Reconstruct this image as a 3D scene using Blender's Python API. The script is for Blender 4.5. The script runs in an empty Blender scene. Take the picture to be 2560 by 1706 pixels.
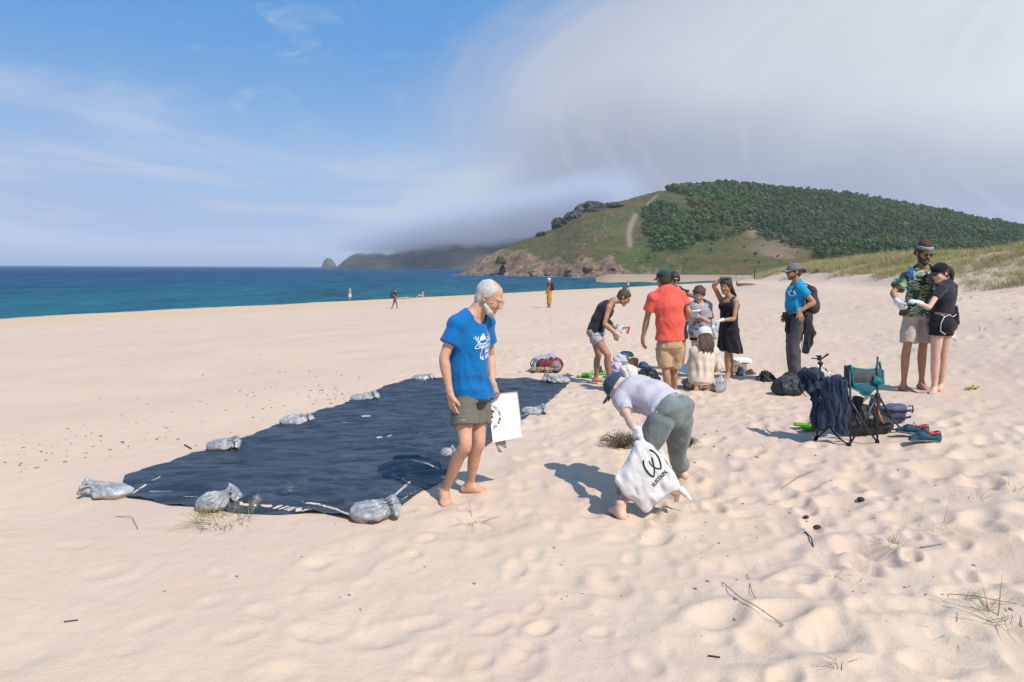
import bpy, bmesh, math, random
import numpy as np
from mathutils import Vector, Matrix
from mathutils.bvhtree import BVHTree
random.seed(7); np.random.seed(7)
S = bpy.context.scene; COL = S.collection
R_ = math.radians
# ------------------------------------------------------------------ camera
FPX = 1707.0; CAMZ = 1.8; PITCH = R_(6.15)
cam_d = bpy.data.cameras.new('camera'); cam_d.lens = 24.0; cam_d.sensor_width = 36.0
cam_d.clip_start = 0.05; cam_d.clip_end = 60000
cam = bpy.data.objects.new('camera', cam_d); COL.objects.link(cam); S.camera = cam
CM = (Matrix.Rotation(R_(90)-PITCH, 3, 'X') @ Matrix.Rotation(R_(0.25), 3, 'Z'))
cam.matrix_world = Matrix.Translation((0, 0, CAMZ)) @ CM.to_4x4()
S.render.resolution_x, S.render.resolution_y = 1024, 682
# ------------------------------------------------------------------ light
SUN_DIR = Vector((0.52, -0.655, 1.0)).normalized()            # towards the sun
sun_el = math.asin(SUN_DIR.z); sun_az = math.atan2(SUN_DIR.x, SUN_DIR.y)
sd = bpy.data.lights.new('sun', 'SUN'); sd.energy = 4.2; sd.angle = R_(0.53); sd.color = (1.0, 0.955, 0.89)
so = bpy.data.objects.new('sun', sd); COL.objects.link(so)
so.rotation_euler = SUN_DIR.to_track_quat('Z', 'Y').to_euler(); so.location = (20, -25, 40)
S.view_settings.view_transform = 'Standard'; S.view_settings.look = 'None'
S.view_settings.exposure = 0.2; S.view_settings.gamma = 1.0; S.view_settings.use_curve_mapping = False
S.render.engine = 'CYCLES'
try:
    S.cycles.use_denoising = True; S.cycles.max_bounces = 6; S.cycles.diffuse_bounces = 3
    S.cycles.volume_bounces = 1; S.cycles.transparent_max_bounces = 12; S.cycles.sample_clamp_indirect = 6
    S.cycles.use_adaptive_sampling = True
except Exception: pass

# ---- small node helper -------------------------------------------------------
class NT:
    def __init__(s, nt): s.nt = nt; s.N = nt.nodes; s.L = nt.links
    def n(s, t, **kw):
        nd = s.N.new(t)
        for k, v in kw.items(): setattr(nd, k, v)
        return nd
    def put(s, sock, v):
        if hasattr(v, 'is_output') or isinstance(v, bpy.types.NodeSocket): s.L.new(v, sock)
        else:
            if sock.type == 'RGBA' and len(v) == 3: v = (*v, 1)
            sock.default_value = v
    def m(s, op, a, b=0.0, c=0.0):
        nd = s.n('ShaderNodeMath', operation=op)
        for i, v in enumerate((a, b, c)): s.put(nd.inputs[i], v)
        return nd.outputs[0]
    def mix(s, f, a, b, mode='MIX'):
        nd = s.n('ShaderNodeMix', data_type='RGBA', blend_type=mode, clamp_factor=True)
        s.put(nd.inputs[0], f); s.put(nd.inputs[6], a); s.put(nd.inputs[7], b)
        return nd.outputs[2]
    def ss(s, v, a, b, lo=0.0, hi=1.0):
        nd = s.n('ShaderNodeMapRange', interpolation_type='SMOOTHSTEP')
        s.put(nd.inputs[0], v)
        for i, q in zip((1, 2, 3, 4), (a, b, lo, hi)): s.put(nd.inputs[i], q)
        return nd.outputs[0]
    def noise(s, vec, scale, detail=3, rough=0.5, dist=0.0):
        nd = s.n('ShaderNodeTexNoise'); 
        if vec is not None: s.put(nd.inputs['Vector'], vec)
        nd.inputs['Scale'].default_value = scale; nd.inputs['Detail'].default_value = detail
        nd.inputs['Roughness'].default_value = rough; nd.inputs['Distortion'].default_value = dist
        return nd.outputs[0]
    def vscale(s, vec, sc, rot=None):
        nd = s.n('ShaderNodeMapping'); s.put(nd.inputs[0], vec); nd.inputs['Scale'].default_value = sc
        if rot: nd.inputs['Rotation'].default_value = rot
        return nd.outputs[0]

def srgb(r, g, b):
    f = lambda c: (c/255/12.92) if c/255 <= 0.04045 else ((c/255+0.055)/1.055)**2.4
    return (f(r), f(g), f(b))
# ------------------------------------------------------------------ world
def build_world():
    w = bpy.data.worlds.new('World'); S.world = w; w.use_nodes = True
    t = NT(w.node_tree); t.N.clear()
    out = t.n('ShaderNodeOutputWorld'); bg = t.n('ShaderNodeBackground'); t.L.new(bg.outputs[0], out.inputs[0])
    STR = 0.1; bg.inputs[1].default_value = STR
    sky = t.n('ShaderNodeTexSky', sky_type='NISHITA'); sky.sun_disc = False
    sky.sun_elevation = sun_el; sky.sun_rotation = sun_az; sky.air_density = 1.2; sky.dust_density = 0.6; sky.ozone_density = 2.5
    tc = t.n('ShaderNodeTexCoord'); sp = t.n('ShaderNodeSeparateXYZ'); t.L.new(tc.outputs['Generated'], sp.inputs[0])
    X, Y, Z = sp.outputs
    el = t.m('MULTIPLY', t.m('ARCSINE', Z), 57.2958)
    az = t.m('MULTIPLY', t.m('ARCTAN2', X, Y), 57.2958)
    vec = t.n('ShaderNodeCombineXYZ'); t.L.new(az, vec.inputs[0]); t.L.new(el, vec.inputs[1])
    V = vec.outputs[0]
    wv = t.vscale(V, (0.05, 0.09, 1)); n1 = t.noise(wv, 1.0, 4, 0.55, 0.4)
    st = t.vscale(V, (0.022, 0.16, 1), (0, 0, R_(-9))); n2 = t.noise(st, 1.0, 5, 0.6, 0.6)      # long streaks
    fi = t.vscale(V, (0.16, 0.42, 1), (0, 0, R_(-22))); n3 = t.noise(fi, 1.0, 6, 0.62, 1.0)       # wisps
    d1 = t.m('SUBTRACT', n1, 0.5); d2 = t.m('SUBTRACT', n2, 0.5); d3 = t.m('SUBTRACT', n3, 0.5)
    sc = 1.0/STR
    blue_lo = tuple(c*sc for c in srgb(150, 180, 216)); blue_hi = tuple(c*sc for c in srgb(80, 145, 207))
    # clear sky: the physical sky, tinted towards the measured blues
    clear = t.mix(t.ss(el, 3.0, 19.0), blue_lo, blue_hi)
    skc = t.mix(0.90, sky.outputs[0], clear)
    # right-hand cloud bank
    e12 = t.m('SUBTRACT', el, 11.5)
    cur = t.m('MULTIPLY', t.m('MULTIPLY', e12, e12), 0.10)
    s = t.m('SUBTRACT', t.m('ADD', az, 6.8), cur)
    s = t.m('ADD', s, t.m('MULTIPLY', d1, 7.0)); s = t.m('ADD', s, t.m('MULTIPLY', d3, 1.0))
    arcv = t.n('ShaderNodeCombineXYZ'); t.put(arcv.inputs[0], t.m('MULTIPLY', s, 0.24)); t.put(arcv.inputs[1], t.m('MULTIPLY', el, 0.09)); n4 = t.noise(arcv.outputs[0], 1.0, 3, 0.5, 0.0)
    arc2 = t.n('ShaderNodeCombineXYZ'); t.put(arc2.inputs[0], t.m('MULTIPLY', s, 0.5)); t.put(arc2.inputs[1], t.m('MULTIPLY', el, 0.07)); n5 = t.noise(arc2.outputs[0], 1.0, 3, 0.5, 0.0)
    d4 = t.m('ADD', t.m('MULTIPLY', t.m('SUBTRACT', n4, 0.5), 0.8), t.m('MULTIPLY', t.m('SUBTRACT', n5, 0.5), 0.4))
    bank = t.ss(t.m('ADD', s, t.m('MULTIPLY', d4, 9.0)), -5.0, 10.0)
    top = t.ss(el, 19.5, 25.0, 1.0, 0.55)
    bank = t.m('MULTIPLY', bank, top)
    # low band of haze cloud, all the way round
    lowe = t.m('ADD', el, t.m('MULTIPLY', d2, -30.0)); lowe = t.m('ADD', lowe, t.m('MULTIPLY', d3, 2.5))
    lowe = t.m('SUBTRACT', lowe, t.ss(az, -18.0, -37.0, 0.0, 2.6))
    low = t.ss(lowe, 10.5, 1.8)
    wisp = t.m('MULTIPLY', t.ss(n3, 0.50, 0.78), t.ss(n2, 0.40, 0.66))
    wisp = t.m('MULTIPLY', wisp, 0.62)
    grey = tuple(c*sc for c in srgb(150, 157, 177)); lav = tuple(c*sc for c in srgb(170, 179, 199))
    lite = tuple(c*sc for c in srgb(194, 202, 209)); whit = tuple(c*sc for c in srgb(212, 218, 222))
    # colour inside the bank: brighter with height and to the right, dull near the hill
    inner = t.mix(t.ss(s, 2.0, 24.0), lav, lite)
    inner = t.mix(t.m('MULTIPLY', t.ss(az, 20.0, 42.0), 0.9), inner, whit)
    ge = t.m('ADD', el, t.m('MULTIPLY', d1, 5.0))
    ge = t.m('ADD', ge, t.m('MULTIPLY', t.m('ABSOLUTE', t.m('SUBTRACT', az, 9.0)), 0.20))
    g = t.m('MULTIPLY', t.ss(ge, 16.5, 9.0), t.ss(az, -6.0, 5.0))
    inner = t.mix(g, inner, grey)
    inner = t.mix(t.ss(t.m('ADD', n4, t.m('MULTIPLY', d2, .5)), 0.50, 0.80, 0.0, 0.30), inner, tuple(c*sc for c in srgb(172, 178, 194)))
    inner = t.mix(t.ss(t.m('ADD', n5, t.m('MULTIPLY', d4, .3)), 0.50, 0.80, 0.0, 0.16), inner, whit)
    lcol = t.mix(t.ss(n2, 0.40, 0.58), tuple(c*sc for c in srgb(150, 170, 202)), tuple(c*sc for c in srgb(190, 198, 214)))
    lcol = t.mix(t.ss(el, 2.2, 0.0), lcol, tuple(c*sc for c in srgb(146, 160, 190)))
    c = t.mix(wisp, skc, lite)
    c = t.mix(t.m('MULTIPLY', low, 0.92), c, lcol)
    c = t.mix(bank, c, inner)
    # a long pale streak fanning out of the bank towards the left
    es = t.m('SUBTRACT', el, t.m('MULTIPLY', t.m('ADD', az, 12.0), 0.42)); stf = t.m('MULTIPLY', t.m('MULTIPLY', t.ss(t.m('ADD', es, t.m('MULTIPLY', d3, 2.5)), 5.2, 3.2), t.ss(es, -1.5, 2.5)), t.m('MULTIPLY', t.ss(az, -20.0, -8.0), t.ss(az, 2.0, -4.0)))
    c = t.mix(t.m('MULTIPLY', stf, 0.6), c, lite)
    # below the horizon only a dull ground tone
    t.L.new(c, bg.inputs[0])
build_world()

# ------------------------------------------------------------------ numeric helpers
def sstep(a, b, x):
    t = np.clip((np.asarray(x, float)-a)/(b-a), 0, 1); return t*t*(3-2*t)
_perm = np.random.RandomState(3).permutation(4096)
_rnd = np.random.RandomState(5).rand(4096)*2-1
def _h(i, j, k): return _rnd[_perm[(_perm[(_perm[i & 4095]+j) & 4095]+k) & 4095]]
def vnoise(P):
    P = np.asarray(P, float)
    if P.shape[-1] == 2: P = np.concatenate([P, np.zeros(P.shape[:-1]+(1,))], -1)
    F = np.floor(P); f = P-F; I = F.astype(int); f = f*f*(3-2*f)
    i, j, k = I[..., 0], I[..., 1], I[..., 2]; u, v, w = f[..., 0], f[..., 1], f[..., 2]
    L = lambda a, b, t: a+(b-a)*t
    return L(L(L(_h(i, j, k), _h(i+1, j, k), u), L(_h(i, j+1, k), _h(i+1, j+1, k), u), v),
             L(L(_h(i, j, k+1), _h(i+1, j, k+1), u), L(_h(i, j+1, k+1), _h(i+1, j+1, k+1), u), v), w)
def fbm(P, o=4, g=0.5):
    P = np.asarray(P, float); a = 1.0; r = 0; s = 0
    for i in range(o): r = r+a*vnoise(P*2**i+17.3*i); s += a; a *= g
    return r/s
def xy(x, y, s=1.0): return np.stack([np.asarray(x, float)*s, np.asarray(y, float)*s], -1)

# ------------------------------------------------------------------ the ground
QX = [-400, -60, -20, -5, 0, 8, 14, 20, 40, 58, 64, 66, 68, 72, 82, 120]
QZ = [0.4, 0.3, 0.12, 0.02, 0, -0.04, -0.22, -0.52, -1.65, -2.30, -2.42, -2.50, -2.85, -3.6, -5.2, -8]
UX = [2, 4, 6.7, 9.5, 11.7, 13.2, 16.7, 22, 40, 300]; UZ = [0, 0.09, 0.36, 0.86, 1.08, 1.4, 2.15, 2.8, 3.4, 4]
def dimples(x, y, cell, amp, seed):
    """soft footprints: jittered elliptic hollows with a low rim, in cells"""
    gx, gy = x/cell, y/cell; ix, iy = np.floor(gx).astype(int), np.floor(gy).astype(int)
    out = np.zeros_like(gx)
    for a in (-1, 0, 1):
        for b in (-1, 0, 1):
            cx, cy = ix+a, iy+b
            jx = _h(cx+seed, cy, 11)*0.5+0.5; jy = _h(cx+seed, cy, 23)*0.5+0.5
            th = _h(cx+seed, cy, 31)*3.14; st = _h(cx+seed, cy, 47)*0.5+0.5; sz = 0.75+0.35*_h(cx+seed, cy, 53)
            dx, dy = (gx-cx-jx)*cell, (gy-cy-jy)*cell
            u = (dx*np.cos(th)+dy*np.sin(th))/(0.36*cell*sz); v = (-dx*np.sin(th)+dy*np.cos(th))/(0.22*cell*sz)
            r = u*u+v*v
            out += amp*st*(-np.exp(-r**1.5)+0.45*np.exp(-((np.sqrt(r)-1.5)/0.45)**2))
    return out
def H(x, y):
    x = np.asarray(x, float); y = np.asarray(y, float)
    q = -0.83*x+0.56*y+1.6*vnoise(xy(x, y, 1/23.))*sstep(20, 60, np.hypot(x, y))
    z = np.interp(q, QX, QZ)
    u = x-0.25*(y-9)+1.2*vnoise(xy(x, y, 1/9.))*sstep(9, 20, y)
    fade = 1-sstep(90, 190, y)
    z = z+np.interp(u, UX, UZ)*fade*sstep(-60, -2, y+50)
    z = z+fade*sstep(12.2, 15, u)*(0.42*fbm(xy(x, y, 1/6.), 3)+0.12)
    z = z-0.62*fade*sstep(13.5, 11.8, u)*sstep(8, 11, u)*sstep(18, 40, y)*0.3
    z = np.maximum(z, -8+5.9*sstep(284, 306, y)*sstep(0.085, 0.15, x/np.maximum(y, 1)))
    r = np.hypot(x, y); near = 1-sstep(60, 110, r)
    rough = (0.20+0.80*sstep(-2.0, 1.2, x+0.06*(y-4)+1.0*vnoise(xy(x, y, 1/2.7))))*(0.72+0.35*vnoise(xy(x, y, 1/3.1)))
    z = z+near*(0.05*vnoise(xy(x, y, 1/3.3))+0.022*vnoise(xy(x, y, 1/1.1)))
    z = z+near*rough*(dimples(x, y, 0.95, 0.060, 31)*sstep(12, 6, r)+dimples(x, y, 0.46, 0.050, 5)+dimples(x, y, 0.33, 0.036, 177)+dimples(x, y, 0.21, 0.018, 77)+0.012*vnoise(xy(x, y, 1/0.19)))
    return z
def ray(px, py):
    d = CM @ Vector(((px-1280)/FPX, (853-py)/FPX, -1)); return d/d.y
def P(px, py, Y):
    """the point seen at photo pixel (px,py) that stands Y metres ahead of the camera"""
    d = ray(px, py); return Vector((0, 0, CAMZ))+d*Y
def Hs(x, y): return float(H(np.array([x]), np.array([y]))[0])
_Ys = np.concatenate([np.linspace(2.2, 30, 1400), np.linspace(30, 400, 1500)])
def G(px, py):
    d = ray(px, py); z = CAMZ+d.z*_Ys; g = H(d.x*_Ys, _Ys)
    i = np.argmax(z <= g); Y = _Ys[i] if z[i] <= g[i] else 400
    return Vector((d.x*Y, Y, Hs(d.x*Y, Y)))

# ------------------------------------------------------------------ mesh helpers
def tag(o, label=None, cat=None, group=None, kind=None):
    for k, v in (('label', label), ('category', cat), ('group', group), ('kind', kind)):
        if v: o[k] = v
    return o
def link(o, parent=None):
    COL.objects.link(o)
    if parent is not None: o.parent = parent
    return o
def np_mesh(name, V, Fq, mat=None, parent=None, smooth=True, origin=None):
    """vertices (n,3) and faces (m,k) as numpy arrays"""
    me = bpy.data.meshes.new(name); V = np.asarray(V, np.float32); Fq = np.asarray(Fq, np.int32)
    if origin is not None: V = V-np.array(origin, np.float32)
    me.vertices.add(len(V)); me.vertices.foreach_set('co', V.ravel())
    k = Fq.shape[1]; me.loops.add(Fq.size); me.loops.foreach_set('vertex_index', Fq.ravel())
    me.polygons.add(len(Fq)); me.polygons.foreach_set('loop_start', np.arange(0, Fq.size, k, dtype=np.int32))
    me.polygons.foreach_set('loop_total', np.full(len(Fq), k, np.int32))
    me.polygons.foreach_set('use_smooth', np.full(len(Fq), smooth))
    me.update(calc_edges=True); me.validate()
    if mat: me.materials.append(mat)
    o = bpy.data.objects.new(name, me)
    if origin is not None: o.location = origin
    link(o, parent); return o
def grid_faces(nr, nc, wrap=False):
    i = np.arange(nr-1)[:, None]; j = np.arange(nc if wrap else nc-1)[None, :]; j2 = (j+1) % nc
    return np.stack([i*nc+j, i*nc+j2, (i+1)*nc+j2, (i+1)*nc+j], -1).reshape(-1, 4)
class MB:
    """collects boxes, tubes and sheets, builds ONE mesh object"""
    def __init__(s): s.v = []; s.f = []; s.n = 0
    def add(s, V, F):
        V = [tuple(p) for p in V]; s.v += V; s.f += [tuple(i+s.n for i in f) for f in F]; s.n += len(V); return s
    def box(s, c, size, M=None):
        c = Vector(c); M = M or Matrix.Identity(3); h = [q/2 for q in size]
        V = [c+M@Vector((a*h[0], b*h[1], d*h[2])) for a in (-1, 1) for b in (-1, 1) for d in (-1, 1)]
        return s.add(V, [(0, 1, 3, 2), (4, 6, 7, 5), (0, 4, 5, 1), (2, 3, 7, 6), (0, 2, 6, 4), (1, 5, 7, 3)])
    def tube(s, pts, r, n=8, flat=1.0, ref=None, cap=True):
        pts = [Vector(p) for p in pts]; rs = r if isinstance(r, (list, tuple)) else [r]*len(pts)
        V = []; m = len(pts); ref = Vector(ref) if ref is not None else None; last = None
        for i, p in enumerate(pts):
            d = (pts[min(i+1, m-1)]-pts[max(i-1, 0)]).normalized()
            a = ref if ref is not None else (last if last is not None else (Vector((0, 0, 1)) if abs(d.z) < 0.9 else Vector((1, 0, 0))))
            u = (a-d*a.dot(d)).normalized(); w = d.cross(u); last = u
            for k in range(n):
                th = 2*math.pi*k/n; V.append(p+(u*math.cos(th)+w*math.sin(th)*flat)*rs[i])
        F = [(i*n+k, i*n+(k+1) % n, (i+1)*n+(k+1) % n, (i+1)*n+k) for i in range(m-1) for k in range(n)]
        if cap: F += [tuple(range(n))[::-1], tuple(range((m-1)*n, m*n))]
        return s.add(V, F)
    def lathe(s, prof, c, n=20, M=None):
        c = Vector(c); M = M or Matrix.Identity(3); V = []
        for r, z in prof:
            for k in range(n):
                th = 2*math.pi*k/n; V.append(c+M@Vector((r*math.cos(th), r*math.sin(th), z)))
        m = len(prof); F = [(i*n+k, i*n+(k+1) % n, (i+1)*n+(k+1) % n, (i+1)*n+k) for i in range(m-1) for k in range(n)]
        F += [tuple(range(n))[::-1], tuple(range((m-1)*n, m*n))]
        return s.add(V, F)
    def build(s, name, mat, parent=None, smooth=True, origin=None):
        me = bpy.data.meshes.new(name); o0 = Vector(origin) if origin is not None else Vector((0, 0, 0))
        me.from_pydata([tuple(Vector(v)-o0) for v in s.v], [], s.f); me.update()
        if smooth: me.polygons.foreach_set('use_smooth', [True]*len(me.polygons))
        if mat: me.materials.append(mat)
        o = bpy.data.objects.new(name, me)
        if origin is not None and parent is None: o.location = o0
        return link(o, parent)
def empty(name, loc, label, cat, group=None):
    o = bpy.data.objects.new(name, None); o.empty_display_size = 0.1; link(o); o.location = loc
    return tag(o, label, cat, group)
def adopt(o, parent, world=True):
    """parent o keeping its mesh in world coordinates (the parent is an unrotated empty)"""
    o.parent = parent; o.matrix_parent_inverse = Matrix.Translation(-Vector(parent.location)); return o

# ------------------------------------------------------------------ materials
def mat(name, col, rough=0.8, spec=0.3, bump=0, bscale=50, var=0, vscale=8, col2=None, metal=0, coord='Object', sheen=0, sub=0, trans=0, bdist=0.01, stretch=None):
    m = bpy.data.materials.new(name); m.use_nodes = True; t = NT(m.node_tree)
    b = t.N['Principled BSDF']; b.inputs['Roughness'].default_value = rough
    b.inputs['Specular IOR Level'].default_value = spec; b.inputs['Metallic'].default_value = metal
    tc = t.n('ShaderNodeTexCoord').outputs[coord]
    if stretch: tc = t.vscale(tc, stretch)
    c = (*col, 1)
    if var or col2:
        n = t.noise(tc, vscale, 4, 0.6)
        c2 = col2 or tuple(x*(1-var) for x in col)
        c = t.mix(t.ss(n, 0.35, 0.65), col if col2 else tuple(min(1, x*(1+var*0.6)) for x in col), c2)
        t.L.new(c, b.inputs['Base Color'])
    else: b.inputs['Base Color'].default_value = c
    if sheen: b.inputs['Sheen Weight'].default_value = sheen
    if sub:
        b.inputs['Subsurface Weight'].default_value = sub; b.inputs['Subsurface Radius'].default_value = (0.012, 0.005, 0.003)
        b.inputs['Subsurface Scale'].default_value = 1.0
    if trans: b.inputs['Transmission Weight'].default_value = trans
    if bump:
        bn = t.n('ShaderNodeBump'); bn.inputs['Strength'].default_value = bump; bn.inputs['Distance'].default_value = bdist
        t.L.new(t.noise(tc, bscale, 4, 0.6), bn.inputs['Height']); t.L.new(bn.outputs[0], b.inputs['Normal'])
    m['t'] = 1
    return m
# ================================================================== SETTING
def sand_material():
    m = bpy.data.materials.new('sand'); m.use_nodes = True; t = NT(m.node_tree); b = t.N['Principled BSDF']
    g = t.n('ShaderNodeNewGeometry').outputs['Position']
    sx = t.n('ShaderNodeSeparateXYZ'); t.L.new(g, sx.inputs[0])
    big = t.noise(g, 0.55, 4, 0.55); mid = t.noise(g, 2.3, 4, 0.6); fine = t.noise(g, 220, 2, 0.7); fin2 = t.noise(g, 45, 3, 0.7)
    c = t.mix(t.ss(big, 0.38, 0.62), (0.622, 0.476, 0.358), (0.600, 0.445, 0.350))
    c = t.mix(t.m('MULTIPLY', t.ss(mid, 0.5, 0.72), 0.55), c, (0.620, 0.450, 0.290))
    c = t.mix(t.m('MULTIPLY', t.ss(fine, 0.50, 0.72), 0.55), c, (0.43, 0.32, 0.23))
    c = t.mix(t.m('MULTIPLY', t.ss(fin2, 0.58, 0.8), 0.30), c, (0.46, 0.35, 0.27))
    # damp, more orange strand near the water
    q = t.m('ADD', t.m('MULTIPLY', sx.outputs[0], -0.83), t.m('MULTIPLY', sx.outputs[1], 0.56))
    q = t.m('ADD', q, t.m('MULTIPLY', mid, 3.0))
    c = t.mix(t.m('MULTIPLY', t.ss(q, 46, 56), 0.75), c, (0.600, 0.420, 0.260))
    c = t.mix(t.m('MULTIPLY', t.ss(q, 64.5, 68), 0.9), c, (0.33, 0.24, 0.17))
    t.L.new(c, b.inputs['Base Color']); b.inputs['Roughness'].default_value = 0.95; b.inputs['Specular IOR Level'].default_value = 0.12
    h = t.m('ADD', t.m('MULTIPLY', t.noise(g, 9, 5, 0.65), 1.0), t.m('MULTIPLY', t.noise(g, 70, 3, 0.7), 0.28))
    rip = t.n('ShaderNodeTexNoise'); t.put(rip.inputs['Vector'], t.vscale(g, (2.0, 6.5, 1), (0, 0, R_(25)))); rip.inputs['Scale'].default_value = 1.6
    h = t.m('ADD', h, t.m('MULTIPLY', rip.outputs[0], 0.35))
    bn = t.n('ShaderNodeBump'); bn.inputs['Strength'].default_value = 0.5; bn.inputs['Distance'].default_value = 0.022
    t.L.new(h, bn.inputs['Height']); t.L.new(bn.outputs[0], b.inputs['Normal'])
    return m
SAND = sand_material()
def build_ground():
    r = [0.02, 0.5, 1.0, 1.3]
    while r[-1] < 22: r.append(r[-1]*1.0078)
    while r[-1] < 160: r.append(r[-1]*1.014)
    while r[-1] < 1600: r.append(r[-1]*1.03)
    a = np.concatenate([np.arange(-50, 50, 0.19), np.arange(50, 310, 4.0)]); a = np.radians(a)
    r = np.array(r); RR, AA = np.meshgrid(r, a, indexing='ij'); x = RR*np.sin(AA); y = RR*np.cos(AA)
    z = H(x.ravel(), y.ravel())
    o = np_mesh('beach', np.stack([x.ravel(), y.ravel(), z], -1), grid_faces(len(r), len(a), True)[:, ::-1], SAND)
    return tag(o, kind='structure')
build_ground()

SEA_Z = -4.5
def build_sea():
    m = bpy.data.materials.new('sea_water'); m.use_nodes = True; t = NT(m.node_tree); b = t.N['Principled BSDF']
    g = t.n('ShaderNodeNewGeometry').outputs['Position']; sx = t.n('ShaderNodeSeparateXYZ'); t.L.new(g, sx.inputs[0])
    x, y = sx.outputs[0], sx.outputs[1]
    q = t.m('ADD', t.m('MULTIPLY', x, -0.83), t.m('MULTIPLY', y, 0.56))
    wv = t.noise(t.vscale(g, (0.011, 0.011, 1)), 1.0, 4, 0.6)
    q2 = t.m('ADD', q, t.m('MULTIPLY', t.m('SUBTRACT', wv, 0.5), 160))
    yy = t.m('ADD', y, t.m('MULTIPLY', t.m('SUBTRACT', wv, 0.5), 300))
    c = t.mix(t.ss(q2, 60, 210), (0.018, 0.130, 0.160), (0.008, 0.080, 0.150))
    c = t.mix(t.ss(q2, 200, 620), c, (0.006, 0.045, 0.135))
    st = t.noise(t.vscale(g, (0.05, 0.012, 1), (0, 0, R_(-56))), 1.0, 5, 0.65)
    c = t.mix(t.m('MULTIPLY', t.ss(st, 0.48, 0.66), 0.55), c, (0.001, 0.025, 0.055))
    s2 = t.noise(t.vscale(g, (0.012, 0.0022, 1), (0, 0, R_(-50))), 1.0, 6, 0.7); c = t.mix(t.m('MULTIPLY', t.ss(s2, 0.52, 0.62), 0.5), c, (0.012, 0.095, 0.165))
    s3 = t.noise(t.vscale(g, (0.16, 0.05, 1), (0, 0, R_(-56))), 1.0, 5, 0.7); c = t.mix(t.m('MULTIPLY', t.ss(s3, 0.54, 0.64), 0.45), c, (0.03, 0.17, 0.21)); c = t.mix(t.m('MULTIPLY', t.ss(s3, 0.46, 0.36), 0.5), c, (0.001, 0.03, 0.06))
    foam = t.n('ShaderNodeAttribute'); foam.attribute_name = 'foam'
    fm = t.m('MULTIPLY', foam.outputs['Fac'], t.ss(t.noise(g, 0.35, 4, 0.7), 0.42, 0.58))
    c = t.mix(fm, c, (0.75, 0.8, 0.8))
    t.N.remove(b); df = t.n('ShaderNodeBsdfDiffuse'); gl = t.n('ShaderNodeBsdfGlossy'); gl.inputs['Roughness'].default_value = 0.22; mx = t.n('ShaderNodeMixShader'); t.L.new(c, df.inputs[0])
    lw = t.n('ShaderNodeLayerWeight'); lw.inputs[0].default_value = 0.25; t.L.new(t.m('ADD', t.m('MULTIPLY', lw.outputs[0], 0.10), 0.02), mx.inputs[0]); t.L.new(df.outputs[0], mx.inputs[1]); t.L.new(gl.outputs[0], mx.inputs[2]); t.L.new(mx.outputs[0], t.N['Material Output'].inputs[0])
    h = t.m('ADD', t.m('MULTIPLY', t.noise(t.vscale(g, (0.55, 0.22, 1), (0, 0, R_(-56))), 1.0, 5, 0.65), 1.0),
            t.m('MULTIPLY', t.noise(t.vscale(g, (0.09, 0.03, 1), (0, 0, R_(-50))), 1.0, 4, 0.6), 2.5))
    bn = t.n('ShaderNodeBump'); bn.inputs['Strength'].default_value = 1.0; bn.inputs['Distance'].default_value = 1.1
    t.L.new(h, bn.inputs['Height']); t.L.new(bn.outputs[0], df.inputs['Normal']); t.L.new(bn.outputs[0], gl.inputs['Normal']); t.L.new(bn.outputs[0], lw.inputs['Normal'])
    r = [45.0]
    while r[-1] < 700: r.append(r[-1]*1.0085)
    while r[-1] < 40000: r.append(r[-1]*1.06)
    a = np.radians(np.arange(-62, 26, 0.22)); r = np.array(r)
    RR, AA = np.meshgrid(r, a, indexing='ij'); X = (RR*np.sin(AA)).ravel(); Y = (RR*np.cos(AA)).ravel()
    q = -0.83*X+0.56*Y; p = 0.56*X+0.83*Y
    w = q+6*vnoise(xy(X, Y, 1/60.))+2*vnoise(xy(X, Y, 1/17.))
    amp = np.exp(-((q-92)/26)**2)*0.95*(0.75+0.4*vnoise(xy(p/50, q/200)))+0.16*sstep(700, 300, q)
    cyc = (w-92)/27.0; sh = (0.5+0.5*np.cos(2*np.pi*cyc))**2.2
    z = SEA_Z+amp*sh+0.10*fbm(xy(X, Y, 1/7.), 3)*(1-sstep(300, 600, RR.ravel()))
    o = np_mesh('sea', np.stack([X, Y, z], -1), grid_faces(len(r), len(a))[:, ::-1], m)
    tanx = X/Y; shoreY = np.interp(tanx*FPX+1280, FX, FZ)
    f = np.exp(-((Y-shoreY+7)/5.5)**2)*(np.abs(tanx) < 0.9)*(tanx > -0.085)*1.0
    at = o.data.attributes.new('foam', 'FLOAT', 'POINT'); at.data.foreach_set('value', np.clip(f, 0, 1).astype(np.float32))
    return tag(o, kind='structure')
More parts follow.
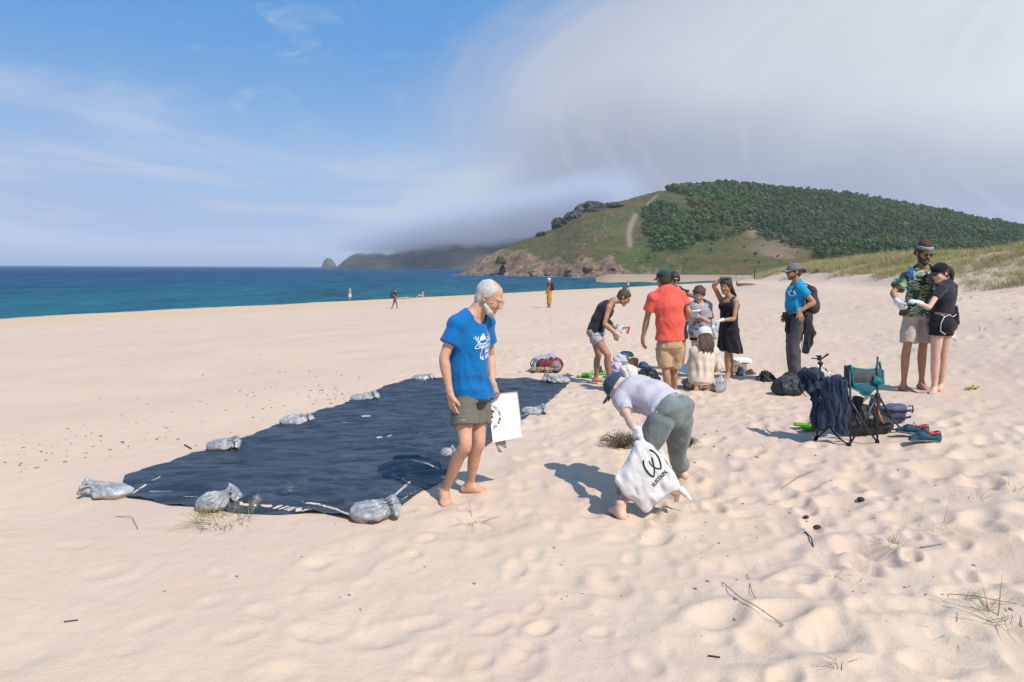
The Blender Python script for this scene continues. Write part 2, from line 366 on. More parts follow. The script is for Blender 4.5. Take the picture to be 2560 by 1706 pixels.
# ---- the green headland: foot, ridge and skyline along its length (photo columns only index the survey)
FX = [1120, 1160, 1200, 1300, 1400, 1500, 1600, 1700, 1950, 2300, 2600, 3400]; FZ = [585, 566, 545, 505, 472, 448, 428, 415, 400, 385, 380, 380]
RX = [1120, 1160, 1230, 1300, 1450, 1640, 1810, 2300, 3400]; RZ = [592, 580, 600, 630, 690, 770, 850, 900, 900]
TX = [1120, 1145, 1165, 1200, 1230, 1300, 1345, 1385, 1420, 1450, 1500, 1560, 1640, 1700, 1810, 2000, 2100, 2300, 2560, 2900, 3400]
TY = [700, 693, 682, 655, 638, 603, 588, 572, 550, 530, 514, 501, 483, 475, 466, 484, 493, 526, 572, 625, 668]
build_sea()
def hill_point(px, s):
    px = np.asarray(px, float); s = np.asarray(s, float)
    F = np.interp(px, FX, FZ); Rr = np.interp(px, RX, RZ); Y = F+(Rr-F)*s
    zr = CAMZ+(669.5-np.interp(px, TX, TY))/FPX*Rr
    zf = np.where(px < 1640, -6.0, -2.6); zf = -6.0+3.6*sstep(1560, 1680, px)
    cliff = (1-sstep(1450, 1620, px))
    prof = np.where(s <= 1, (1-0.10*cliff)*np.clip(s, 0, 1)**(0.95)+0.10*cliff*sstep(0, 0.06, s), 1-0.75*(np.clip(s, 1, 3)-1)**1.2)
    basin = 0.13*np.exp(-((s-0.38)/0.2)**2)*sstep(1560, 1800, px)
    prof = prof-basin*(s < 1)*np.sin(np.clip(s, 0, 1)*np.pi)
    z = zf+(zr-zf)*prof
    x = (px-1280)/FPX*Y
    n = fbm(xy(x, Y, 1/55.), 4); rg = 1-np.abs(fbm(xy(x, Y, 1/14.), 4))*2
    rock = hill_rock(px, s)
    z = z+n*3.2*np.clip(s*3, 0, 1)*np.clip((1.6-s), 0, 1)*sstep(1160, 1300, px)+rock*(rg-0.4)*3.2*sstep(0, .04, s)+(1-rock)*0.5*fbm(xy(x, Y, 1/6.), 2)
    return x, Y, z
def hill_rock(px, s):
    n = vnoise(xy(px/31., s*9.)); n2 = vnoise(xy(px/9., s*31.))
    lim = np.interp(px, [1120, 1230, 1290, 1340, 1400, 1500, 1600, 1680], [3.0, 1.1, 0.70, 0.32, 0.12, 0.08, 0.045, 0.0])
    return sstep(0.07, -0.05, s-lim+0.10*n+0.05*n2)*(px < 1700)
FOREST = [(1641, 430), (1661, 481), (1722, 493), (1726, 514), (1745, 530), (1700, 524), (1650, 515), (1606, 532), (1610, 571), (1628, 624), (1714, 638), (1735, 612), (1771, 600),
          (1845, 596), (1885, 572), (1902, 591), (1947, 608), (2028, 626), (2040, 646), (2171, 642), (2260, 662), (2700, 700), (3300, 700), (3300, 430)]
def in_poly(x, y, poly):
    c = np.zeros(len(x), bool); n = len(poly); j = n-1
    for i in range(n):
        xi, yi = poly[i]; xj, yj = poly[j]
        c ^= ((yi > y) != (yj > y)) & (x < (xj-xi)*(y-yi)/(yj-yi+1e-9)+xi); j = i
    return c
def proj(x, y, z):
    """photo pixel of a surveyed world point"""
    v = np.stack([x, y, z-CAMZ], -1)@np.array(CM); return 1280+FPX*v[:, 0]/-v[:, 2], 853-FPX*v[:, 1]/-v[:, 2]
def build_hill():
    px = np.concatenate([np.arange(1120, 1700, 2.2), np.arange(1700, 2700, 4.5), np.arange(2700, 3400, 25)])
    s = np.concatenate([np.linspace(0, 0.15, 26)[:-1], np.linspace(0.15, 1.05, 120)[:-1], np.linspace(1.05, 2.0, 12)])
    PX, SS = np.meshgrid(px, s, indexing='ij'); x, y, z = hill_point(PX.ravel(), SS.ravel())
    m = bpy.data.materials.new('headland_ground'); m.use_nodes = True; t = NT(m.node_tree); b = t.N['Principled BSDF']
    g = t.n('ShaderNodeNewGeometry').outputs['Position']
    A = lambda n: (lambda q: (setattr(q, 'attribute_name', n), q.outputs['Fac'])[1])(t.n('ShaderNodeAttribute'))
    n1 = t.noise(g, 0.022, 4, 0.6); n2 = t.noise(g, 0.11, 5, 0.65); n3 = t.noise(g, 0.5, 4, 0.7)
    c = t.mix(t.ss(n1, 0.42, 0.60), (0.080, 0.086, 0.028), (0.128, 0.092, 0.042))
    c = t.mix(t.m('MULTIPLY', t.ss(n2, 0.50, 0.66), 0.75), c, (0.040, 0.062, 0.018))
    c = t.mix(t.m('MULTIPLY', t.ss(n3, 0.52, 0.70), 0.6), c, (0.17, 0.14, 0.06)); c = t.mix(t.m('MULTIPLY', t.ss(n3, 0.46, 0.32), 0.7), c, (0.028, 0.040, 0.014))
    c = t.mix(A('bright'), c, (0.07, 0.14, 0.02))
    rk = t.mix(t.ss(n2, 0.42, 0.6), (0.27, 0.175, 0.115), (0.155, 0.110, 0.080))
    rk = t.mix(t.ss(n3, 0.5, 0.7), rk, (0.09, 0.075, 0.06)); rk = t.mix(t.m('MULTIPLY', t.ss(n1, 0.5, 0.65), 0.4), rk, (0.10, 0.10, 0.04))
    spk = t.m('MULTIPLY', t.ss(t.noise(g, 0.28, 3, 0.75), 0.60, 0.68), A('stones'))
    c = t.mix(spk, c, (0.42, 0.38, 0.33))
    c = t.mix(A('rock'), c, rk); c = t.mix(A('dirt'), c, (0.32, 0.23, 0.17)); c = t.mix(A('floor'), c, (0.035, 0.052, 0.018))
    t.L.new(c, b.inputs['Base Color']); b.inputs['Roughness'].default_value = 0.95; b.inputs['Specular IOR Level'].default_value = 0.1
    bn = t.n('ShaderNodeBump'); bn.inputs['Strength'].default_value = 0.9; bn.inputs['Distance'].default_value = 2.0
    t.L.new(t.m('ADD', n2, t.m('MULTIPLY', n3, 0.7)), bn.inputs['Height']); t.L.new(bn.outputs[0], b.inputs['Normal'])
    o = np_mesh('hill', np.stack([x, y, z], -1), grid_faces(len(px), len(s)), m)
    u, v = proj(x, y, z); rock = hill_rock(PX.ravel(), SS.ravel())
    def line(pts, w):
        d = np.full(len(u), 1e9)
        for (ax, ay), (bx, by) in zip(pts[:-1], pts[1:]):
            tt = np.clip(((u-ax)*(bx-ax)+(v-ay)*(by-ay))/((bx-ax)**2+(by-ay)**2), 0, 1)
            d = np.minimum(d, np.hypot(u-ax-tt*(bx-ax), v-ay-tt*(by-ay)))
        return np.exp(-(d/w)**2)
    dirt = np.maximum(0.9*line([(1575, 612), (1572, 585), (1578, 560), (1588, 540)], 6.5), 0.7*line([(1618, 512), (1630, 500), (1643, 488)], 2.5))
    dirt = np.maximum(dirt, 0.6*np.exp(-(((u-1882)/14)**2+((v-580)/16)**2)))
    dirt = np.maximum(dirt, 0.45*np.exp(-(((u-1940)/70)**2+((v-618)/22)**2)))
    patch = (np.abs((u-1945)/42)**2+np.abs((v-638+0.12*(1945-u))/8)**2) < 1
    rock = np.maximum(rock, patch*1.0)
    stones = np.exp(-(((u-1500)/95)**2+((v-575-0.45*(1500-u))/26)**2))*0.9+0.35*(u < 1600)
    bright = 0.7*np.exp(-(((u-1540)/34)**2+((v-578)/9)**2))+0.35*np.exp(-(((u-1600)/50)**2+((v-650)/40)**2))
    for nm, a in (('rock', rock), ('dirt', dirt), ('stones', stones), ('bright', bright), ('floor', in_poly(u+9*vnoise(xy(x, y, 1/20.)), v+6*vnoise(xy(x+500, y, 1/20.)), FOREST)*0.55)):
        at = o.data.attributes.new(nm, 'FLOAT', 'POINT'); at.data.foreach_set('value', np.clip(a, 0, 1).astype(np.float32))
    return tag(o, kind='structure')
build_hill()
ROCKM = mat('crag_rock', (0.105, 0.10, 0.092), 0.95, 0.1, bump=1, bscale=0.4, bdist=1.2, col2=(0.035, 0.036, 0.034), vscale=0.25)
ROCKP = mat('pale_rock', (0.27, 0.18, 0.125), 0.95, 0.1, bump=1, bscale=0.5, bdist=0.8, col2=(0.12, 0.085, 0.06), vscale=0.35)
def ico(sub=1):
    bm = bmesh.new(); bmesh.ops.create_icosphere(bm, subdivisions=sub, radius=1.0)
    V = np.array([v.co[:] for v in bm.verts]); F = np.array([[v.index for v in f.verts] for f in bm.faces]); bm.free(); return V, F
ICO = {k: ico(k) for k in (1, 2, 3, 4, 5)}
def rock(c, r, label, m=ROCKM, name='rock', sub=4, cat='rock', group=None, sharp=0.45, seed=0):
    V, F = ICO[sub]; n = 1-np.abs(fbm(V*1.6+seed*7.7, 4))*2.4; V2 = V*(1+sharp*0.6*(n[:, None]-0.3)+0.3*fbm(V*0.9+seed, 2)[:, None])
    V2 = V2*np.array(r)
    o = np_mesh(name, V2, F, m, smooth=False); o.location = c
    return tag(o, label, cat, group)
# dark crags on the skyline of the headland
for i, (px, py, w, h, Y, lb) in enumerate([(1400, 565, 20, 17, 668, 'low dark rock crag on the headland ridge, left of the big crag'),
        (1482, 530, 34, 20, 690, 'largest dark rock crag on the headland ridge'), (1440, 550, 24, 17, 676, 'dark rock between the two ridge crags'),
        (1353, 586, 10, 5, 650, 'small dark rock outcrop lowest on the headland ridge'), (1530, 517, 24, 8, 705, 'flat dark crag top joining the grassy ridge')]):
    k = Y/FPX; p = P(px, py, Y); rock(p, (w*k, 14, h*k), lb, ROCKM, 'rock_crag', 4, 'crag', 'dark crags on the headland ridge', 0.7, i+2)
# boulders at the foot of the headland, above the water
bl = []
for i in range(46):
    px = random.uniform(1170, 1640); x, y, z = hill_point(np.array([px]), np.array([random.uniform(-0.01, 0.035)]))
    r = random.uniform(1.6, 4.2); V, F = ICO[2]; n = 1-np.abs(fbm(V*1.7+i*3.1, 3))*2.2
    bl.append((V*(1+0.35*(n[:, None]-.3))*np.array([r*1.3, r, r*0.8])+np.array([x[0], y[0]-2, z[0]+0.5]), F))
n0 = 0; VV = []; FF = []
for V, F in bl: VV.append(V); FF.append(F+n0); n0 += len(V)
tag(np_mesh('shore_boulders', np.concatenate(VV), np.concatenate(FF), ROCKP, smooth=False), 'tumbled pale boulders along the waterline under the headland', 'boulders', kind='stuff')
# cleft bush
# ---------------- trees: crowns of small leaf clumps
def leafcards(n, rad, size, rng, flat=0.75):
    d = rng.randn(n, 3); d /= np.linalg.norm(d, axis=1)[:, None]; d[:, 2] = np.abs(d[:, 2])*1.15-0.35
    c = d*(rng.rand(n, 1)**0.33)*np.array(rad)
    a = rng.randn(n, 3); a /= np.linalg.norm(a, axis=1)[:, None]; b = np.cross(a, d+0.01); b /= np.linalg.norm(b, axis=1)[:, None]
    s = size*(0.6+0.8*rng.rand(n, 1))
    V = np.stack([c-a*s-b*s*flat, c+a*s-b*s*flat*0.4, c+a*s*0.8+b*s*flat, c-a*s*0.5+b*s*flat*1.2], 1).reshape(-1, 3)
    F = np.arange(4*n).reshape(-1, 4); return V, F
def leaf_mat(name, c1, c2):
    m = bpy.data.materials.new(name); m.use_nodes = True; t = NT(m.node_tree); b = t.N['Principled BSDF']
    oi = t.n('ShaderNodeObjectInfo').outputs['Random']; g = t.n('ShaderNodeNewGeometry').outputs['Position']
    c = t.mix(t.ss(t.noise(g, 0.02, 3, 0.6), 0.4, 0.6), c1, c2); c = t.mix(t.m('MULTIPLY', oi, 0.75), c, tuple(q*0.5 for q in c1))
    c = t.mix(t.m('MULTIPLY', t.ss(t.noise(g, 0.030, 4, 0.65), 0.50, 0.62), 0.75), c, (0.105, 0.110, 0.055)); c = t.mix(t.m('MULTIPLY', t.ss(t.noise(g, 0.012, 3, 0.6), 0.50, 0.58), 0.5), c, (0.045, 0.075, 0.038))
    t.L.new(c, b.inputs['Base Color']); b.inputs['Roughness'].default_value = 0.8; b.inputs['Specular IOR Level'].default_value = 0.15
    return m
LEAF = leaf_mat('pine_needles', (0.070, 0.140, 0.040), (0.130, 0.195, 0.060))
BARK = mat('bark', (0.12, 0.09, 0.07), 0.9)
def crown_mesh(name, seed, h=7.5, w=3.4, n=150, sz=0.55):
    rng = np.random.RandomState(seed); VV = []; FF = []; k = 0
    for j in range(5):
        off = np.array([rng.uniform(-.5, .5)*w, rng.uniform(-.5, .5)*w, h*rng.uniform(0.45, 0.85)]); rr = w*rng.uniform(0.45, 0.75)
        if j == 0: off = np.array([0, 0, h*0.66]); rr = w*0.85
        V, F = leafcards(n//5, (rr, rr, rr*0.75), sz, rng); VV.append(V+off); FF.append(F+k); k += len(V)
        V, F = ICO[1]; V = V*np.array([rr, rr, rr*0.7])*0.62*(1+0.25*rng.randn(len(V), 1))+off
        F = np.concatenate([F, F[:, 2:]], 1) if False else F
        VV.append(V); FF.append(np.concatenate([F, F[:, 2:3]], 1)+k); k += len(V)
    V = np.concatenate(VV); Fq = [tuple(f) if f[2] != f[3] else tuple(f[:3]) for f in np.concatenate(FF).tolist()]
    me = bpy.data.meshes.new(name); me.from_pydata(V.tolist(), [], Fq); me.update(); me.materials.append(LEAF); return me
def gn_scatter(name, pts, rotz, scl, meshes, mats=None, tilt=None):
    """one object: instances of a few meshes on points (geometry nodes)"""
    c = bpy.data.collections.new(name+'_kinds')
    for i, me in enumerate(meshes): c.objects.link(bpy.data.objects.new(name+'_kind', me))
    me = bpy.data.meshes.new(name); me.vertices.add(len(pts)); me.vertices.foreach_set('co', np.asarray(pts, np.float32).ravel())
    a = me.attributes.new('rot', 'FLOAT_VECTOR', 'POINT'); r = np.zeros((len(pts), 3), np.float32); r[:, 2] = rotz
    if tilt is not None: r[:, 0] = tilt
    a.data.foreach_set('vector', r.ravel()); a = me.attributes.new('scl', 'FLOAT', 'POINT'); a.data.foreach_set('value', np.asarray(scl, np.float32))
    o = link(bpy.data.objects.new(name, me)); ng = bpy.data.node_groups.new(name, 'GeometryNodeTree')
    ng.interface.new_socket('Geometry', in_out='INPUT', socket_type='NodeSocketGeometry'); ng.interface.new_socket('Geometry', in_out='OUTPUT', socket_type='NodeSocketGeometry')
    N, L = ng.nodes, ng.links; gi = N.new('NodeGroupInput'); go = N.new('NodeGroupOutput')
    ci = N.new('GeometryNodeCollectionInfo'); ci.inputs['Collection'].default_value = c; ci.inputs['Separate Children'].default_value = True; ci.inputs['Reset Children'].default_value = True
    ip = N.new('GeometryNodeInstanceOnPoints'); ip.inputs['Pick Instance'].default_value = True
    ra = N.new('GeometryNodeInputNamedAttribute'); ra.data_type = 'FLOAT_VECTOR'; ra.inputs[0].default_value = 'rot'
    sa = N.new('GeometryNodeInputNamedAttribute'); sa.data_type = 'FLOAT'; sa.inputs[0].default_value = 'scl'
    L.new(gi.outputs[0], ip.inputs['Points']); L.new(ci.outputs[0], ip.inputs['Instance'])
    L.new(ra.outputs['Attribute'], ip.inputs['Rotation']); L.new(sa.outputs['Attribute'], ip.inputs['Scale']); L.new(ip.outputs[0], go.inputs[0])
    md = o.modifiers.new('scatter', 'NODES'); md.node_group = ng; return o
CROWNS = [crown_mesh('pine_crown', 10+i, h=7+0.7*i, w=2.6+0.5*(i % 3), n=170, sz=.5) for i in range(6)]
def build_forest():
    rng = np.random.RandomState(4); n = 26000
    px = rng.uniform(1590, 2750, n); s = rng.uniform(0.0, 1.06, n); x, y, z = hill_point(px, s)
    u, v = proj(x, y, z); ju, jv = u+14*vnoise(xy(x, y, 1/18.)), v+9*vnoise(xy(x+500, y, 1/18.)); k = in_poly(ju, jv, FOREST) & (rng.rand(n) < np.clip(0.62+0.25*vnoise(xy(x, y, 1/25.)), 0, 1)*(y/850)**2*1.5)
    # a few loose shrubs on the open slopes
    k2 = (~k) & (rng.rand(n) < 0.016) & (u > 1600) & (v > 500) & (v < 660)
    pts = np.stack([x, y, z-0.6], -1); sc = np.where(k2, rng.uniform(0.18, 0.5, n), rng.uniform(0.38, 0.92, n)*(1+.25*vnoise(xy(x, y, 1/30.))))
    # the nearest row along the forest edge: single trees
    kk = np.where(k)[0]; edge = []
    for i in kk:
        if len(edge) < 90 and 1600 < u[i] < 2240 and not in_poly(np.array([u[i]]), np.array([v[i]+13.0]), FOREST)[0]: edge.append(i)
    es = set(edge); km = np.array([i for i in np.where(k | k2)[0] if i not in es])
    gn = gn_scatter('pine_forest', pts[km], rng.uniform(0, 6.28, len(km)), sc[km], CROWNS)
    tag(gn, 'dense green pine wood covering the upper hillside', 'forest', kind='stuff')
    print('forest trees', len(km), 'edge', len(edge))
    tr = MB().tube([(0, 0, -1), (0.1, 0, 2.5), (0, 0.1, 5.5)], [0.28, 0.22, 0.12], 6); trm = tr.build('trunk_src', BARK); trd = trm.data; trd.name = 'trunk'; bpy.data.objects.remove(trm)
    for j, i in enumerate(edge):
        t = empty('pine_tree', tuple(pts[i]), 'round green pine at the lower edge of the hillside wood', 'tree', 'pines along the lower edge of the wood')
        t.rotation_euler = (0, 0, random.uniform(0, 6.28)); t.scale = (sc[i],)*3
        link(bpy.data.objects.new('crown', CROWNS[j % 6]), t); link(bpy.data.objects.new('trunk', trd), t)
build_forest()
# ---- far headland half hidden in low cloud
def build_far():
    m = mat('far_headland', (0.042, 0.055, 0.035), 0.95, 0.05, bump=1, bscale=0.03, bdist=8, col2=(0.12, 0.10, 0.08), vscale=0.011)
    for nm, tx, ty, Yf, Yr, lab in (('sea_stack', [806, 812, 820, 830, 838, 845], [671, 655, 649, 651, 660, 671], 2500, 2530, 'small rounded rock stack standing in the sea off the far headland'),
                               ('far_headland', [843, 862, 880, 900, 955, 968, 982, 1000, 1020, 1050, 1100, 1160, 1230, 1330, 1500], [671, 655, 643, 638, 636, 645, 641, 622, 608, 598, 592, 590, 588, 585, 590], 2150, 2700, None)):
        px = np.arange(tx[0], tx[-1]+.1, 1.5); s = np.concatenate([np.linspace(0, 1, 46), [1.3, 1.8]])
        PX, SS = np.meshgrid(px, s, indexing='ij'); PX = PX.ravel(); SS = SS.ravel()
        Yf2 = Yf-sstep(980, 1200, PX)*250; Y = Yf2+(Yr-Yf2)*SS; x = (PX-1280)/FPX*Y
        zr = CAMZ+(669.5-np.interp(PX, tx, ty))/FPX*Yr; prof = np.where(SS <= 1, 0.25*sstep(0, 0.06, SS)+0.75*np.clip(SS, 0, 1)**0.8, 1-1.2*(SS-1))
        z = -8+(zr+8)*prof; rg = 1-np.abs(fbm(xy(x, Y, 1/90.), 4))*2.2
        z = z+rg*9*sstep(0, 0.1, SS)*(SS < 1.2)*(0.25 if nm == 'sea_stack' else 1)*np.clip((zr+4)/40, 0, 1)
        o = np_mesh(nm, np.stack([x, Y, z], -1), grid_faces(len(px), len(s)), m, smooth=False)
        if lab: tag(o, lab, 'rock')
        else: tag(o, kind='structure')
build_far()
# ================================================================== FIGURES: smooth implicit volumes turned into one mesh
V3 = lambda p: np.array(p[:], float)
def nrm(v): v = np.asarray(v, float); return v/(np.linalg.norm(v)+1e-9)
def _frame(axis, side):
    w = nrm(axis); s = np.asarray(side, float); s = s-w*s.dot(w)
    if np.linalg.norm(s) < 1e-4: s = np.cross(w, [0.3, 0.9, 0.2])
    s = nrm(s); return s, np.cross(w, s), w
class Vol:
    """a list of groups; inside a group the shapes melt together, groups are joined with a small radius"""
    def __init__(s): s.g = []
    def group(s, k=0.03): s.g.append({'p': [], 'cut': [], 'k': k}); return s
    def tube(s, a, b, ra, rb=None, side=(1, 0, 0), k=None, sub=False, cap=None):
        a, b = V3(a), V3(b); ra = (ra, ra) if np.isscalar(ra) else ra; rb = ra if rb is None else ((rb, rb) if np.isscalar(rb) else rb)
        s.g[-1]['p'].append((a, b, ra, rb, side, k, sub, cap)); return s
    def chain(s, pts, rs, side=(1, 0, 0), k=None):
        for i in range(len(pts)-1): s.tube(pts[i], pts[i+1], rs[i], rs[i+1], side, k)
        return s
    def ell(s, c, r, axes, k=None, sub=False):
        """ellipsoid: radii along axes (side, fwd, up)"""
        c = V3(c); u = nrm(axes[2]); e = u*1e-4
        s.g[-1]['p'].append((c-e, c+e, (r[0], r[1]), (r[0], r[1]), V3(axes[0]), k, sub, r[2])); return s
    def cut(s, p, n): s.g[-1]['cut'].append((V3(p), nrm(n))); return s      # removes the side n points to
    def mesh(s, name, vox, m, parent=None, disp=None, gcuts=(), gk=0.012, relax=0, post=None):
        lo = np.full(3, 1e9); hi = -lo
        for g in s.g:
            for p in g['p']:
                if p[6]: continue
                r = max(*p[2], *p[3], p[7] or 0)
                lo = np.minimum(lo, np.minimum(p[0], p[1])-r); hi = np.maximum(hi, np.maximum(p[0], p[1])+r)
        lo -= 3*vox; hi += 3*vox; n = np.ceil((hi-lo)/vox).astype(int)+1
        D = np.full(n, 0.3, np.float32)
        def eval_prim(p, pad):
            a, b, ra, rb, side, k, sub, cap = p; r = max(*ra, *rb, cap or 0)+pad
            i0 = np.clip(np.floor((np.minimum(a, b)-r-lo)/vox).astype(int), 0, n); i1 = np.clip(np.ceil((np.maximum(a, b)+r-lo)/vox).astype(int)+1, 0, n)
            if (i1 <= i0).any(): return None, None
            X = [(lo[q]+vox*np.arange(i0[q], i1[q])) for q in range(3)]
            ab = b-a; L2 = ab.dot(ab); sd, fw, w = _frame(ab, side)
            x = X[0][:, None, None]-a[0]; y = X[1][None, :, None]-a[1]; z = X[2][None, None, :]-a[2]
            tt = np.clip((x*ab[0]+y*ab[1]+z*ab[2])/L2, 0, 1)
            qs = x*sd[0]+y*sd[1]+z*sd[2]; qf = x*fw[0]+y*fw[1]+z*fw[2]; qw = x*w[0]+y*w[1]+z*w[2]-tt*math.sqrt(L2)
            rs = ra[0]+(rb[0]-ra[0])*tt; rf = ra[1]+(rb[1]-ra[1])*tt; rc = cap if cap else np.minimum(rs, rf)
            d = (np.sqrt((qs/rs)**2+(qf/rf)**2+(qw/rc)**2)-1)*np.minimum(np.minimum(rs, rf), rc)
            return (slice(i0[0], i1[0]), slice(i0[1], i1[1]), slice(i0[2], i1[2])), d.astype(np.float32)
        for g in s.g:
            E = np.full(n, 0.3, np.float32) if (len(s.g) > 1 or True) else D
            for p in g['p']:
                k = p[5] if p[5] is not None else g['k']; sl, d = eval_prim(p, max(k, 2*vox)+0.01)
                if sl is None: continue
                o = E[sl]
                if p[6]: d = -d; h = np.clip(k-np.abs(o-d), 0, None)/k if k > 0 else 0; E[sl] = np.maximum(o, d)+h*h*k*0.25
                else: h = np.clip(k-np.abs(o-d), 0, None)/k if k > 0 else 0; E[sl] = np.minimum(o, d)-h*h*k*0.25
            for q, nn in g['cut']:
                X = [(lo[i]+vox*np.arange(n[i])-q[i])*nn[i] for i in range(3)]
                np.maximum(E, (X[0][:, None, None]+X[1][None, :, None]+X[2][None, None, :]).astype(np.float32), out=E)
            h = np.clip(gk-np.abs(D-E), 0, None)/gk; D = np.minimum(D, E)-h*h*gk*0.25
        for q, nn in gcuts:
            q, nn = V3(q), nrm(nn); X = [(lo[i]+vox*np.arange(n[i])-q[i])*nn[i] for i in range(3)]
            np.maximum(D, (X[0][:, None, None]+X[1][None, :, None]+X[2][None, None, :]).astype(np.float32), out=D)
        if post: D = post(D, lo, vox)
        Vx, F = surface_nets(D); Vx = lo+Vx*vox
        if disp is not None and len(Vx):
            Nn = vnormals(Vx, F); Vx = Vx+Nn*disp(Vx, Nn)[:, None]
        o = np_mesh(name, Vx, F, m)
        if parent is not None: adopt(o, parent)
        return o
def vnormals(V, F):
    n = np.cross(V[F[:, 2]]-V[F[:, 0]], V[F[:, 3]]-V[F[:, 1]]); N = np.zeros_like(V)
    for i in range(4): np.add.at(N, F[:, i], n)
    return N/(np.linalg.norm(N, axis=1)[:, None]+1e-12)
def surface_nets(D):
    s = D < 0; nx, ny, nz = D.shape
    c = [s[i:nx-1+i, j:ny-1+j, k:nz-1+k] for i in (0, 1) for j in (0, 1) for k in (0, 1)]
    anyc = c[0].copy(); allc = c[0].copy()
    for q in c[1:]: anyc |= q; allc &= q
    act = anyc & ~allc; I = np.argwhere(act)
    vid = np.full(act.shape, -1, np.int32); vid[act] = np.arange(len(I), dtype=np.int32)
    offs = np.array([(i, j, k) for i in (0, 1) for j in (0, 1) for k in (0, 1)])
    val = np.stack([D[I[:, 0]+o[0], I[:, 1]+o[1], I[:, 2]+o[2]] for o in offs], 1)
    acc = np.zeros((len(I), 3)); cnt = np.zeros(len(I))
    for a in range(8):
        for b in range(a+1, 8):
            if np.abs(offs[a]-offs[b]).sum() != 1: continue
            va, vb = val[:, a], val[:, b]; m = (va < 0) != (vb < 0); t = va[m]/(va[m]-vb[m])
            acc[m] += offs[a]+(offs[b]-offs[a])*t[:, None]; cnt[m] += 1
    V = I+acc/np.maximum(cnt, 1)[:, None]; F = []
    for ax in range(3):
        sl0 = [slice(None)]*3; sl1 = [slice(None)]*3; sl0[ax] = slice(0, -1); sl1[ax] = slice(1, None)
        A, B = s[tuple(sl0)], s[tuple(sl1)]; e = np.argwhere(A != B)
        o1, o2 = (ax+1) % 3, (ax+2) % 3
        e = e[(e[:, o1] > 0) & (e[:, o2] > 0) & (e[:, o1] < D.shape[o1]-1) & (e[:, o2] < D.shape[o2]-1)]
        u = np.zeros(3, int); u[o1] = 1; w = np.zeros(3, int); w[o2] = 1
        g = lambda q: vid[q[:, 0], q[:, 1], q[:, 2]]
        f = np.stack([g(e-u-w), g(e-w), g(e), g(e-u)], 1); inside = A[e[:, 0], e[:, 1], e[:, 2]]
        f[~inside] = f[~inside][:, ::-1]; F.append(f)
    F = np.concatenate(F); return V, F[(F >= 0).all(1)]

def lerp(a, b, t): return V3(a)*(1-t)+V3(b)*t
def folds(amp, scale=(9, 9, 5), seed=0, fine=0.3, mask=None):
    sc = np.array(scale, float)
    def f(V, N):
        q = V*sc+seed*3.7; w = np.stack([vnoise(q*0.6+5), vnoise(q*0.6+19), vnoise(q*0.6+31)], -1)*0.9
        r = (1-2.2*np.abs(vnoise(q+w)))*0.7+fine*vnoise(q*2.7+w)
        r = amp*1.3*(r-0.15)+amp*.35*(1-3*np.abs(vnoise(q*1.9+w*1.4+40)))
        return r*mask(V) if mask else r
    return f
def both(*fs):
    return lambda V, N: sum(f(V, N) for f in fs)
# ---- hand: palm + five bent fingers
def hand(v, wr, d, palm, thumb, L=0.185, curl=0.35, spread=0.12, fk=0.006, fat=1.0, tcurl=0.5):
    """wr wrist, d finger direction, palm = direction the palm faces, thumb = side the thumb is on"""
    wr = V3(wr); d = nrm(d); palm = V3(palm); palm = nrm(palm-d*palm.dot(d)); lat = np.cross(d, palm)
    if lat.dot(V3(thumb)) < 0: lat = -lat
    k = L/0.185; pl = 0.088*k
    v.group(0.012)
    v.tube(wr-d*0.03*k, wr+d*0.02*k, (0.028*k, 0.020*k), (0.030*k, 0.018*k), lat)
    v.tube(wr+d*0.01*k, wr+d*pl*0.92, (0.031*k, 0.017*k), (0.040*k, 0.0145*k), lat, cap=0.012)
    v.tube(wr+d*0.02*k+lat*0.018*k, wr+d*0.055*k+lat*0.036*k+palm*0.008*k, 0.017*k, 0.014*k)        # thumb mound
    c = curl if hasattr(curl, '__len__') else [curl]*4
    for i, (o, ln, r) in enumerate([(0.030, 0.072, 0.0092), (0.010, 0.080, 0.0095), (-0.010, 0.075, 0.0090), (-0.029, 0.060, 0.0082)]):
        p = wr+d*(pl-0.006*abs(i-1))+lat*o*k; dd = nrm(d+lat*(o/0.03)*spread); ang = 0
        for j, fr in enumerate((0.42, 0.32, 0.26)):
            ang = c[i]*(0.9+0.9*j); q = p+(dd*math.cos(ang)+palm*math.sin(ang))*ln*fr*k
            v.tube(p, q, r*k*fat*(1-0.08*j), r*k*fat*(0.93-0.08*j), k=fk); p = q
    p = wr+d*0.045*k+lat*0.034*k+palm*0.006*k
    t1 = nrm(d*0.75+lat*0.75+palm*0.35*tcurl); q = p+t1*0.034*k; v.tube(p, q, 0.0125*k*fat, 0.0105*k*fat, k=0.01)
    t2 = nrm(d*0.95+lat*0.25+palm*0.7*tcurl); v.tube(q, q+t2*0.028*k, 0.0105*k*fat, 0.0085*k*fat, k=0.006)
    return wr+d*pl+palm*0.01
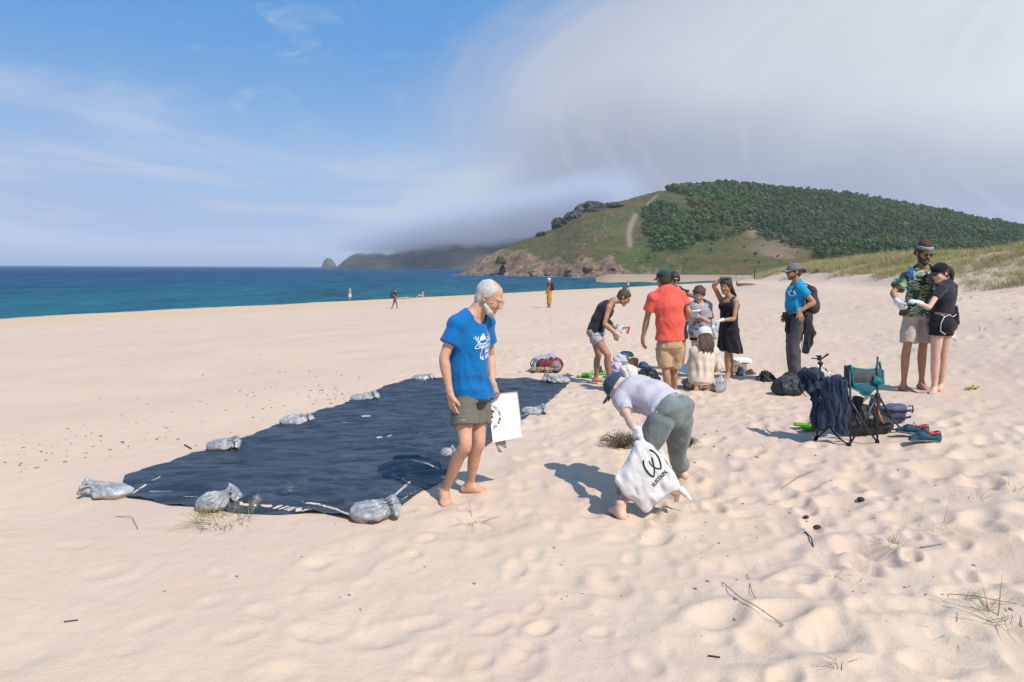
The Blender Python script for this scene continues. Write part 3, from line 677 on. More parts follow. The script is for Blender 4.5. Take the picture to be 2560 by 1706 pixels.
def foot(v, an, toe, L=0.25, k=0.014, toes=True, up=(0, 0, 1)):
    """an = ankle joint, toe = direction of the toes (horizontal)"""
    an = V3(an); up = V3(up); t = V3(toe); t = nrm(t-up*t.dot(up)); lat = np.cross(t, up); s = L/0.25
    sole = an-up*0.062*s; heel = sole-t*0.045*s
    v.group(0.025)
    v.tube(an+up*0.05, an-up*0.01, 0.036*s, 0.038*s); v.tube(an, heel+up*0.030*s, 0.036*s, (0.030*s, 0.030*s), lat)
    v.tube(heel+up*0.026*s, sole+t*0.12*s+up*0.020*s, (0.031*s, 0.026*s), (0.043*s, 0.020*s), lat)
    v.tube(an+t*0.015, sole+t*0.115*s+up*0.028*s, (0.033*s, 0.034*s), (0.036*s, 0.018*s), lat)
    if toes:
        for i, (o, ln, r) in enumerate([(0.030, 0.052, 0.014), (0.011, 0.048, 0.0105), (-0.005, 0.042, 0.010), (-0.019, 0.035, 0.0095), (-0.031, 0.027, 0.009)]):
            sg = 1 if v.big >= 0 else -1
            p = sole+t*0.118*s+lat*o*sg*s+up*0.014*s; v.tube(p, p+t*ln*s-up*0.003, r*s, r*s*0.9, k=0.007)
    else: v.tube(sole+t*0.12*s+up*0.018*s, sole+t*0.175*s+up*0.014*s, (0.042*s, 0.018*s), (0.030*s, 0.012*s), lat)
Vol.big = 1
def head_axes(f, u):
    f = nrm(f); u = V3(u); u = nrm(u-f*u.dot(f)); return [np.cross(f, u), f, u]        # right, forward, up
def head(v, c, ax, s=1.0, jaw=1.0, nose=1.0, chin=1.0, ears=True):
    R, F, U = ax; c = V3(c); A = (R, F, U); pt = lambda r, f, u: c+(R*r+F*f+U*u)*s
    v.group(0.022)
    v.ell(pt(0, -0.012, 0.032), (0.077*s, 0.098*s, 0.086*s), A)
    v.ell(pt(0, 0.028, -0.030), (0.063*s, 0.062*s, 0.078*s), A)
    v.tube(pt(-0.048*jaw, 0.0, -0.060), pt(-0.014, 0.066, -0.098*chin), 0.020*s, 0.017*s); v.tube(pt(0.048*jaw, 0.0, -0.060), pt(0.014, 0.066, -0.098*chin), 0.020*s, 0.017*s)
    v.ell(pt(0, 0.068, -0.098*chin), (0.024*s, 0.018*s, 0.018*s), A)
    for q in (-1, 1):
        v.ell(pt(q*0.036, 0.070, -0.030), (0.022*s, 0.020*s, 0.022*s), A, k=0.02)        # cheek bones
    v.tube(pt(-0.034, 0.078, 0.020), pt(0.034, 0.078, 0.020), 0.011*s, k=0.016)            # brow
    for q in (-1, 1): v.ell(pt(q*0.031, 0.098, 0.001), (0.017*s, 0.014*s, 0.012*s), A, k=0.012, sub=True)
    for q in (-1, 1): v.ell(pt(q*0.031, 0.076, 0.000), (0.014*s, 0.013*s, 0.012*s), A, k=0.003)
    v.tube(pt(0, 0.086, 0.010), pt(0, 0.106*nose, -0.030), 0.008*s, 0.0115*s, k=0.010)
    for q in (-1, 1): v.ell(pt(q*0.011, 0.096, -0.034), (0.008*s, 0.009*s, 0.007*s), A, k=0.006)
    v.tube(pt(-0.020, 0.082, -0.060), pt(0.020, 0.082, -0.060), 0.0072*s, k=0.006); v.tube(pt(-0.017, 0.081, -0.071), pt(0.017, 0.081, -0.071), 0.008*s, k=0.006)
    v.tube(pt(-0.026, 0.094, -0.0655), pt(0.026, 0.094, -0.0655), 0.0030*s, k=0.004, sub=True)
    if ears:
        for q in (-1, 1):
            v.ell(pt(q*0.079, -0.008, -0.008), (0.009*s, 0.018*s, 0.031*s), A, k=0.010); v.ell(pt(q*0.088, 0.0, -0.006), (0.006*s, 0.008*s, 0.015*s), A, k=0.004, sub=True)
    return pt
def hair_cap(c, ax, s=1.0, grow=0.010, low=-0.05, front=0.075, hl=0.045, sides=True, back=-0.06):
    """hair shell: inflated skull with the face zone taken away. hl = hairline height on the forehead"""
    R, F, U = ax; c = V3(c); A = (R, F, U); pt = lambda r, f, u: c+(R*r+F*f+U*u)*s; v = Vol(); v.group(0.02)
    g = grow; v.ell(pt(0, -0.014, 0.034), ((0.078+g)*s, (0.099+g)*s, (0.088+g)*s), A); v.ell(pt(0, -0.045, -0.030), ((0.064+g)*s, (0.055+g)*s, (0.058+g)*s), A)
    v.ell(pt(0, 0.100, hl-0.105), (0.085*s, 0.085*s, 0.105*s), A, k=0.014, sub=True)
    v.ell(pt(0, 0.055, hl-0.155), (0.10*s, 0.045*s, 0.12*s), A, k=0.01, sub=True)
    v.cut(pt(0, 0, back-0.03), -U)
    if not sides:
        for q in (-1, 1): v.ell(pt(q*0.095, 0.03, -0.05), (0.03*s, 0.05*s, 0.06*s), A, k=0.01, sub=True)
    return v
def strands(amp=0.004, sc=60, ax=None, seed=0, stretch=6.0):
    def f(V, N):
        q = V*sc+seed
        if ax is not None:
            R, F, U = ax; q = np.stack([V@R*sc, V@F*sc/2, V@U*sc/stretch], -1)+seed
        return amp*(vnoise(q)+0.5*vnoise(q*2.1+3))
    return f
def cap_mesh(name, c, ax, m, parent, s=1.0, brim_dir=1, vox=0.006, brim=True, lift=0.0, brim_m=None, down=0.0):
    """baseball cap: dome cut by a rim plane plus a curved brim"""
    R, F, U = ax; F2 = F*brim_dir; c = V3(c); pt = lambda r, f, u: c+(R*r+F2*f+U*u)*s; v = Vol(); v.group(0.01)
    v.ell(pt(0, -0.012, 0.036+lift), (0.090*s, 0.110*s, 0.094*s), (R, F2, U)); rim = nrm(U+F2*0.12)
    v.cut(pt(0, 0, 0.026+lift-down), -rim); crown = v.mesh(name, vox, m, parent, disp=lambda V, N: 0.0012*vnoise(V*30))
    if brim:
        b = Vol(); b.group(0.006)
        n = 7
        for i in range(n):
            a = (i/(n-1)-0.5)*1.7; x = math.sin(a)*0.070; b.tube(pt(x, 0.060*math.cos(a)+0.012, 0.032+lift-down-abs(a)*0.006), pt(x*0.92, 0.092+0.082*math.cos(a), 0.018+lift-down-abs(a)**2*0.022), (0.016*s, 0.0045*s), (0.014*s, 0.0040*s), R)
        bo = b.mesh('cap_brim', vox*0.7, brim_m or m, None, gk=0.01); adopt_part(bo, crown)
    return crown
def adopt_part(o, part):
    """sub-part: same parent inverse chain (part sits at identity under its thing)"""
    o.parent = part; return o
# ------------------------------------------------------------------ bodies and clothes
SKIN = mat('skin', (0.56, 0.335, 0.225), 0.55, 0.35, bump=0.15, bscale=90, var=0.10, vscale=14, sub=0.12)
SKIN_OLD = mat('skin_weathered', (0.52, 0.30, 0.20), 0.58, 0.35, bump=0.15, bscale=70, col2=(0.57, 0.31, 0.21), vscale=11, sub=0.12)
SKIN_TAN = mat('skin_tanned', (0.40, 0.205, 0.120), 0.5, 0.4, bump=0.15, bscale=90, var=0.12, vscale=12, sub=0.1)
SKIN_FAIR = mat('skin_fair', (0.62, 0.40, 0.30), 0.55, 0.35, bump=0.12, bscale=90, var=0.08, vscale=14, sub=0.12)
def cloth(name, col, var=0.08, rough=0.9, wr=0.5, **k): return mat(name, col, rough, k.pop('spec', 0.15), bump=wr*1.3, bscale=k.pop('bscale', 26), var=var, vscale=9, bdist=0.012, sheen=0.15, **k)
BLUE = cloth('blue_cotton', (0.003, 0.128, 0.370)); GREYSH = cloth('grey_green_nylon', (0.135, 0.125, 0.102))
WHITE = cloth('white_cotton', (0.74, 0.74, 0.74)); WHITEP = mat('white_print', (0.80, 0.86, 0.90), 0.7); BLACKP = mat('black_print', (0.012, 0.012, 0.012), 0.6)
WHAIR = mat('white_hair', (0.62, 0.60, 0.57), 0.75, 0.3, bump=0.9, bscale=160, col2=(0.44, 0.42, 0.40), vscale=90, bdist=0.008)
DHAIR = mat('dark_hair', (0.018, 0.012, 0.009), 0.45, 0.5, bump=0.9, bscale=160, col2=(0.05, 0.03, 0.02), vscale=70, bdist=0.008)
BHAIR = mat('brown_hair', (0.045, 0.024, 0.014), 0.5, 0.45, bump=0.9, bscale=160, col2=(0.10, 0.055, 0.03), vscale=70, bdist=0.008)
GOLD = mat('bronze_frame', (0.30, 0.19, 0.09), 0.35, 0.5, metal=0.7); LENS = mat('clear_lens', (0.8, 0.85, 0.85), 0.05, 0.5, trans=0.9)
DLENS = mat('dark_lens', (0.01, 0.01, 0.012), 0.08, 0.6); EYE = mat('eye_white', (0.6, 0.58, 0.55), 0.2); IRIS = mat('eye_iris', (0.03, 0.02, 0.015), 0.1)
GLOVE = mat('white_glove', (0.66, 0.66, 0.68), 0.85, 0.1, bump=0.4, bscale=60); GLOVEG = mat('grey_glove', (0.13, 0.15, 0.17), 0.6, 0.3, bump=0.4, bscale=60)
def mid_torso(J):
    sp = J['sp'] if 'sp' in J else lerp(J['pel'], J['nk'], 0.36)
    ch = J['ch'] if 'ch' in J else lerp(sp, J['nk'], 0.60)
    return V3(sp), V3(ch)
def sides(J): return nrm(V3(J['hL'])-V3(J['hR'])), nrm(V3(J['sL'])-V3(J['sR']))
def torso(v, J, e=0.0, w=(.160, .142, .165, .095), d=(.112, .105, .118, .062), k=0.04, yoke=0.050, g=1.0):
    sp, ch = mid_torso(J); hs, ss = sides(J); ms = nrm(hs+ss); pel, nk = V3(J['pel']), V3(J['nk']); r = [(w[i]*g+e, d[i]*g+e) for i in range(4)]
    v.tube(pel, sp, r[0], r[1], ms, k); v.tube(sp, ch, r[1], r[2], ss, k); v.tube(ch, lerp(ch, nk, 0.86), r[2], r[3], ss, k)
    sR, sL = V3(J['sR']), V3(J['sL']); v.tube(lerp(sR, sL, .04), lerp(sR, sL, .96), yoke*g+e, side=(0, 0, 1), k=k)
    n = nk+nrm(nk-ch)*0.02
    for s in (sR, sL): v.tube(lerp(s, nk, 0.15), lerp(s, n, 0.92), (yoke-.008)*g+e*.8, 0.040*g+e*.8, k=k)
def fwd_of(J): # chest forward
    ss = sides(J)[1]; up = nrm(V3(J['nk'])-V3(J['pel'])); f = np.cross(ss, up); return nrm(f)
def limb(v, pts, rs, side=(1, 0, 0), n=5, k=0):
    q = smooth2([tuple(p)+((r,) if np.isscalar(r) else (r[0],)) for p, r in zip(pts, rs)], n)
    for a, b in zip(q[:-1], q[1:]): v.tube(a[:3], b[:3], a[3], b[3], side, k)
def arm(v, s, e, w, r=1.0, k=0.02, sh=True):
    s, e, w = V3(s), V3(e), V3(w); v.group(k)
    d = nrm(lerp(s, w, .5)-e); limb(v, [s, lerp(s, e, .35), lerp(s, e, .75), e-d*-.004, lerp(e, w, .25), lerp(e, w, .65), w], [.053*r, .047*r, .040*r, .038*r, .0415*r, .031*r, .0245*r])
def leg(v, h, kn, an, r=1.0, back=(0, 1, 0), k=0.022, top=1.0):
    h, kn, an = V3(h), V3(kn), V3(an); b = nrm(back); v.group(k)
    limb(v, [h, lerp(h, kn, .35), lerp(h, kn, .75), kn, lerp(kn, an, .25)+b*.012, lerp(kn, an, .5)+b*.008, lerp(kn, an, .82), an], [.090*r*top, .082*r*top, .060*r, .051*r, .053*r, .048*r, .033*r, .034*r])
    v.tube(kn-b*.014, kn-b*.012-np.array([0, 0, .03]), .037*r, .034*r, k=.012)
def neck(v, J, r=0.056, ax=None):
    nk, hd = V3(J['nk']), V3(J['hd']); R, F, U = J['ax']; v.group(0.03)
    v.tube(nk-nrm(hd-nk)*0.03, hd-F*0.022-U*0.045, (r*1.08, r*1.05), (r, r), sides(J)[1]); v.tube(nk, hd+F*0.01-U*0.075, r*0.8, r*0.6)
def person(label, foot_px, J, Y=None, group=None):
    g = G(*foot_px); e = empty('person', tuple(g), label, 'person', group); Y0 = Y or g.y; out = {}
    for k, q in J.items():
        if isinstance(q, tuple) and len(q) == 3: out[k] = V3(P(q[0], q[1], Y0+q[2]))
        else: out[k] = q
    out['base'] = g; out['Y'] = Y0
    L = lambda a, b: round(float(np.linalg.norm(out[a]-out[b])), 3) if a in out and b in out else None
    print(label[:34], 'Y%.2f z%.2f' % (Y0, g.z), 'torso', L('pel', 'nk'), 'uaR', L('sR', 'eR'), 'faR', L('eR', 'wR'), 'uaL', L('sL', 'eL'), 'faL', L('eL', 'wL'), 'sh', L('sR', 'sL'), 'hip', L('hR', 'hL'),
          'thR', L('hR', 'kR'), 'shR', L('kR', 'aR'), 'thL', L('hL', 'kL'), 'shL', L('kL', 'aL'), 'nkhd', L('nk', 'hd'))
    return e, out
def glasses(c, ax, m_frame, m_lens, parent, s=1.0, r=0.019, dark=False, name='glasses'):
    R, F, U = ax; pt = lambda a, f, u: V3(c)+(R*a+F*f+U*u)*s; b = MB()
    for q in (-1, 1):
        ring = [pt(q*0.032+r*1.15*math.cos(t), 0.099-abs(math.cos(t))*0.002, -0.002+r*0.85*math.sin(t)) for t in np.linspace(0, 2*math.pi, 15)]
        b.tube(ring, 0.0022, 5); b.tube([pt(q*0.054, 0.096, 0.004), pt(q*0.080, 0.03, 0.004), pt(q*0.084, -0.01, -0.002)], 0.0022, 5)
    b.tube([pt(-0.012, 0.101, 0.002), pt(0.012, 0.101, 0.002)], 0.002, 5); fr = b.build(name, m_frame); adopt(fr, parent)
    for q in (-1, 1):
        l = MB(); l.add([pt(q*0.032, 0.099, -0.002)]+[pt(q*0.032+r*1.12*math.cos(t), 0.098, -0.002+r*0.82*math.sin(t)) for t in np.linspace(0, 2*math.pi, 14)[:-1]], [(0, i+1, (i+1) % 13+1) for i in range(13)])
        lo = l.build('lens', m_lens); lo.parent = fr
def eyes(c, ax, parent, s=1.0):
    R, F, U = ax; pt = lambda a, f, u: V3(c)+(R*a+F*f+U*u)*s
    for q in (-1, 1):
        b = Vol().group(0.001).ell(pt(q*0.031, 0.0835, 0.001), (0.0105*s, 0.0075*s, 0.0060*s), ax); e = b.mesh('eye', 0.0022, EYE, parent)
        i = Vol().group(0.001).ell(pt(q*0.031, 0.0900, 0.001), (0.0050*s, 0.0022*s, 0.0050*s), ax).mesh('iris', 0.0014, IRIS); i.parent = e
def bvh_of(o):
    me = o.data; return BVHTree.FromPolygons([v.co[:] for v in me.vertices], [p.vertices[:] for p in me.polygons])
def text_tris(txt, size, font_shear=0.0, bold=0.0):
    cu = bpy.data.curves.new('t', 'FONT'); cu.body = txt; cu.size = size; cu.align_x = 'CENTER'; cu.align_y = 'CENTER'; cu.shear = font_shear; cu.offset = bold; cu.resolution_u = 2
    o = bpy.data.objects.new('t', cu); COL.objects.link(o); bpy.context.view_layer.update(); me = bpy.data.meshes.new_from_object(o.evaluated_get(bpy.context.evaluated_depsgraph_get()))
    V = [(v.co.x, v.co.y) for v in me.vertices]; F = [tuple(p.vertices) for p in me.polygons]; bpy.data.objects.remove(o); return V, F
def decal(name, polys, origin, xd, yd, bvh, m, parent, off=0.003, sub=0.012):
    """flat print (2-D faces) laid onto a garment along its normal direction"""
    o, xd, yd = Vector(origin), Vector(xd).normalized(), Vector(yd).normalized(); n = xd.cross(yd).normalized(); bm = bmesh.new()
    for V, F in polys:
        vs = [bm.verts.new((a, b, 0)) for a, b in V]
        for f in F:
            try: bm.faces.new([vs[i] for i in f])
            except ValueError: pass
    for _ in range(3):
        ed = [e for e in bm.edges if e.calc_length() > sub]
        if not ed: break
        bmesh.ops.subdivide_edges(bm, edges=ed, cuts=1); bmesh.ops.triangulate(bm, faces=bm.faces)
    bm.faces.ensure_lookup_table(); bad = []
    for v in bm.verts:
        w = o+xd*v.co.x+yd*v.co.y; h = bvh.ray_cast(w+n*0.25, -n)
        if h[0] is None: bad.append(v); continue
        v.co = h[0]+n*off*0.6+h[1]*off*0.4*(1 if h[1].dot(n) > 0 else -1)
    bmesh.ops.delete(bm, geom=bad, context='VERTS')
    me = bpy.data.meshes.new(name); bm.to_mesh(me); bm.free(); me.materials.append(m); ob = bpy.data.objects.new(name, me); link(ob); ob.parent = parent; return ob
def on(bv, px, py):
    d = ray(px, py).normalized(); h = bv.ray_cast(Vector((0, 0, CAMZ)), d); return h[0] if h[0] is not None else Vector((0, 0, CAMZ))+d*5
def stroke(pts, w):
    """2-D polyline as thin quads"""
    V = []; F = []
    ws = w if hasattr(w, '__len__') else [w]*len(pts)
    for i, p in enumerate(pts):
        a = pts[max(i-1, 0)]; b = pts[min(i+1, len(pts)-1)]; dx, dy = b[0]-a[0], b[1]-a[1]; L = math.hypot(dx, dy)+1e-9; nx, ny = -dy/L*ws[i]/2, dx/L*ws[i]/2
        V += [(p[0]+nx, p[1]+ny), (p[0]-nx, p[1]-ny)]
        if i: F.append((2*i-2, 2*i-1, 2*i+1, 2*i))
    return V, F
def smooth2(pts, n=6):
    out = []; m = len(pts)
    for i in range(m-1):
        p0, p1, p2, p3 = pts[max(i-1, 0)], pts[i], pts[i+1], pts[min(i+2, m-1)]
        for k in range(n):
            t = k/n; out.append(tuple(0.5*(2*b+(c-a)*t+(2*a-5*b+4*c-d)*t*t+(-a+3*b-3*c+d)*t**3) for a, b, c, d in zip(p0, p1, p2, p3)))
    return out+[tuple(pts[-1])]
def short_leg(v, h, kn, frac, r0, r1, k=0.03):
    h, kn = V3(h), V3(kn); e = lerp(h, kn, frac); d = nrm(kn-h); v.group(k); v.tube(h, e+d*0.04, r0, r1, cap=0.02); v.cut(e, d)
def sleeve(v, s, e, frac, r0, r1, k=0.03, side=(1, 0, 0)):
    s, e = V3(s), V3(e); q = lerp(s, e, frac); d = nrm(e-s); v.group(k); v.tube(s, q+d*0.03, r0, r1, side, cap=0.02); v.cut(q, d)

# ================================================================== 1  the elderly man by the tarp
def old_man():
    ax = head_axes((0.86, -0.30, -0.42), (0.35, -0.1, 0.9))
    J = dict(pel=(1176, 976, .03), sp=(1168, 920, .02), ch=(1172, 848, .02), nk=(1188, 783, 0.01), hd=(1224, 744, 0.0), ax=ax,
             sR=(1141, 812, -.12), sL=(1216, 809, .19), eR=(1109, 895, -.17), wR=(1125, 984, -.19), eL=(1226, 892, .27), wL=(1230, 958, .10),
             hR=(1157, 985, -.06), hL=(1196, 985, .11), kR=(1163, 1113, -.19), aR=(1110, 1226, .02), kL=(1197, 1106, .02), aL=(1174, 1216, .17))
    e, J = person('white-haired elderly man in a blue T-shirt and grey shorts standing by the tarp', (1112, 1254), J, 5.22)
    gz = lambda p: Hs(p[0], p[1])
    for a in ('aR', 'aL'): J[a][2] = gz(J[a])+0.052
    v = Vol(); v.group(0.04); torso(v, J, -.004, w=(.150, .140, .160, .095), d=(.105, .112, .112, .062))
    tR = nrm((0.22, -0.95, 0)); tL = nrm((0.95, -0.32, 0)); bR = -tR*0.5-np.array([.6, 0, 0]); 
    leg(v, J['hR'], J['kR'], J['aR'], .95, bR); leg(v, J['hL'], J['kL'], J['aL'], .95, -tL)
    Vol.big = -1; foot(v, J['aR'], tR, 0.25); Vol.big = 1; foot(v, J['aL'], tL, 0.25)
    arm(v, J['sR'], J['eR'], J['wR'], .97); arm(v, J['sL'], J['eL'], J['wL'], .97)
    hand(v, J['wR'], (0.16, -0.05, -1), (0.75, 0.65, 0), (0.7, -0.7, 0), L=0.19, curl=[.16, .2, .22, .26], spread=0.10)
    hand(v, J['wL'], (0.25, -0.15, -0.95), (0.15, 0.98, 0), (-0.9, 0, -.1), L=0.18, curl=[.55, .6, .6, .62], spread=0.03, tcurl=-0.4)
    neck(v, J, 0.060); head(v, J['hd'], ax, 1.06, nose=1.05)
    v.mesh('body', 0.0052, SKIN_OLD, e, disp=lambda V, N: 0.0012*vnoise(V*38)+0.0007*vnoise(V*90))
    # hair, beard
    h = hair_cap(J['hd'], ax, 1.05, grow=0.006, hl=0.105, back=-0.045); R, F, U = ax
    h.ell(V3(J['hd'])+F*0.03+U*0.125, (0.045, 0.055, 0.03), ax, k=0.02, sub=True)
    h.mesh('hair', 0.0055, WHAIR, e, disp=strands(0.0025, 60, ax))
    b = Vol().group(0.016); pt = lambda r, f, u: V3(J['hd'])+(R*r+F*f+U*u)*1.06
    for q in (-1, 1):
        b.tube(pt(q*0.066, 0.012, -0.050), pt(q*0.042, 0.050, -0.094), 0.012, 0.015); b.tube(pt(q*0.040, 0.048, -0.092), pt(0, 0.074, -0.104), 0.018, 0.021); b.tube(pt(q*0.058, 0.020, -0.062), pt(q*0.032, 0.066, -0.080), 0.016, 0.017)
        b.tube(pt(q*0.026, 0.088, -0.062), pt(q*0.004, 0.095, -0.052), 0.006, 0.0075, k=0.008)
    b.ell(pt(0, 0.097, -0.066), (0.018, 0.014, 0.006), ax, k=0.004, sub=True)
    b.mesh('beard', 0.0045, WHAIR, e, disp=strands(0.0022, 80, ax, 5))
    for q in (-1, 1):
        Vol().group(0.004).tube(pt(q*0.018, 0.093, 0.020), pt(q*0.044, 0.084, 0.021), 0.006, 0.004).mesh('eyebrow', 0.003, WHAIR, e)
    eyes(J['hd'], ax, e, 1.06); glasses(J['hd'], ax, GOLD, LENS, e, 1.08)
    # T-shirt
    s = Vol(); s.group(0.05); J2 = dict(J); J2['sR'] = lerp(J['sR'], J['sL'], -.02); J2['sL'] = lerp(J['sR'], J['sL'], 1.02)
    torso(s, J2, 0.017, yoke=.054, w=(.166, .158, .168, .100), d=(.125, .130, .118, .064)); dn = nrm(V3(J['pel'])-V3(J['sp'])); hs = sides(J)[0]
    s.tube(J['pel'], J['pel']+dn*0.08, (.190, .150), (.196, .156), hs)
    s.cut(V3(P(1176, 991, J['Y']+.03)), dn*1.0+hs*(-0.13)+np.array([-.18, 0, 0]))
    sd = fwd_of(J)
    for a in 'RL': sleeve(s, lerp(J['s'+a], J['nk'], .12), lerp(J['s'+a], J['e'+a], 1), .60, (.070, .072), (.074, .086), side=sd)
    s.g.append({'p': [], 'cut': [], 'k': .01}); s.g.pop()
    nk = V3(J['nk']); cr = nk-nrm(V3(J['hd'])-nk)*0.0
    for g in s.g: g['p'].append((cr+sd*0.030-np.array([0, 0, .018]), cr+sd*0.045+np.array([0, 0, .12]), (.084, .076), (.12, .12), sides(J)[1], 0.010, True, 0.062))
    sp = V3(J['sp'])
    def drape(V, N):
        q = V-sp; a = q[:, 2]*2.2+q@sides(J)[1]*3.2; u = q@sides(J)[1]; low = sstep(.30, -.1, q[:, 2])
        return 0.006*low*np.sin(a*9+2*vnoise(V*4))*sstep(.02, .12, np.abs(u))+0.006*np.sin(u*34+3*vnoise(V*5)+q[:, 2]*4)*sstep(.05, -.18, q[:, 2])
    sh = s.mesh('t_shirt', 0.0065, BLUE, e, disp=both(folds(0.009, (6, 6, 3.4), 3), drape))
    # white printed drawing and lettering (boat on the chest)
    bv = bvh_of(sh); o = on(bv, 1210, 868); xd = Vector(sides(J)[1]); ydir = Vector((0, 0, 1)); xd = (xd-ydir*xd.z).normalized()
    k = 0.0039; q = lambda pts: [((x-640)/19.6*k*1.12, (800-y)/19.6*k*0.84) for x, y in pts]      # doodle read off the photo
    L = [stroke(smooth2(q(p)), 0.0045) for p in ([(190, 340), (300, 450), (360, 560), (470, 640)], [(260, 270), (350, 420), (420, 560)], [(400, 290), (380, 420)],
         [(420, 520), (230, 760), (250, 830), (400, 820), (640, 740), (800, 700)], [(400, 560), (480, 640), (650, 610), (800, 540), (960, 480), (1120, 430)], [(700, 430), (820, 500), (960, 470)],
         [(890, 150), (930, 300), (960, 500), (1000, 640), (1030, 760)], [(820, 400), (900, 350), (1000, 420), (1100, 500)], [(500, 700), (700, 640), (900, 640)],
         [(545, 780), (500, 980), (460, 1150), (470, 1320)])]
    L.append((q([(420, 500), (480, 330), (600, 190), (650, 190), (700, 320), (740, 420)]), [(0, 1, 2, 3, 4, 5)]))
    for cx, cy, r in ((405, 715, 55), (500, 1280, 40)): L.append(stroke([((cx+r*math.cos(t)-640)/19.6*k*1.12, (800-cy+r*math.sin(t))/19.6*k*.84) for t in np.linspace(0, 6.3, 12)], .0042))
    for txt, cx, cy, sz in (('TODO', 740, 800, .036), ('Mar', 900, 1000, .044), ('L GALL', 900, 1250, .044)):
        Vt, Ft = text_tris(txt, sz, 0.2, 0.0012); ox, oy = (cx-640)/19.6*k*1.12, (800-cy)/19.6*k*.84; L.append(([(a*1.2+ox, b+oy+0.12*a) for a, b in Vt], Ft))
    decal('print', L, o, xd, ydir, bv, WHITEP, sh)
    # shorts
    s = Vol(); s.group(0.03); hs = sides(J)[0]; fw = nrm(np.cross(hs, nrm(V3(J['sp'])-V3(J['pel']))))
    s.tube(V3(J['pel'])+[0, 0, .08], V3(J['pel'])-[0, 0, .06], (.145, .110), (.166, .125), hs, cap=.02); s.ell(V3(J['pel'])-fw*0.05-[0, 0, .06], (.14, .075, .09), (hs, fw, [0, 0, 1]))
    short_leg(s, J['hR']+[0, 0, -.02], J['kR'], .60, (.094, .100), (.102, .114), .02); short_leg(s, J['hL']+[0, 0, -.02], J['kL'], .60, (.092, .100), (.098, .110), .02)
    sh2 = s.mesh('shorts', 0.0065, GREYSH, e, disp=folds(0.007, (9, 9, 7), 8, .35))
    bv = bvh_of(sh2); HM = [stroke([(-.024+.006*i, .003*(-1)**i) for i in range(9)], .0035)]; 
    decal('hem_mark', HM, on(bv, 1149, 1050), xd, ydir, bv, mat('pale_print', (.45, .43, .40)), sh2)
    return e, J
OLD, OJ = old_man()

# ---- the white bag he holds
def old_bag():
    Y = OJ['wL'][1]+0.035; c = [P(1219, 987, Y), P(1294, 979, Y+.03), P(1307, 1091, Y+.02), P(1232, 1107, Y-.04)]
    c = [V3(q) for q in c]; nu, nv = 15, 21; V = []; n = nrm(np.cross(c[1]-c[0], c[3]-c[0])); n = -n if n[1] > 0 else n
    for sgn in (1, -1):
        for j in range(nv):
            for i in range(nu):
                u, w = i/(nu-1), j/(nv-1); p = (c[0]*(1-u)+c[1]*u)*(1-w)+(c[3]*(1-u)+c[2]*u)*w
                bul = 0.015*math.sin(math.pi*u)*math.sin(math.pi*min(w*1.0, 1))+0.003+.003*w; V.append(p+n*sgn*bul+n*0.004*vnoise(p[None]*14)[0]+n*(.0015*(abs(u-.5) < .04)))
    F = grid_faces(nv, nu).tolist(); F2 = [[a+nu*nv for a in f[::-1]] for f in F]; V = np.array(V)
    b = [i for i in range(nu)]; r = [j*nu+nu-1 for j in range(nv)]; t = [(nv-1)*nu+i for i in range(nu)][::-1]; l = [j*nu for j in range(nv)][::-1]
    loop = b+r[1:]+t[1:]+l[1:-1]; K = nu*nv; E = [[loop[i], loop[(i+1) % len(loop)], loop[(i+1) % len(loop)]+K, loop[i]+K] for i in range(len(loop))]
    m = mat('white_sack_paper', (0.76, 0.75, 0.73), 0.6, 0.3, bump=0.5, bscale=14, bdist=0.01)
    e = empty('paper_bag', P(1262, 1091, Y), 'flat white bag with round black lettering held in the elderly man\'s left hand', 'bag')
    o = np_mesh('bag_body', V, np.array(F+F2+E), m); adopt(o, e); bv = bvh_of(o)
    xd = Vector(c[1]-c[0]).normalized(); yd = Vector(c[0]-c[3]).normalized(); cen = (c[0]*1.02-c[1]*.02)*(1-.46)+(c[3]*1.02-c[2]*.02)*.46
    L = []; txt = 'ASOCIACION MAR DE FABULA '; R = 0.083; k = len(txt)
    for i, ch in enumerate(txt):
        if ch == ' ': continue
        Vt, Ft = text_tris(ch, 0.023, 0, .0006); th = math.radians(112)-2*math.pi*i/k*0.80; ca, sa = math.cos(th-math.pi/2), math.sin(th-math.pi/2)
        pos = [(a*ca-b*sa+R*math.cos(th), a*sa+b*ca+R*1.08*math.sin(th)) for a, b in Vt]
        L.append((pos, Ft))
    rg = random.Random(3)
    for i in range(26):        # the small mark in the middle
        a = rg.uniform(-.020, .046); b = rg.uniform(-.05, .055); s = rg.uniform(.004, .010); a = a*0.6+.012*math.sin(b*60); L.append(([(a-s, b-s*.5), (a+s, b-s), (a+s*.4, b+s), (a-s*.7, b+s*.6)], [(0, 1, 2, 3)]))
    decal('print', L, cen, xd, yd, bv, BLACKP, o, off=.002)
    b = MB(); q = [P(1236, 1105, Y-.01), P(1263, 1100, Y+.02), P(1266, 1122, Y+.03), P(1245, 1112, Y), P(1256, 1132, Y+.02), P(1246, 1130, Y)]
    b.add(q, [(0, 1, 2, 3), (0, 3, 4, 5)]); fl = b.build('bag_flap', mat('bag_lining', (0.42, 0.37, 0.30), .8)); adopt(fl, e)
    sm = fl.modifiers.new('thick', 'SOLIDIFY'); sm.thickness = .003
old_bag()
CORAL = cloth('coral_cotton', (0.70, 0.105, 0.075)); KHAKI = cloth('khaki_cotton', (0.42, 0.29, 0.17)); BLACKC = cloth('black_cotton', (0.014, 0.014, 0.018)); NAVYC = cloth('charcoal_cotton', (0.022, 0.022, 0.030))
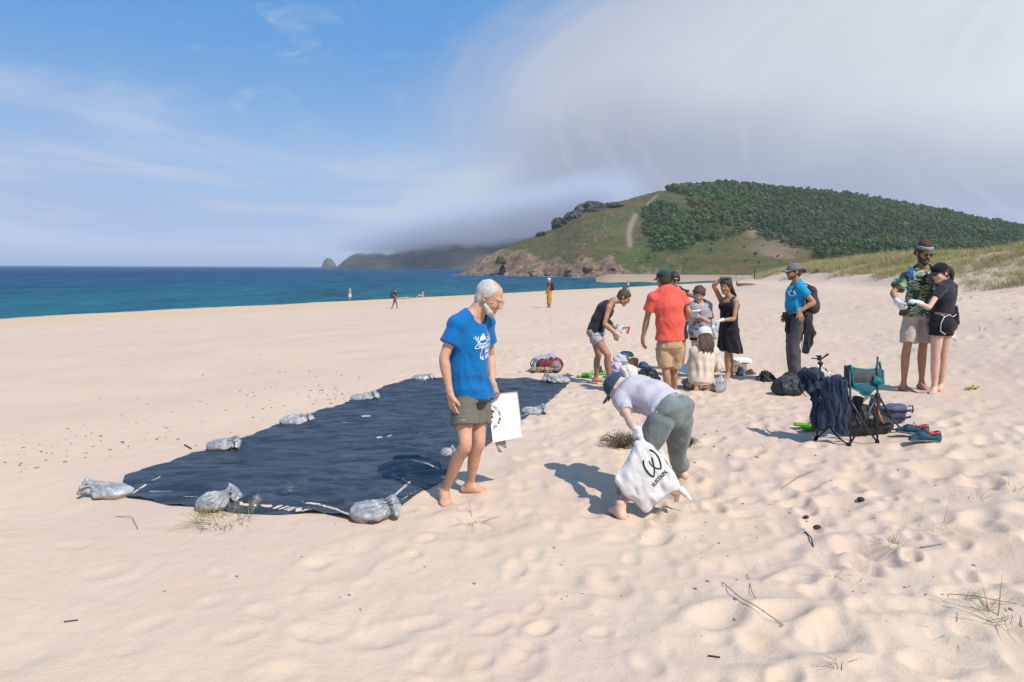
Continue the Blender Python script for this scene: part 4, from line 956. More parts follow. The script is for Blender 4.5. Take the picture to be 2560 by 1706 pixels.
LGREY = cloth('light_grey_jersey', (0.36, 0.34, 0.35)); GREYT = cloth('grey_jersey', (0.34, 0.35, 0.38)); CREAM = cloth('cream_knit', (0.62, 0.53, 0.43), bscale=90); TEALC = cloth('dark_teal_cap', (0.020, 0.055, 0.065)); NAVYCAP = cloth('slate_blue_cap', (0.040, 0.070, 0.110))
CYAN = cloth('bright_blue_jersey', (0.010, 0.270, 0.500)); DGREY = cloth('dark_grey_trousers', (0.085, 0.075, 0.085)); GREYCAP = cloth('grey_cap', (0.150, 0.145, 0.160)); SLATE = cloth('slate_trousers', (0.175, 0.205, 0.205)); BEIGE = cloth('beige_linen', (0.47, 0.39, 0.33)); BLACKCAP = cloth('black_cap', (0.010, 0.010, 0.012))
def striped():
    m = bpy.data.materials.new('striped_cotton'); m.use_nodes = True; t = NT(m.node_tree); b = t.N['Principled BSDF']; g = t.n('ShaderNodeAttribute'); g.attribute_name = 'along'
    s = t.m('ADD', t.m('MULTIPLY', g.outputs['Fac'], 64.0), t.m('MULTIPLY', t.noise(t.n('ShaderNodeTexCoord').outputs['Object'], 7, 3), 0.6)); f = t.m('FRACT', s)
    t.L.new(t.mix(t.m('MULTIPLY', t.m('LESS_THAN', f, 0.30), 0.6), (0.52, 0.50, 0.53), (0.27, 0.28, 0.34)), b.inputs['Base Color']); b.inputs['Roughness'].default_value = 0.9
    return m
def floral():
    m = bpy.data.materials.new('palm_leaf_print'); m.use_nodes = True; t = NT(m.node_tree); b = t.N['Principled BSDF']; co = t.n('ShaderNodeTexCoord').outputs['Object']
    def fan(scale, seed):
        v = t.n('ShaderNodeTexVoronoi'); mp = t.n('ShaderNodeMapping'); t.L.new(co, mp.inputs[0]); mp.inputs['Location'].default_value = (seed, seed*.7, seed*.3); t.L.new(mp.outputs[0], v.inputs['Vector']); v.inputs['Scale'].default_value = scale
        d = t.n('ShaderNodeVectorMath', operation='SUBTRACT'); sc = t.n('ShaderNodeVectorMath', operation='SCALE'); sc.inputs['Scale'].default_value = 1.0; t.L.new(mp.outputs[0], sc.inputs[0])
        t.L.new(sc.outputs[0], d.inputs[0]); t.L.new(v.outputs['Position'], d.inputs[1]); sp = t.n('ShaderNodeSeparateXYZ'); t.L.new(d.outputs[0], sp.inputs[0])
        x = t.m('ADD', sp.outputs[0], t.m('MULTIPLY', sp.outputs[1], .8)); a = t.m('ARCTAN2', sp.outputs[2], x); sw = t.m('SINE', t.m('MULTIPLY', a, 9.0)); r = v.outputs['Distance']
        return t.m('MULTIPLY', t.m('GREATER_THAN', sw, 0.15), t.m('MULTIPLY', t.m('LESS_THAN', r, 0.52), t.m('GREATER_THAN', r, 0.10))), v.outputs['Color']
    f1, c1 = fan(9.0, 0.0); f2, c2 = fan(7.5, 3.1); f3, _ = fan(12.0, 7.7); c = t.mix(t.ss(t.noise(co, 9, 3), .45, .6), (0.008, 0.022, 0.028), (0.015, 0.080, 0.075))
    c = t.mix(f3, c, (0.05, 0.16, 0.09)); c = t.mix(f2, c, (0.26, 0.30, 0.07)); c = t.mix(f1, c, (0.40, 0.45, 0.38)); c = t.mix(t.ss(t.noise(co, 17, 2), .66, .72), c, (0.45, 0.23, 0.10))
    t.L.new(c, b.inputs['Base Color']); b.inputs['Roughness'].default_value = 0.85; return m
def print_mat(name, a, bcol, sc):
    m = bpy.data.materials.new(name); m.use_nodes = True; t = NT(m.node_tree); b = t.N['Principled BSDF']; co = t.n('ShaderNodeTexCoord').outputs['Object']
    t.L.new(t.mix(t.ss(t.noise(co, sc, 2, .7), .5, .56), a, bcol), b.inputs['Base Color']); b.inputs['Roughness'].default_value = .9; return m
def shirt(J, e, m, ease=.015, hem=.10, hemw=(.185, .145), sl=.55, slr=(.068, .072, .082), neck=(.078, .07, .058), vox=.009, fold=.006, name='t_shirt', hemcut=None, w=(.160, .150, .166, .10), d=(.118, .116, .118, .064), yoke=.052, g=1.0, low=.03, seed=1, sleeves='RL', lift=0.0, neck_up=.0, disp=None):
    s = Vol(); s.group(.045); torso(s, J, ease, w=w, d=d, yoke=yoke, g=g); hs = sides(J)[0]; dn = nrm(V3(J['pel'])-V3(J['sp'] if 'sp' in J else J['nk'])); pel = V3(J['pel'])
    s.tube(pel-dn*.02, pel+dn*(hem+.03), (hemw[0]*g*.97, hemw[1]*g*.97), (hemw[0]*g, hemw[1]*g), hs); s.cut(pel+dn*hem, dn if hemcut is None else dn+V3(hemcut))
    f = fwd_of(J)
    for a in sleeves: sleeve(s, lerp(J['s'+a], J['nk'], .12), J['e'+a], sl, (slr[0]*g, slr[0]*g), (slr[1]*g, slr[2]*g), side=f)
    nk = V3(J['nk']); up = nrm(V3(J['hd'])-nk)
    for q in s.g: q['p'].append((nk+f*low-up*(.012-neck_up), nk+f*(low+.02)+up*.12, (neck[0], neck[1]), (.12, .12), sides(J)[1], .008, True, neck[2]))
    if lift: pass
    return s.mesh(name, vox, m, e, disp=disp or folds(fold, (7, 7, 4), seed))
def tank(J, e, m, vox=.008, hem=.08, hemw=(.17, .135), w=(.150, .126, .142, .075), d=(.112, .10, .118, .05), seed=3, name='tank_top', bust=True, extra=None, low=.055):
    s = Vol(); s.group(.04); hs, ss = sides(J); sp, ch = mid_torso(J); pel, nk = V3(J['pel']), V3(J['nk']); f = fwd_of(J); up = nrm(nk-ch); dn = nrm(pel-sp)
    torso_core(s, J, .013, w, d); s.tube(pel-dn*.03, pel+dn*(hem+.03), (hemw[0]*.96, hemw[1]*.96), hemw, hs); s.cut(pel+dn*hem, dn)
    if bust:
        for q in (-1, 1): s.ell(ch+ss*q*.070+f*.085-up*.02, (.062, .058, .062), (ss, f, up))
    for q in s.g: q['cut'].append((lerp(ch, nk, .62), nrm(up+f*.35)))
    s.group(.01)
    for q, k in ((-1, 'sR'), (1, 'sL')):
        sh = lerp(J[k], nk, .42); s.tube(lerp(ch, nk, .5)+ss*q*.085+f*.075, sh+up*.048+f*.01, (.018, .012), (.018, .012), ss); s.tube(sh+up*.048, lerp(ch, nk, .5)+ss*q*.085-f*.07, (.018, .012), (.018, .012), ss)
    return s.mesh(name, vox, m, e, disp=folds(.005, (8, 8, 5), seed))
def torso_core(v, J, e, w, d, k=.04):
    sp, ch = mid_torso(J); hs, ss = sides(J); ms = nrm(hs+ss); pel, nk = V3(J['pel']), V3(J['nk']); r = [(w[i]+e, d[i]+e) for i in range(4)]
    v.tube(pel, sp, r[0], r[1], ms, k); v.tube(sp, ch, r[1], r[2], ss, k); v.tube(ch, lerp(ch, nk, .95), r[2], r[3], ss, k)
def shorts(J, e, m, frac=.55, top=.06, g=1.0, r0=(.092, .100), r1=(.104, .114), vox=.009, fold=.006, wst=(.150, .115), hip=(.172, .130), name='shorts', butt=1.0, seed=4, legs='RL'):
    s = Vol(); s.group(.03); hs = sides(J)[0]; pel = V3(J['pel']); up = nrm(V3(J['sp'] if 'sp' in J else J['nk'])-pel); fw = nrm(np.cross(hs, up)); dnv = nrm((V3(J['kR'])+V3(J['kL']))/2-(V3(J['hR'])+V3(J['hL']))/2)
    s.tube(pel+up*top, pel+dnv*.05, (wst[0]*g, wst[1]*g), (hip[0]*g, hip[1]*g), hs, cap=.02); s.ell(pel-fw*.055*butt+dnv*.04, (.15*g, .08*g*butt, .10*g), (hs, fw, up))
    for a in legs: short_leg(s, V3(J['h'+a])+dnv*.01, J['k'+a], frac, (r0[0]*g, r0[1]*g), (r1[0]*g, r1[1]*g), .02)
    return s.mesh(name, vox, m, e, disp=folds(fold, (9, 9, 6), seed, .35))
def trousers(J, e, m, to=.96, g=1.0, vox=.009, fold=.007, r=(.098, .090, .068, .062, .058, .050), top=.06, wst=(.150, .115), hip=(.17, .13), butt=1.0, seed=6, name='trousers'):
    s = Vol(); s.group(.03); hs = sides(J)[0]; pel = V3(J['pel']); up = nrm(V3(J['sp'] if 'sp' in J else J['nk'])-pel); fw = nrm(np.cross(hs, up)); dnv = nrm((V3(J['kR'])+V3(J['kL']))/2-(V3(J['hR'])+V3(J['hL']))/2)
    s.tube(pel+up*top, pel+dnv*.03, (wst[0]*g, wst[1]*g), (hip[0]*g, hip[1]*g), hs, cap=.02)
    for q in (-1, 1): s.ell(pel+hs*q*.070-fw*.055*butt+dnv*.035, (.100*g, .09*g*butt, .105*g), (hs, fw, up))
    s.ell(pel-fw*.02+dnv*.05, (.11*g, .10*g*butt, .11*g), (hs, fw, up))
    for a in 'RL':
        h, k, an = V3(J['h'+a]), V3(J['k'+a]), V3(J['a'+a]); s.group(.02); q = lerp(k, an, to)
        limb(s, [h, lerp(h, k, .4), lerp(h, k, .85), k, lerp(k, q, .4), lerp(k, q, 1.0)], [x*g for x in r], n=4); s.cut(q, nrm(q-k))
    return s.mesh(name, vox, m, e, disp=folds(fold, (7, 7, 5), seed, .35))
def body(J, e, m, vox=.008, g=1.0, fem=False, toes=('R', 'L'), toedir=None, hands=(), fl=.24, hs=1.0, armr=1.0, legr=1.0, skip=(), te=-.008, top=.94, foot_k=True, back=None, jaw=1.0, sub=None):
    v = Vol(); v.group(.04)
    if fem: torso(v, J, te, w=(.150, .122, .142, .086), d=(.110, .096, .108, .060), yoke=.048, g=g)
    else: torso(v, J, te-.004, yoke=.056, g=g)
    if fem:
        sp, ch = mid_torso(J); ss = sides(J)[1]; f = fwd_of(J); up = nrm(V3(J['nk'])-ch)
        for q in (-1, 1): v.ell(ch+ss*q*.066+f*.070-up*.02, (.050, .046, .052), (ss, f, up))
    pel = V3(J['pel']); td = toedir or {}
    for a in 'RL':
        if 'leg'+a in skip: continue
        t = nrm(td.get(a, (0, -1, 0))); leg(v, J['h'+a], J['k'+a], J['a'+a], legr*g, (back or {}).get(a, -t), top=top)
        if 'foot'+a not in skip: Vol.big = 1 if a == 'L' else -1; foot(v, J['a'+a], t, fl)
    for a in 'RL':
        if 'arm'+a in skip: continue
        arm(v, J['s'+a], J['e'+a], J['w'+a], armr*g*(.86 if fem else 1))
    for h in hands: hand(v, *h[0], **h[1])
    if 'head' not in skip: neck(v, J, .047 if fem else .056); head(v, J['hd'], J['ax'], hs, jaw=jaw)
    o = v.mesh('body', vox, m, e); return o
def ankle_fix(J, h=.052, a=('aR', 'aL')):
    for k in a: J[k][2] = Hs(J[k][0], J[k][1])+h
def glove_mesh(e, m, vox, *h, **kw):
    v = Vol(); cuff = kw.pop('cuff', True); hand(v, *h, fat=1.12, **kw); wr, d = V3(h[0]), nrm(h[1]); v.group(.005)
    if cuff: v.tube(wr-d*.045, wr+d*.015, (.034, .030), (.033, .026), nrm(np.cross(d, V3(h[2]))), cap=.006)
    return v.mesh('glove', vox, m, e)
D2 = lambda a: nrm(a)

# ================================================================== 2  the woman bending over with the bag
def bent_woman():
    ax = head_axes((-.55, .25, -.80), (-.62, .30, .6))
    J = dict(pel=(1680, 1030, .05), sp=(1634, 996, .20), ch=(1592, 984, .32), nk=(1566, 984, .40), hd=(1545, 972, .50), ax=ax, sR=(1600, 976, .54), sL=(1553, 1002, .22), eR=(1600, 1060, .60), wR=(1622, 1120, .45),
             eL=(1573, 1050, .01), wL=(1594, 1084, -.20), hR=(1700, 1050, .13), hL=(1652, 1052, .00), kR=(1692, 1128, .34), aR=(1703, 1186, .64), kL=(1598, 1150, .06), aL=(1550, 1287, -.24))
    e, J = person('person in striped grey top and slate trousers bending over with cap and gloves', (1545, 1308), J, 5.05); ankle_fix(J)
    J['aL'][2] += .0
    body(J, e, SKIN_FAIR, .0065, fem=True, toedir={'R': (-.5, .8, 0), 'L': (-.25, .95, 0)}, hs=1.0, skip=('armR',), legr=1.02, te=-.03, top=.72)
    m = striped(); sh = shirt(J, e, m, ease=.022, hem=-.035, hemw=(.196, .158), sl=.62, slr=(.062, .060, .064), vox=.0075, fold=.007, w=(.160, .150, .160, .095), d=(.120, .112, .118, .062), g=.97, seed=5, neck=(.05, .05, .05))
    co = np.zeros(len(sh.data.vertices)*3, np.float32); sh.data.vertices.foreach_get('co', co); a = nrm(J['nk']-J['pel']); at = sh.data.attributes.new('along', 'FLOAT', 'POINT'); at.data.foreach_set('value', (co.reshape(-1, 3)@a+.15*(co.reshape(-1, 3)@sides(J)[1])).astype(np.float32))
    trousers(J, e, SLATE, to=.70, vox=.0075, r=(.100, .098, .080, .074, .070, .072), fold=.006, hip=(.178, .140), butt=1.15, wst=(.128, .100), top=.05)
    for a in 'RL':           # turned-up cuffs
        q = lerp(J['k'+a], J['a'+a], .70); d = nrm(J['a'+a]-J['k'+a]); c = Vol().group(.005).tube(q-d*.05, q, (.078, .078), (.079, .079), cap=.008); c.mesh('trouser_cuff', .007, SLATE, e, disp=folds(.003, (12, 12, 12), 2))
    c = cap_mesh('cap', J['hd'], ax, NAVYCAP, e, 1.03, vox=.005)
    # hair showing in the gap at the back of the cap
    R, F, U = ax; Vol().group(.01).ell(V3(J['hd'])-F*.092+U*.035, (.036, .022, .026), ax).mesh('hair', .004, BHAIR, e, disp=strands(.004, 90, ax))
    w = J['wL']; g = glove_mesh(e, GLOVE, .0045, w, (.10, .02, -1), (.75, .55, -.1), (.3, -.9, -.2), L=.185, curl=[.95, 1.0, 1.0, 1.05], spread=.02, tcurl=.8)
    Vol().group(.01).ell(V3(w)+[.002, -.018, -.055], (.026, .012, .034), ([1, 0, 0], [0, 1, 0], [.1, 0, -1])).mesh('glove_grip', .005, GLOVEG, e)
    b = MB().lathe([(.010, 0), (.010, .004), (.006, .006)], (0, 0, 0), 12, Matrix.Rotation(R_(75), 3, 'X')); bt = b.build('pocket_button', mat('brass_button', (.35, .25, .12), .4, metal=.6)); p = P(1640, 1031, J['Y']-.165)
    bt.parent = e; bt.matrix_parent_inverse = Matrix.Translation(-Vector(e.location)); bt.location = p
    return e, J
BW, BJ = bent_woman()
def bent_bag():
    Y = BJ['wL'][1]-.05; m = mat('woven_sack', (.66, .66, .655), .55, .35, bump=.7, bscale=9, bdist=.02, col2=(.58, .58, .585), vscale=6)
    K = [(1598, 1106, .03), (1640, 1118, .08), (1742, 1250, .05), (1700, 1232, .02), (1620, 1288, -.05), (1604, 1276, -.06), (1542, 1194, .0), (1575, 1142, .03)]
    e = empty('sack', P(1610, 1280, Y), 'white sack with black logo and lettering hanging from the bending person\'s gloved hand', 'bag')
    tl, tr, br, bl = [V3(P(a, b, Y+c)) for a, b, c in ((1592, 1104, .02), (1662, 1150, .04), (1728, 1200, .03), (1540, 1192, -.02))]
    poly = [(1590, 1102), (1614, 1104), (1640, 1122), (1664, 1150), (1684, 1178), (1700, 1222), (1668, 1240), (1640, 1262), (1616, 1282), (1596, 1266), (1568, 1244), (1542, 1212), (1538, 1192), (1562, 1158)]
    cx, cy = 1622, 1190; NR = 16; V = []; n = len(poly); P2 = smooth2(poly+[poly[0]], 5)[:-1]; n = len(P2)
    for sgn in (1, -1):
        for r in range(NR):
            f = (r/(NR-1))**.9 if r else 0
            for (a, b) in P2:
                q = (cx+(a-cx)*f, cy+(b-cy)*f); bul = .055*math.sqrt(max(0, 1-f**3)); w = P(q[0], q[1], Y+.02+.0005*(q[0]-cx)); nz = vnoise(np.array([[w.x*16, sgn*3, w.z*9]]))[0]*.014; nz += .011*math.sin((q[0]+q[1]*.35)*.13+80*nz)*f+.012*(1-2.5*abs(vnoise(np.array([[w.x*30+w.z*14, sgn*5, w.z*10]]))[0]))*f
                V.append(w+Vector((-.25, -1, .1)).normalized()*(sgn*bul+nz))
    F = []
    for s in range(2):
        o = s*NR*n
        for r in range(NR-1):
            for k in range(n): q = (o+r*n+k, o+r*n+(k+1) % n, o+(r+1)*n+(k+1) % n, o+(r+1)*n+k); F.append(q[::-1] if s else q)
    for k in range(n): F.append(((NR-1)*n+k, (NR-1)*n+(k+1) % n, NR*n+(NR-1)*n+(k+1) % n, NR*n+(NR-1)*n+k))
    o = np_mesh('sack_body', np.array([tuple(v) for v in V]), np.array(F), m); adopt(o, e)
    bm = bmesh.new(); bm.from_mesh(o.data); bmesh.ops.remove_doubles(bm, verts=bm.verts, dist=1e-4); bmesh.ops.recalc_face_normals(bm, faces=bm.faces); bm.to_mesh(o.data); bm.free()
    bv = bvh_of(o); og = P(1632, 1186, Y-.1); xd = (Vector(P(1670, 1188, Y))-Vector(P(1640, 1216, Y))).normalized(); yd = Vector((0, -1, 0)).cross(xd)*-1; yd = Vector((0, -1, 0)).cross(xd); yd = -yd if yd.z < 0 else yd
    s = Y/FPX; q = lambda pts: [((Vector(P(1560+x/8.25, 1100+y/8.25, Y))-Vector(P(1632, 1186, Y))).dot(xd), (Vector(P(1560+x/8.25, 1100+y/8.25, Y))-Vector(P(1632, 1186, Y))).dot(yd)) for x, y in pts]
    L = [stroke(smooth2(q(p)), w) for p, w in (([(445, 475), (450, 580), (510, 700), (600, 800), (655, 825)], .0125), ([(655, 825), (672, 740), (660, 620), (625, 450)], .0105), ([(565, 510), (600, 580), (680, 640), (760, 670), (815, 680)], .0105),
                                                ([(815, 680), (815, 600), (770, 460), (690, 350), (580, 285)], .0125))]
    Vt, Ft = text_tris('SUSTAIN.', .037, .0, .0008); c = q([(790, 870)])[0]; L.append(([(a*.98+c[0], b*1.25+c[1]) for a, b in Vt], Ft))
    for l in L:
        if False: pass
    decal('print', L, og, xd, yd, bv, BLACKP, o, off=.003)
    f = Vol(); f.group(.004)          # loose mouth of the sack and the paper inside
    for a, b, w in (((1700, 1222), (1728, 1250), .03), ((1672, 1200), (1716, 1238), .028), ((1646, 1128), (1678, 1170), .03)):
        f.tube(P(a[0], a[1], Y+.05), P(b[0], b[1], Y+.03), (w, .006), (w*.35, .004), (0, 1, .4) if False else (1, 0, 1))
    f.mesh('sack_mouth', .005, m, e, disp=folds(.004, (14, 14, 14), 3))
    pp = MB().tube([P(1676, 1232, Y+.03), P(1694, 1238, Y+.03), P(1690, 1256, Y+.02)], [.012, .026, .016], 6, .25); adopt(pp.build('brown_paper', mat('brown_card', (.40, .22, .12), .8), smooth=False), e)
bent_bag()

# ================================================================== 3  the woman in a black tank top leaning forward
def tank_woman():
    ax = head_axes((.80, -.22, -.52), (.45, 0, .9))
    J = dict(pel=(1490, 828, .0), sp=(1497, 800, .0), ch=(1513, 774, .0), nk=(1534, 752, .0), hd=(1560, 744, .0), ax=ax, sR=(1523, 768, -.15), sL=(1528, 760, .20), eR=(1511, 811, -.24), wR=(1536, 834, -.20), eL=(1519, 800, .30), wL=(1538, 820, .12),
             hR=(1486, 838, -.09), hL=(1488, 836, .10), kR=(1519, 888, -.18), aR=(1524, 946, -.10), kL=(1496, 888, .12), aL=(1490, 940, .22))
    e, J = person('woman in a black tank top and light grey shorts leaning forward', (1520, 957), J, 10.6); ankle_fix(J)
    tdR, tdL = (.9, -.35, 0), (.95, -.1, 0)
    body(J, e, SKIN_TAN, .008, fem=True, toedir={'R': tdR, 'L': tdL}, fl=.225, hands=[((J['wR'], (.35, 0, -.9), (0, 1, 0), (1, 0, 0)), dict(L=.165, curl=.35)), ((J['wL'], (.9, -.2, -.25), (0, -.3, -1), (.2, -1, 0)), dict(L=.165, curl=.6))])
    tank(J, e, NAVYC, hem=.06); shorts(J, e, LGREY, frac=.36, r0=(.092, .095), r1=(.098, .102), hip=(.166, .125), butt=1.1)
    h = hair_cap(J['hd'], ax, .98, grow=.010, hl=.07); R, F, U = ax; h.ell(V3(J['hd'])-F*.07+U*.125, (.034, .034, .034), ax, k=.01); h.mesh('hair', .007, BHAIR, e, disp=strands(.003, 60, ax)); glasses(J['hd'], ax, DLENS, DLENS, e, .98)
    b = MB(); c = P(1556, 822, J['Y']+.02); b.box(c, (.20, .05, .11), Matrix.Rotation(.25, 3, 'Y')); o = b.build('packet', print_mat('red_white_packet', (.70, .68, .66), (.16, .17, .20), 24), smooth=False, origin=c); tag(o, 'white and red packet held out by the leaning woman in the tank top', 'packet')
    b = MB(); b.box(c+Vector((.088, -.003, -.025)), (.030, .055, .112), Matrix.Rotation(.25, 3, 'Y')); r = b.build('red_end', mat('red_plastic', (.62, .03, .06), .5), smooth=False); adopt(r, o)
tank_woman()

# ================================================================== 4  man in the coral T-shirt, seen from behind
def coral_man():
    ax = head_axes((-.30, .93, -.16), (0, .15, 1))
    J = dict(pel=(1674, 856, .0), sp=(1676, 806, -.01), ch=(1672, 765, -.02), nk=(1665, 722, -.02), hd=(1658, 698, .02), ax=ax, sL=(1630, 745, -.05), sR=(1706, 741, .05), eL=(1617, 799, .04), wL=(1607, 846, .10), eR=(1722, 781, -.02), wR=(1712, 800, .22),
             hL=(1657, 868, .0), hR=(1693, 866, .0), kL=(1664, 924, -.04), aL=(1672, 990, -.06), kR=(1684, 920, .10), aR=(1686, 976, .20))
    e, J = person('man seen from behind in a coral red T-shirt, khaki shorts and dark teal cap', (1672, 999), J, 9.3); ankle_fix(J)
    body(J, e, SKIN_TAN, .0075, toedir={'R': (.2, 1, 0), 'L': (-.1, 1, 0)}, g=1.02, hands=[((J['wL'], (.12, .05, -1), (1, .4, 0), (0.2, 1, 0)), dict(L=.19, curl=.35)), ((J['wR'], (-.2, .9, .3), (-.6, 0, -.8), (0, 0, 1)), dict(L=.185, curl=.5))])
    shirt(J, e, CORAL, ease=.018, hem=-.03, hemw=(.185, .150), sl=.60, slr=(.072, .082, .088), vox=.008, fold=.008, seed=9, w=(.170, .168, .176, .10), g=1.02)
    shorts(J, e, KHAKI, frac=.92, g=1.03, r0=(.098, .108), r1=(.094, .098), fold=.008, vox=.008, butt=1.05)
    h = hair_cap(J['hd'], ax, 1.02, grow=.008, hl=.06, back=-.07); h.mesh('hair', .007, DHAIR, e, disp=strands(.002, 60, ax)); cap_mesh('cap', J['hd'], ax, TEALC, e, 1.04, vox=.006)
coral_man()

# ================================================================== 5  person with sunglasses standing behind him
def hidden_person():
    ax = head_axes((.15, -.95, -.1), (0, 0, 1))
    J = dict(pel=(1694, 806, .0), nk=(1690, 722, .0), hd=(1686, 699, -.02), ax=ax, sR=(1667, 735, .0), sL=(1711, 733, .0), eR=(1664, 775, .05), wR=(1672, 806, .0), eL=(1737, 741, -.12), wL=(1752, 762, -.18),
             hR=(1682, 814, .0), hL=(1704, 814, .0), kR=(1688, 862, .0), aR=(1690, 905, .0), kL=(1708, 862, .0), aL=(1707, 906, .0))
    e, J = person('dark-haired person in sunglasses mostly hidden behind the man in coral', (1706, 913), J, 12.3); ankle_fix(J)
    body(J, e, SKIN_TAN, .0095, toedir={'R': (-.1, -1, 0), 'L': (.1, -1, 0)}, hands=[((J['wL'], (.7, -.3, -.6), (0, 1, 0), (-1, 0, 0)), dict(L=.18, curl=.3))])
    shirt(J, e, NAVYC, vox=.0105, hem=.06, sl=.4); shorts(J, e, NAVYC, frac=.7, vox=.0105)
    h = hair_cap(J['hd'], ax, 1.02, grow=.022, hl=.055); h.mesh('hair', .009, DHAIR, e, disp=strands(.006, 40, ax)); glasses(J['hd'], ax, DLENS, DLENS, e, 1.05, .024)
hidden_person()

# ================================================================== 6  curly-haired girl in the printed grey T-shirt
def curly_girl():
    ax = head_axes((-.30, -.86, -.42), (0, -.1, 1))
    J = dict(pel=(1750, 828, .0), nk=(1751, 757, .0), hd=(1748, 735, -.05), ax=ax, sR=(1732, 766, -.02), sL=(1771, 765, .0), eR=(1729, 806, -.06), wR=(1736, 786, -.22), eL=(1772, 806, -.08), wL=(1741, 787, -.22),
             hR=(1739, 834, .0), hL=(1762, 834, .0), kR=(1738, 886, -.02), aR=(1740, 930, .0), kL=(1763, 886, .0), aL=(1764, 930, .0))
    e, J = person('curly-haired girl in a long grey printed T-shirt with raised gloved hands', (1750, 937), J, 11.1); ankle_fix(J)
    body(J, e, SKIN, .0085, fem=True, toedir={'R': (-.1, -1, 0), 'L': (.1, -1, 0)}, fl=.22, g=.92)
    sh = shirt(J, e, GREYT, ease=.02, hem=.10, hemw=(.180, .145), sl=.78, slr=(.070, .082, .090), vox=.009, fold=.007, w=(.165, .155, .155, .10), g=.96, seed=12, name='t_shirt')
    bv = bvh_of(sh); rg = random.Random(5); L = []
    for i in range(70):
        a, b = rg.gauss(-.03, .05), rg.gauss(-.02, .10); th = rg.uniform(0, 3.1); l = rg.uniform(.015, .045); L.append(stroke([(a-l*math.cos(th), b-l*math.sin(th)), (a+.006, b), (a+l*math.cos(th), b+l*math.sin(th))], [.004, .010, .003]))
    decal('print', L[:46], on(bv, 1745, 812), sides(J)[1], (0, 0, 1), bv, mat('print_ink', (.05, .035, .045)), sh); decal('print', L[46:], on(bv, 1752, 788), sides(J)[1], (0, 0, 1), bv, mat('rust_ink', (.32, .09, .04)), sh)
    shorts(J, e, BLACKC, frac=.3, vox=.010, g=.92)
    h = hair_cap(J['hd'], ax, .96, grow=.022, hl=.055); R, F, U = ax
    for i in range(22): a = i*.9; h.ell(V3(J['hd'])+R*.088*math.cos(a)-F*(.02+.02*math.sin(a*3))+U*(.03+.075*math.sin(a)), (.024, .024, .024), ax, k=.006)
    h.mesh('hair', .007, BHAIR, e, disp=strands(.005, 45, ax, stretch=1)); eyes(J['hd'], ax, e, .96)
    glove_mesh(e, GLOVE, .006, J['wL'], (-.5, -.4, .75), (-.5, -.6, -.3), (0, 0, 1), L=.165, curl=.6); glove_mesh(e, GLOVE, .006, J['wR'], (.3, -.5, .75), (.6, -.3, -.3), (0, 0, 1), L=.165, curl=.6)
curly_girl()

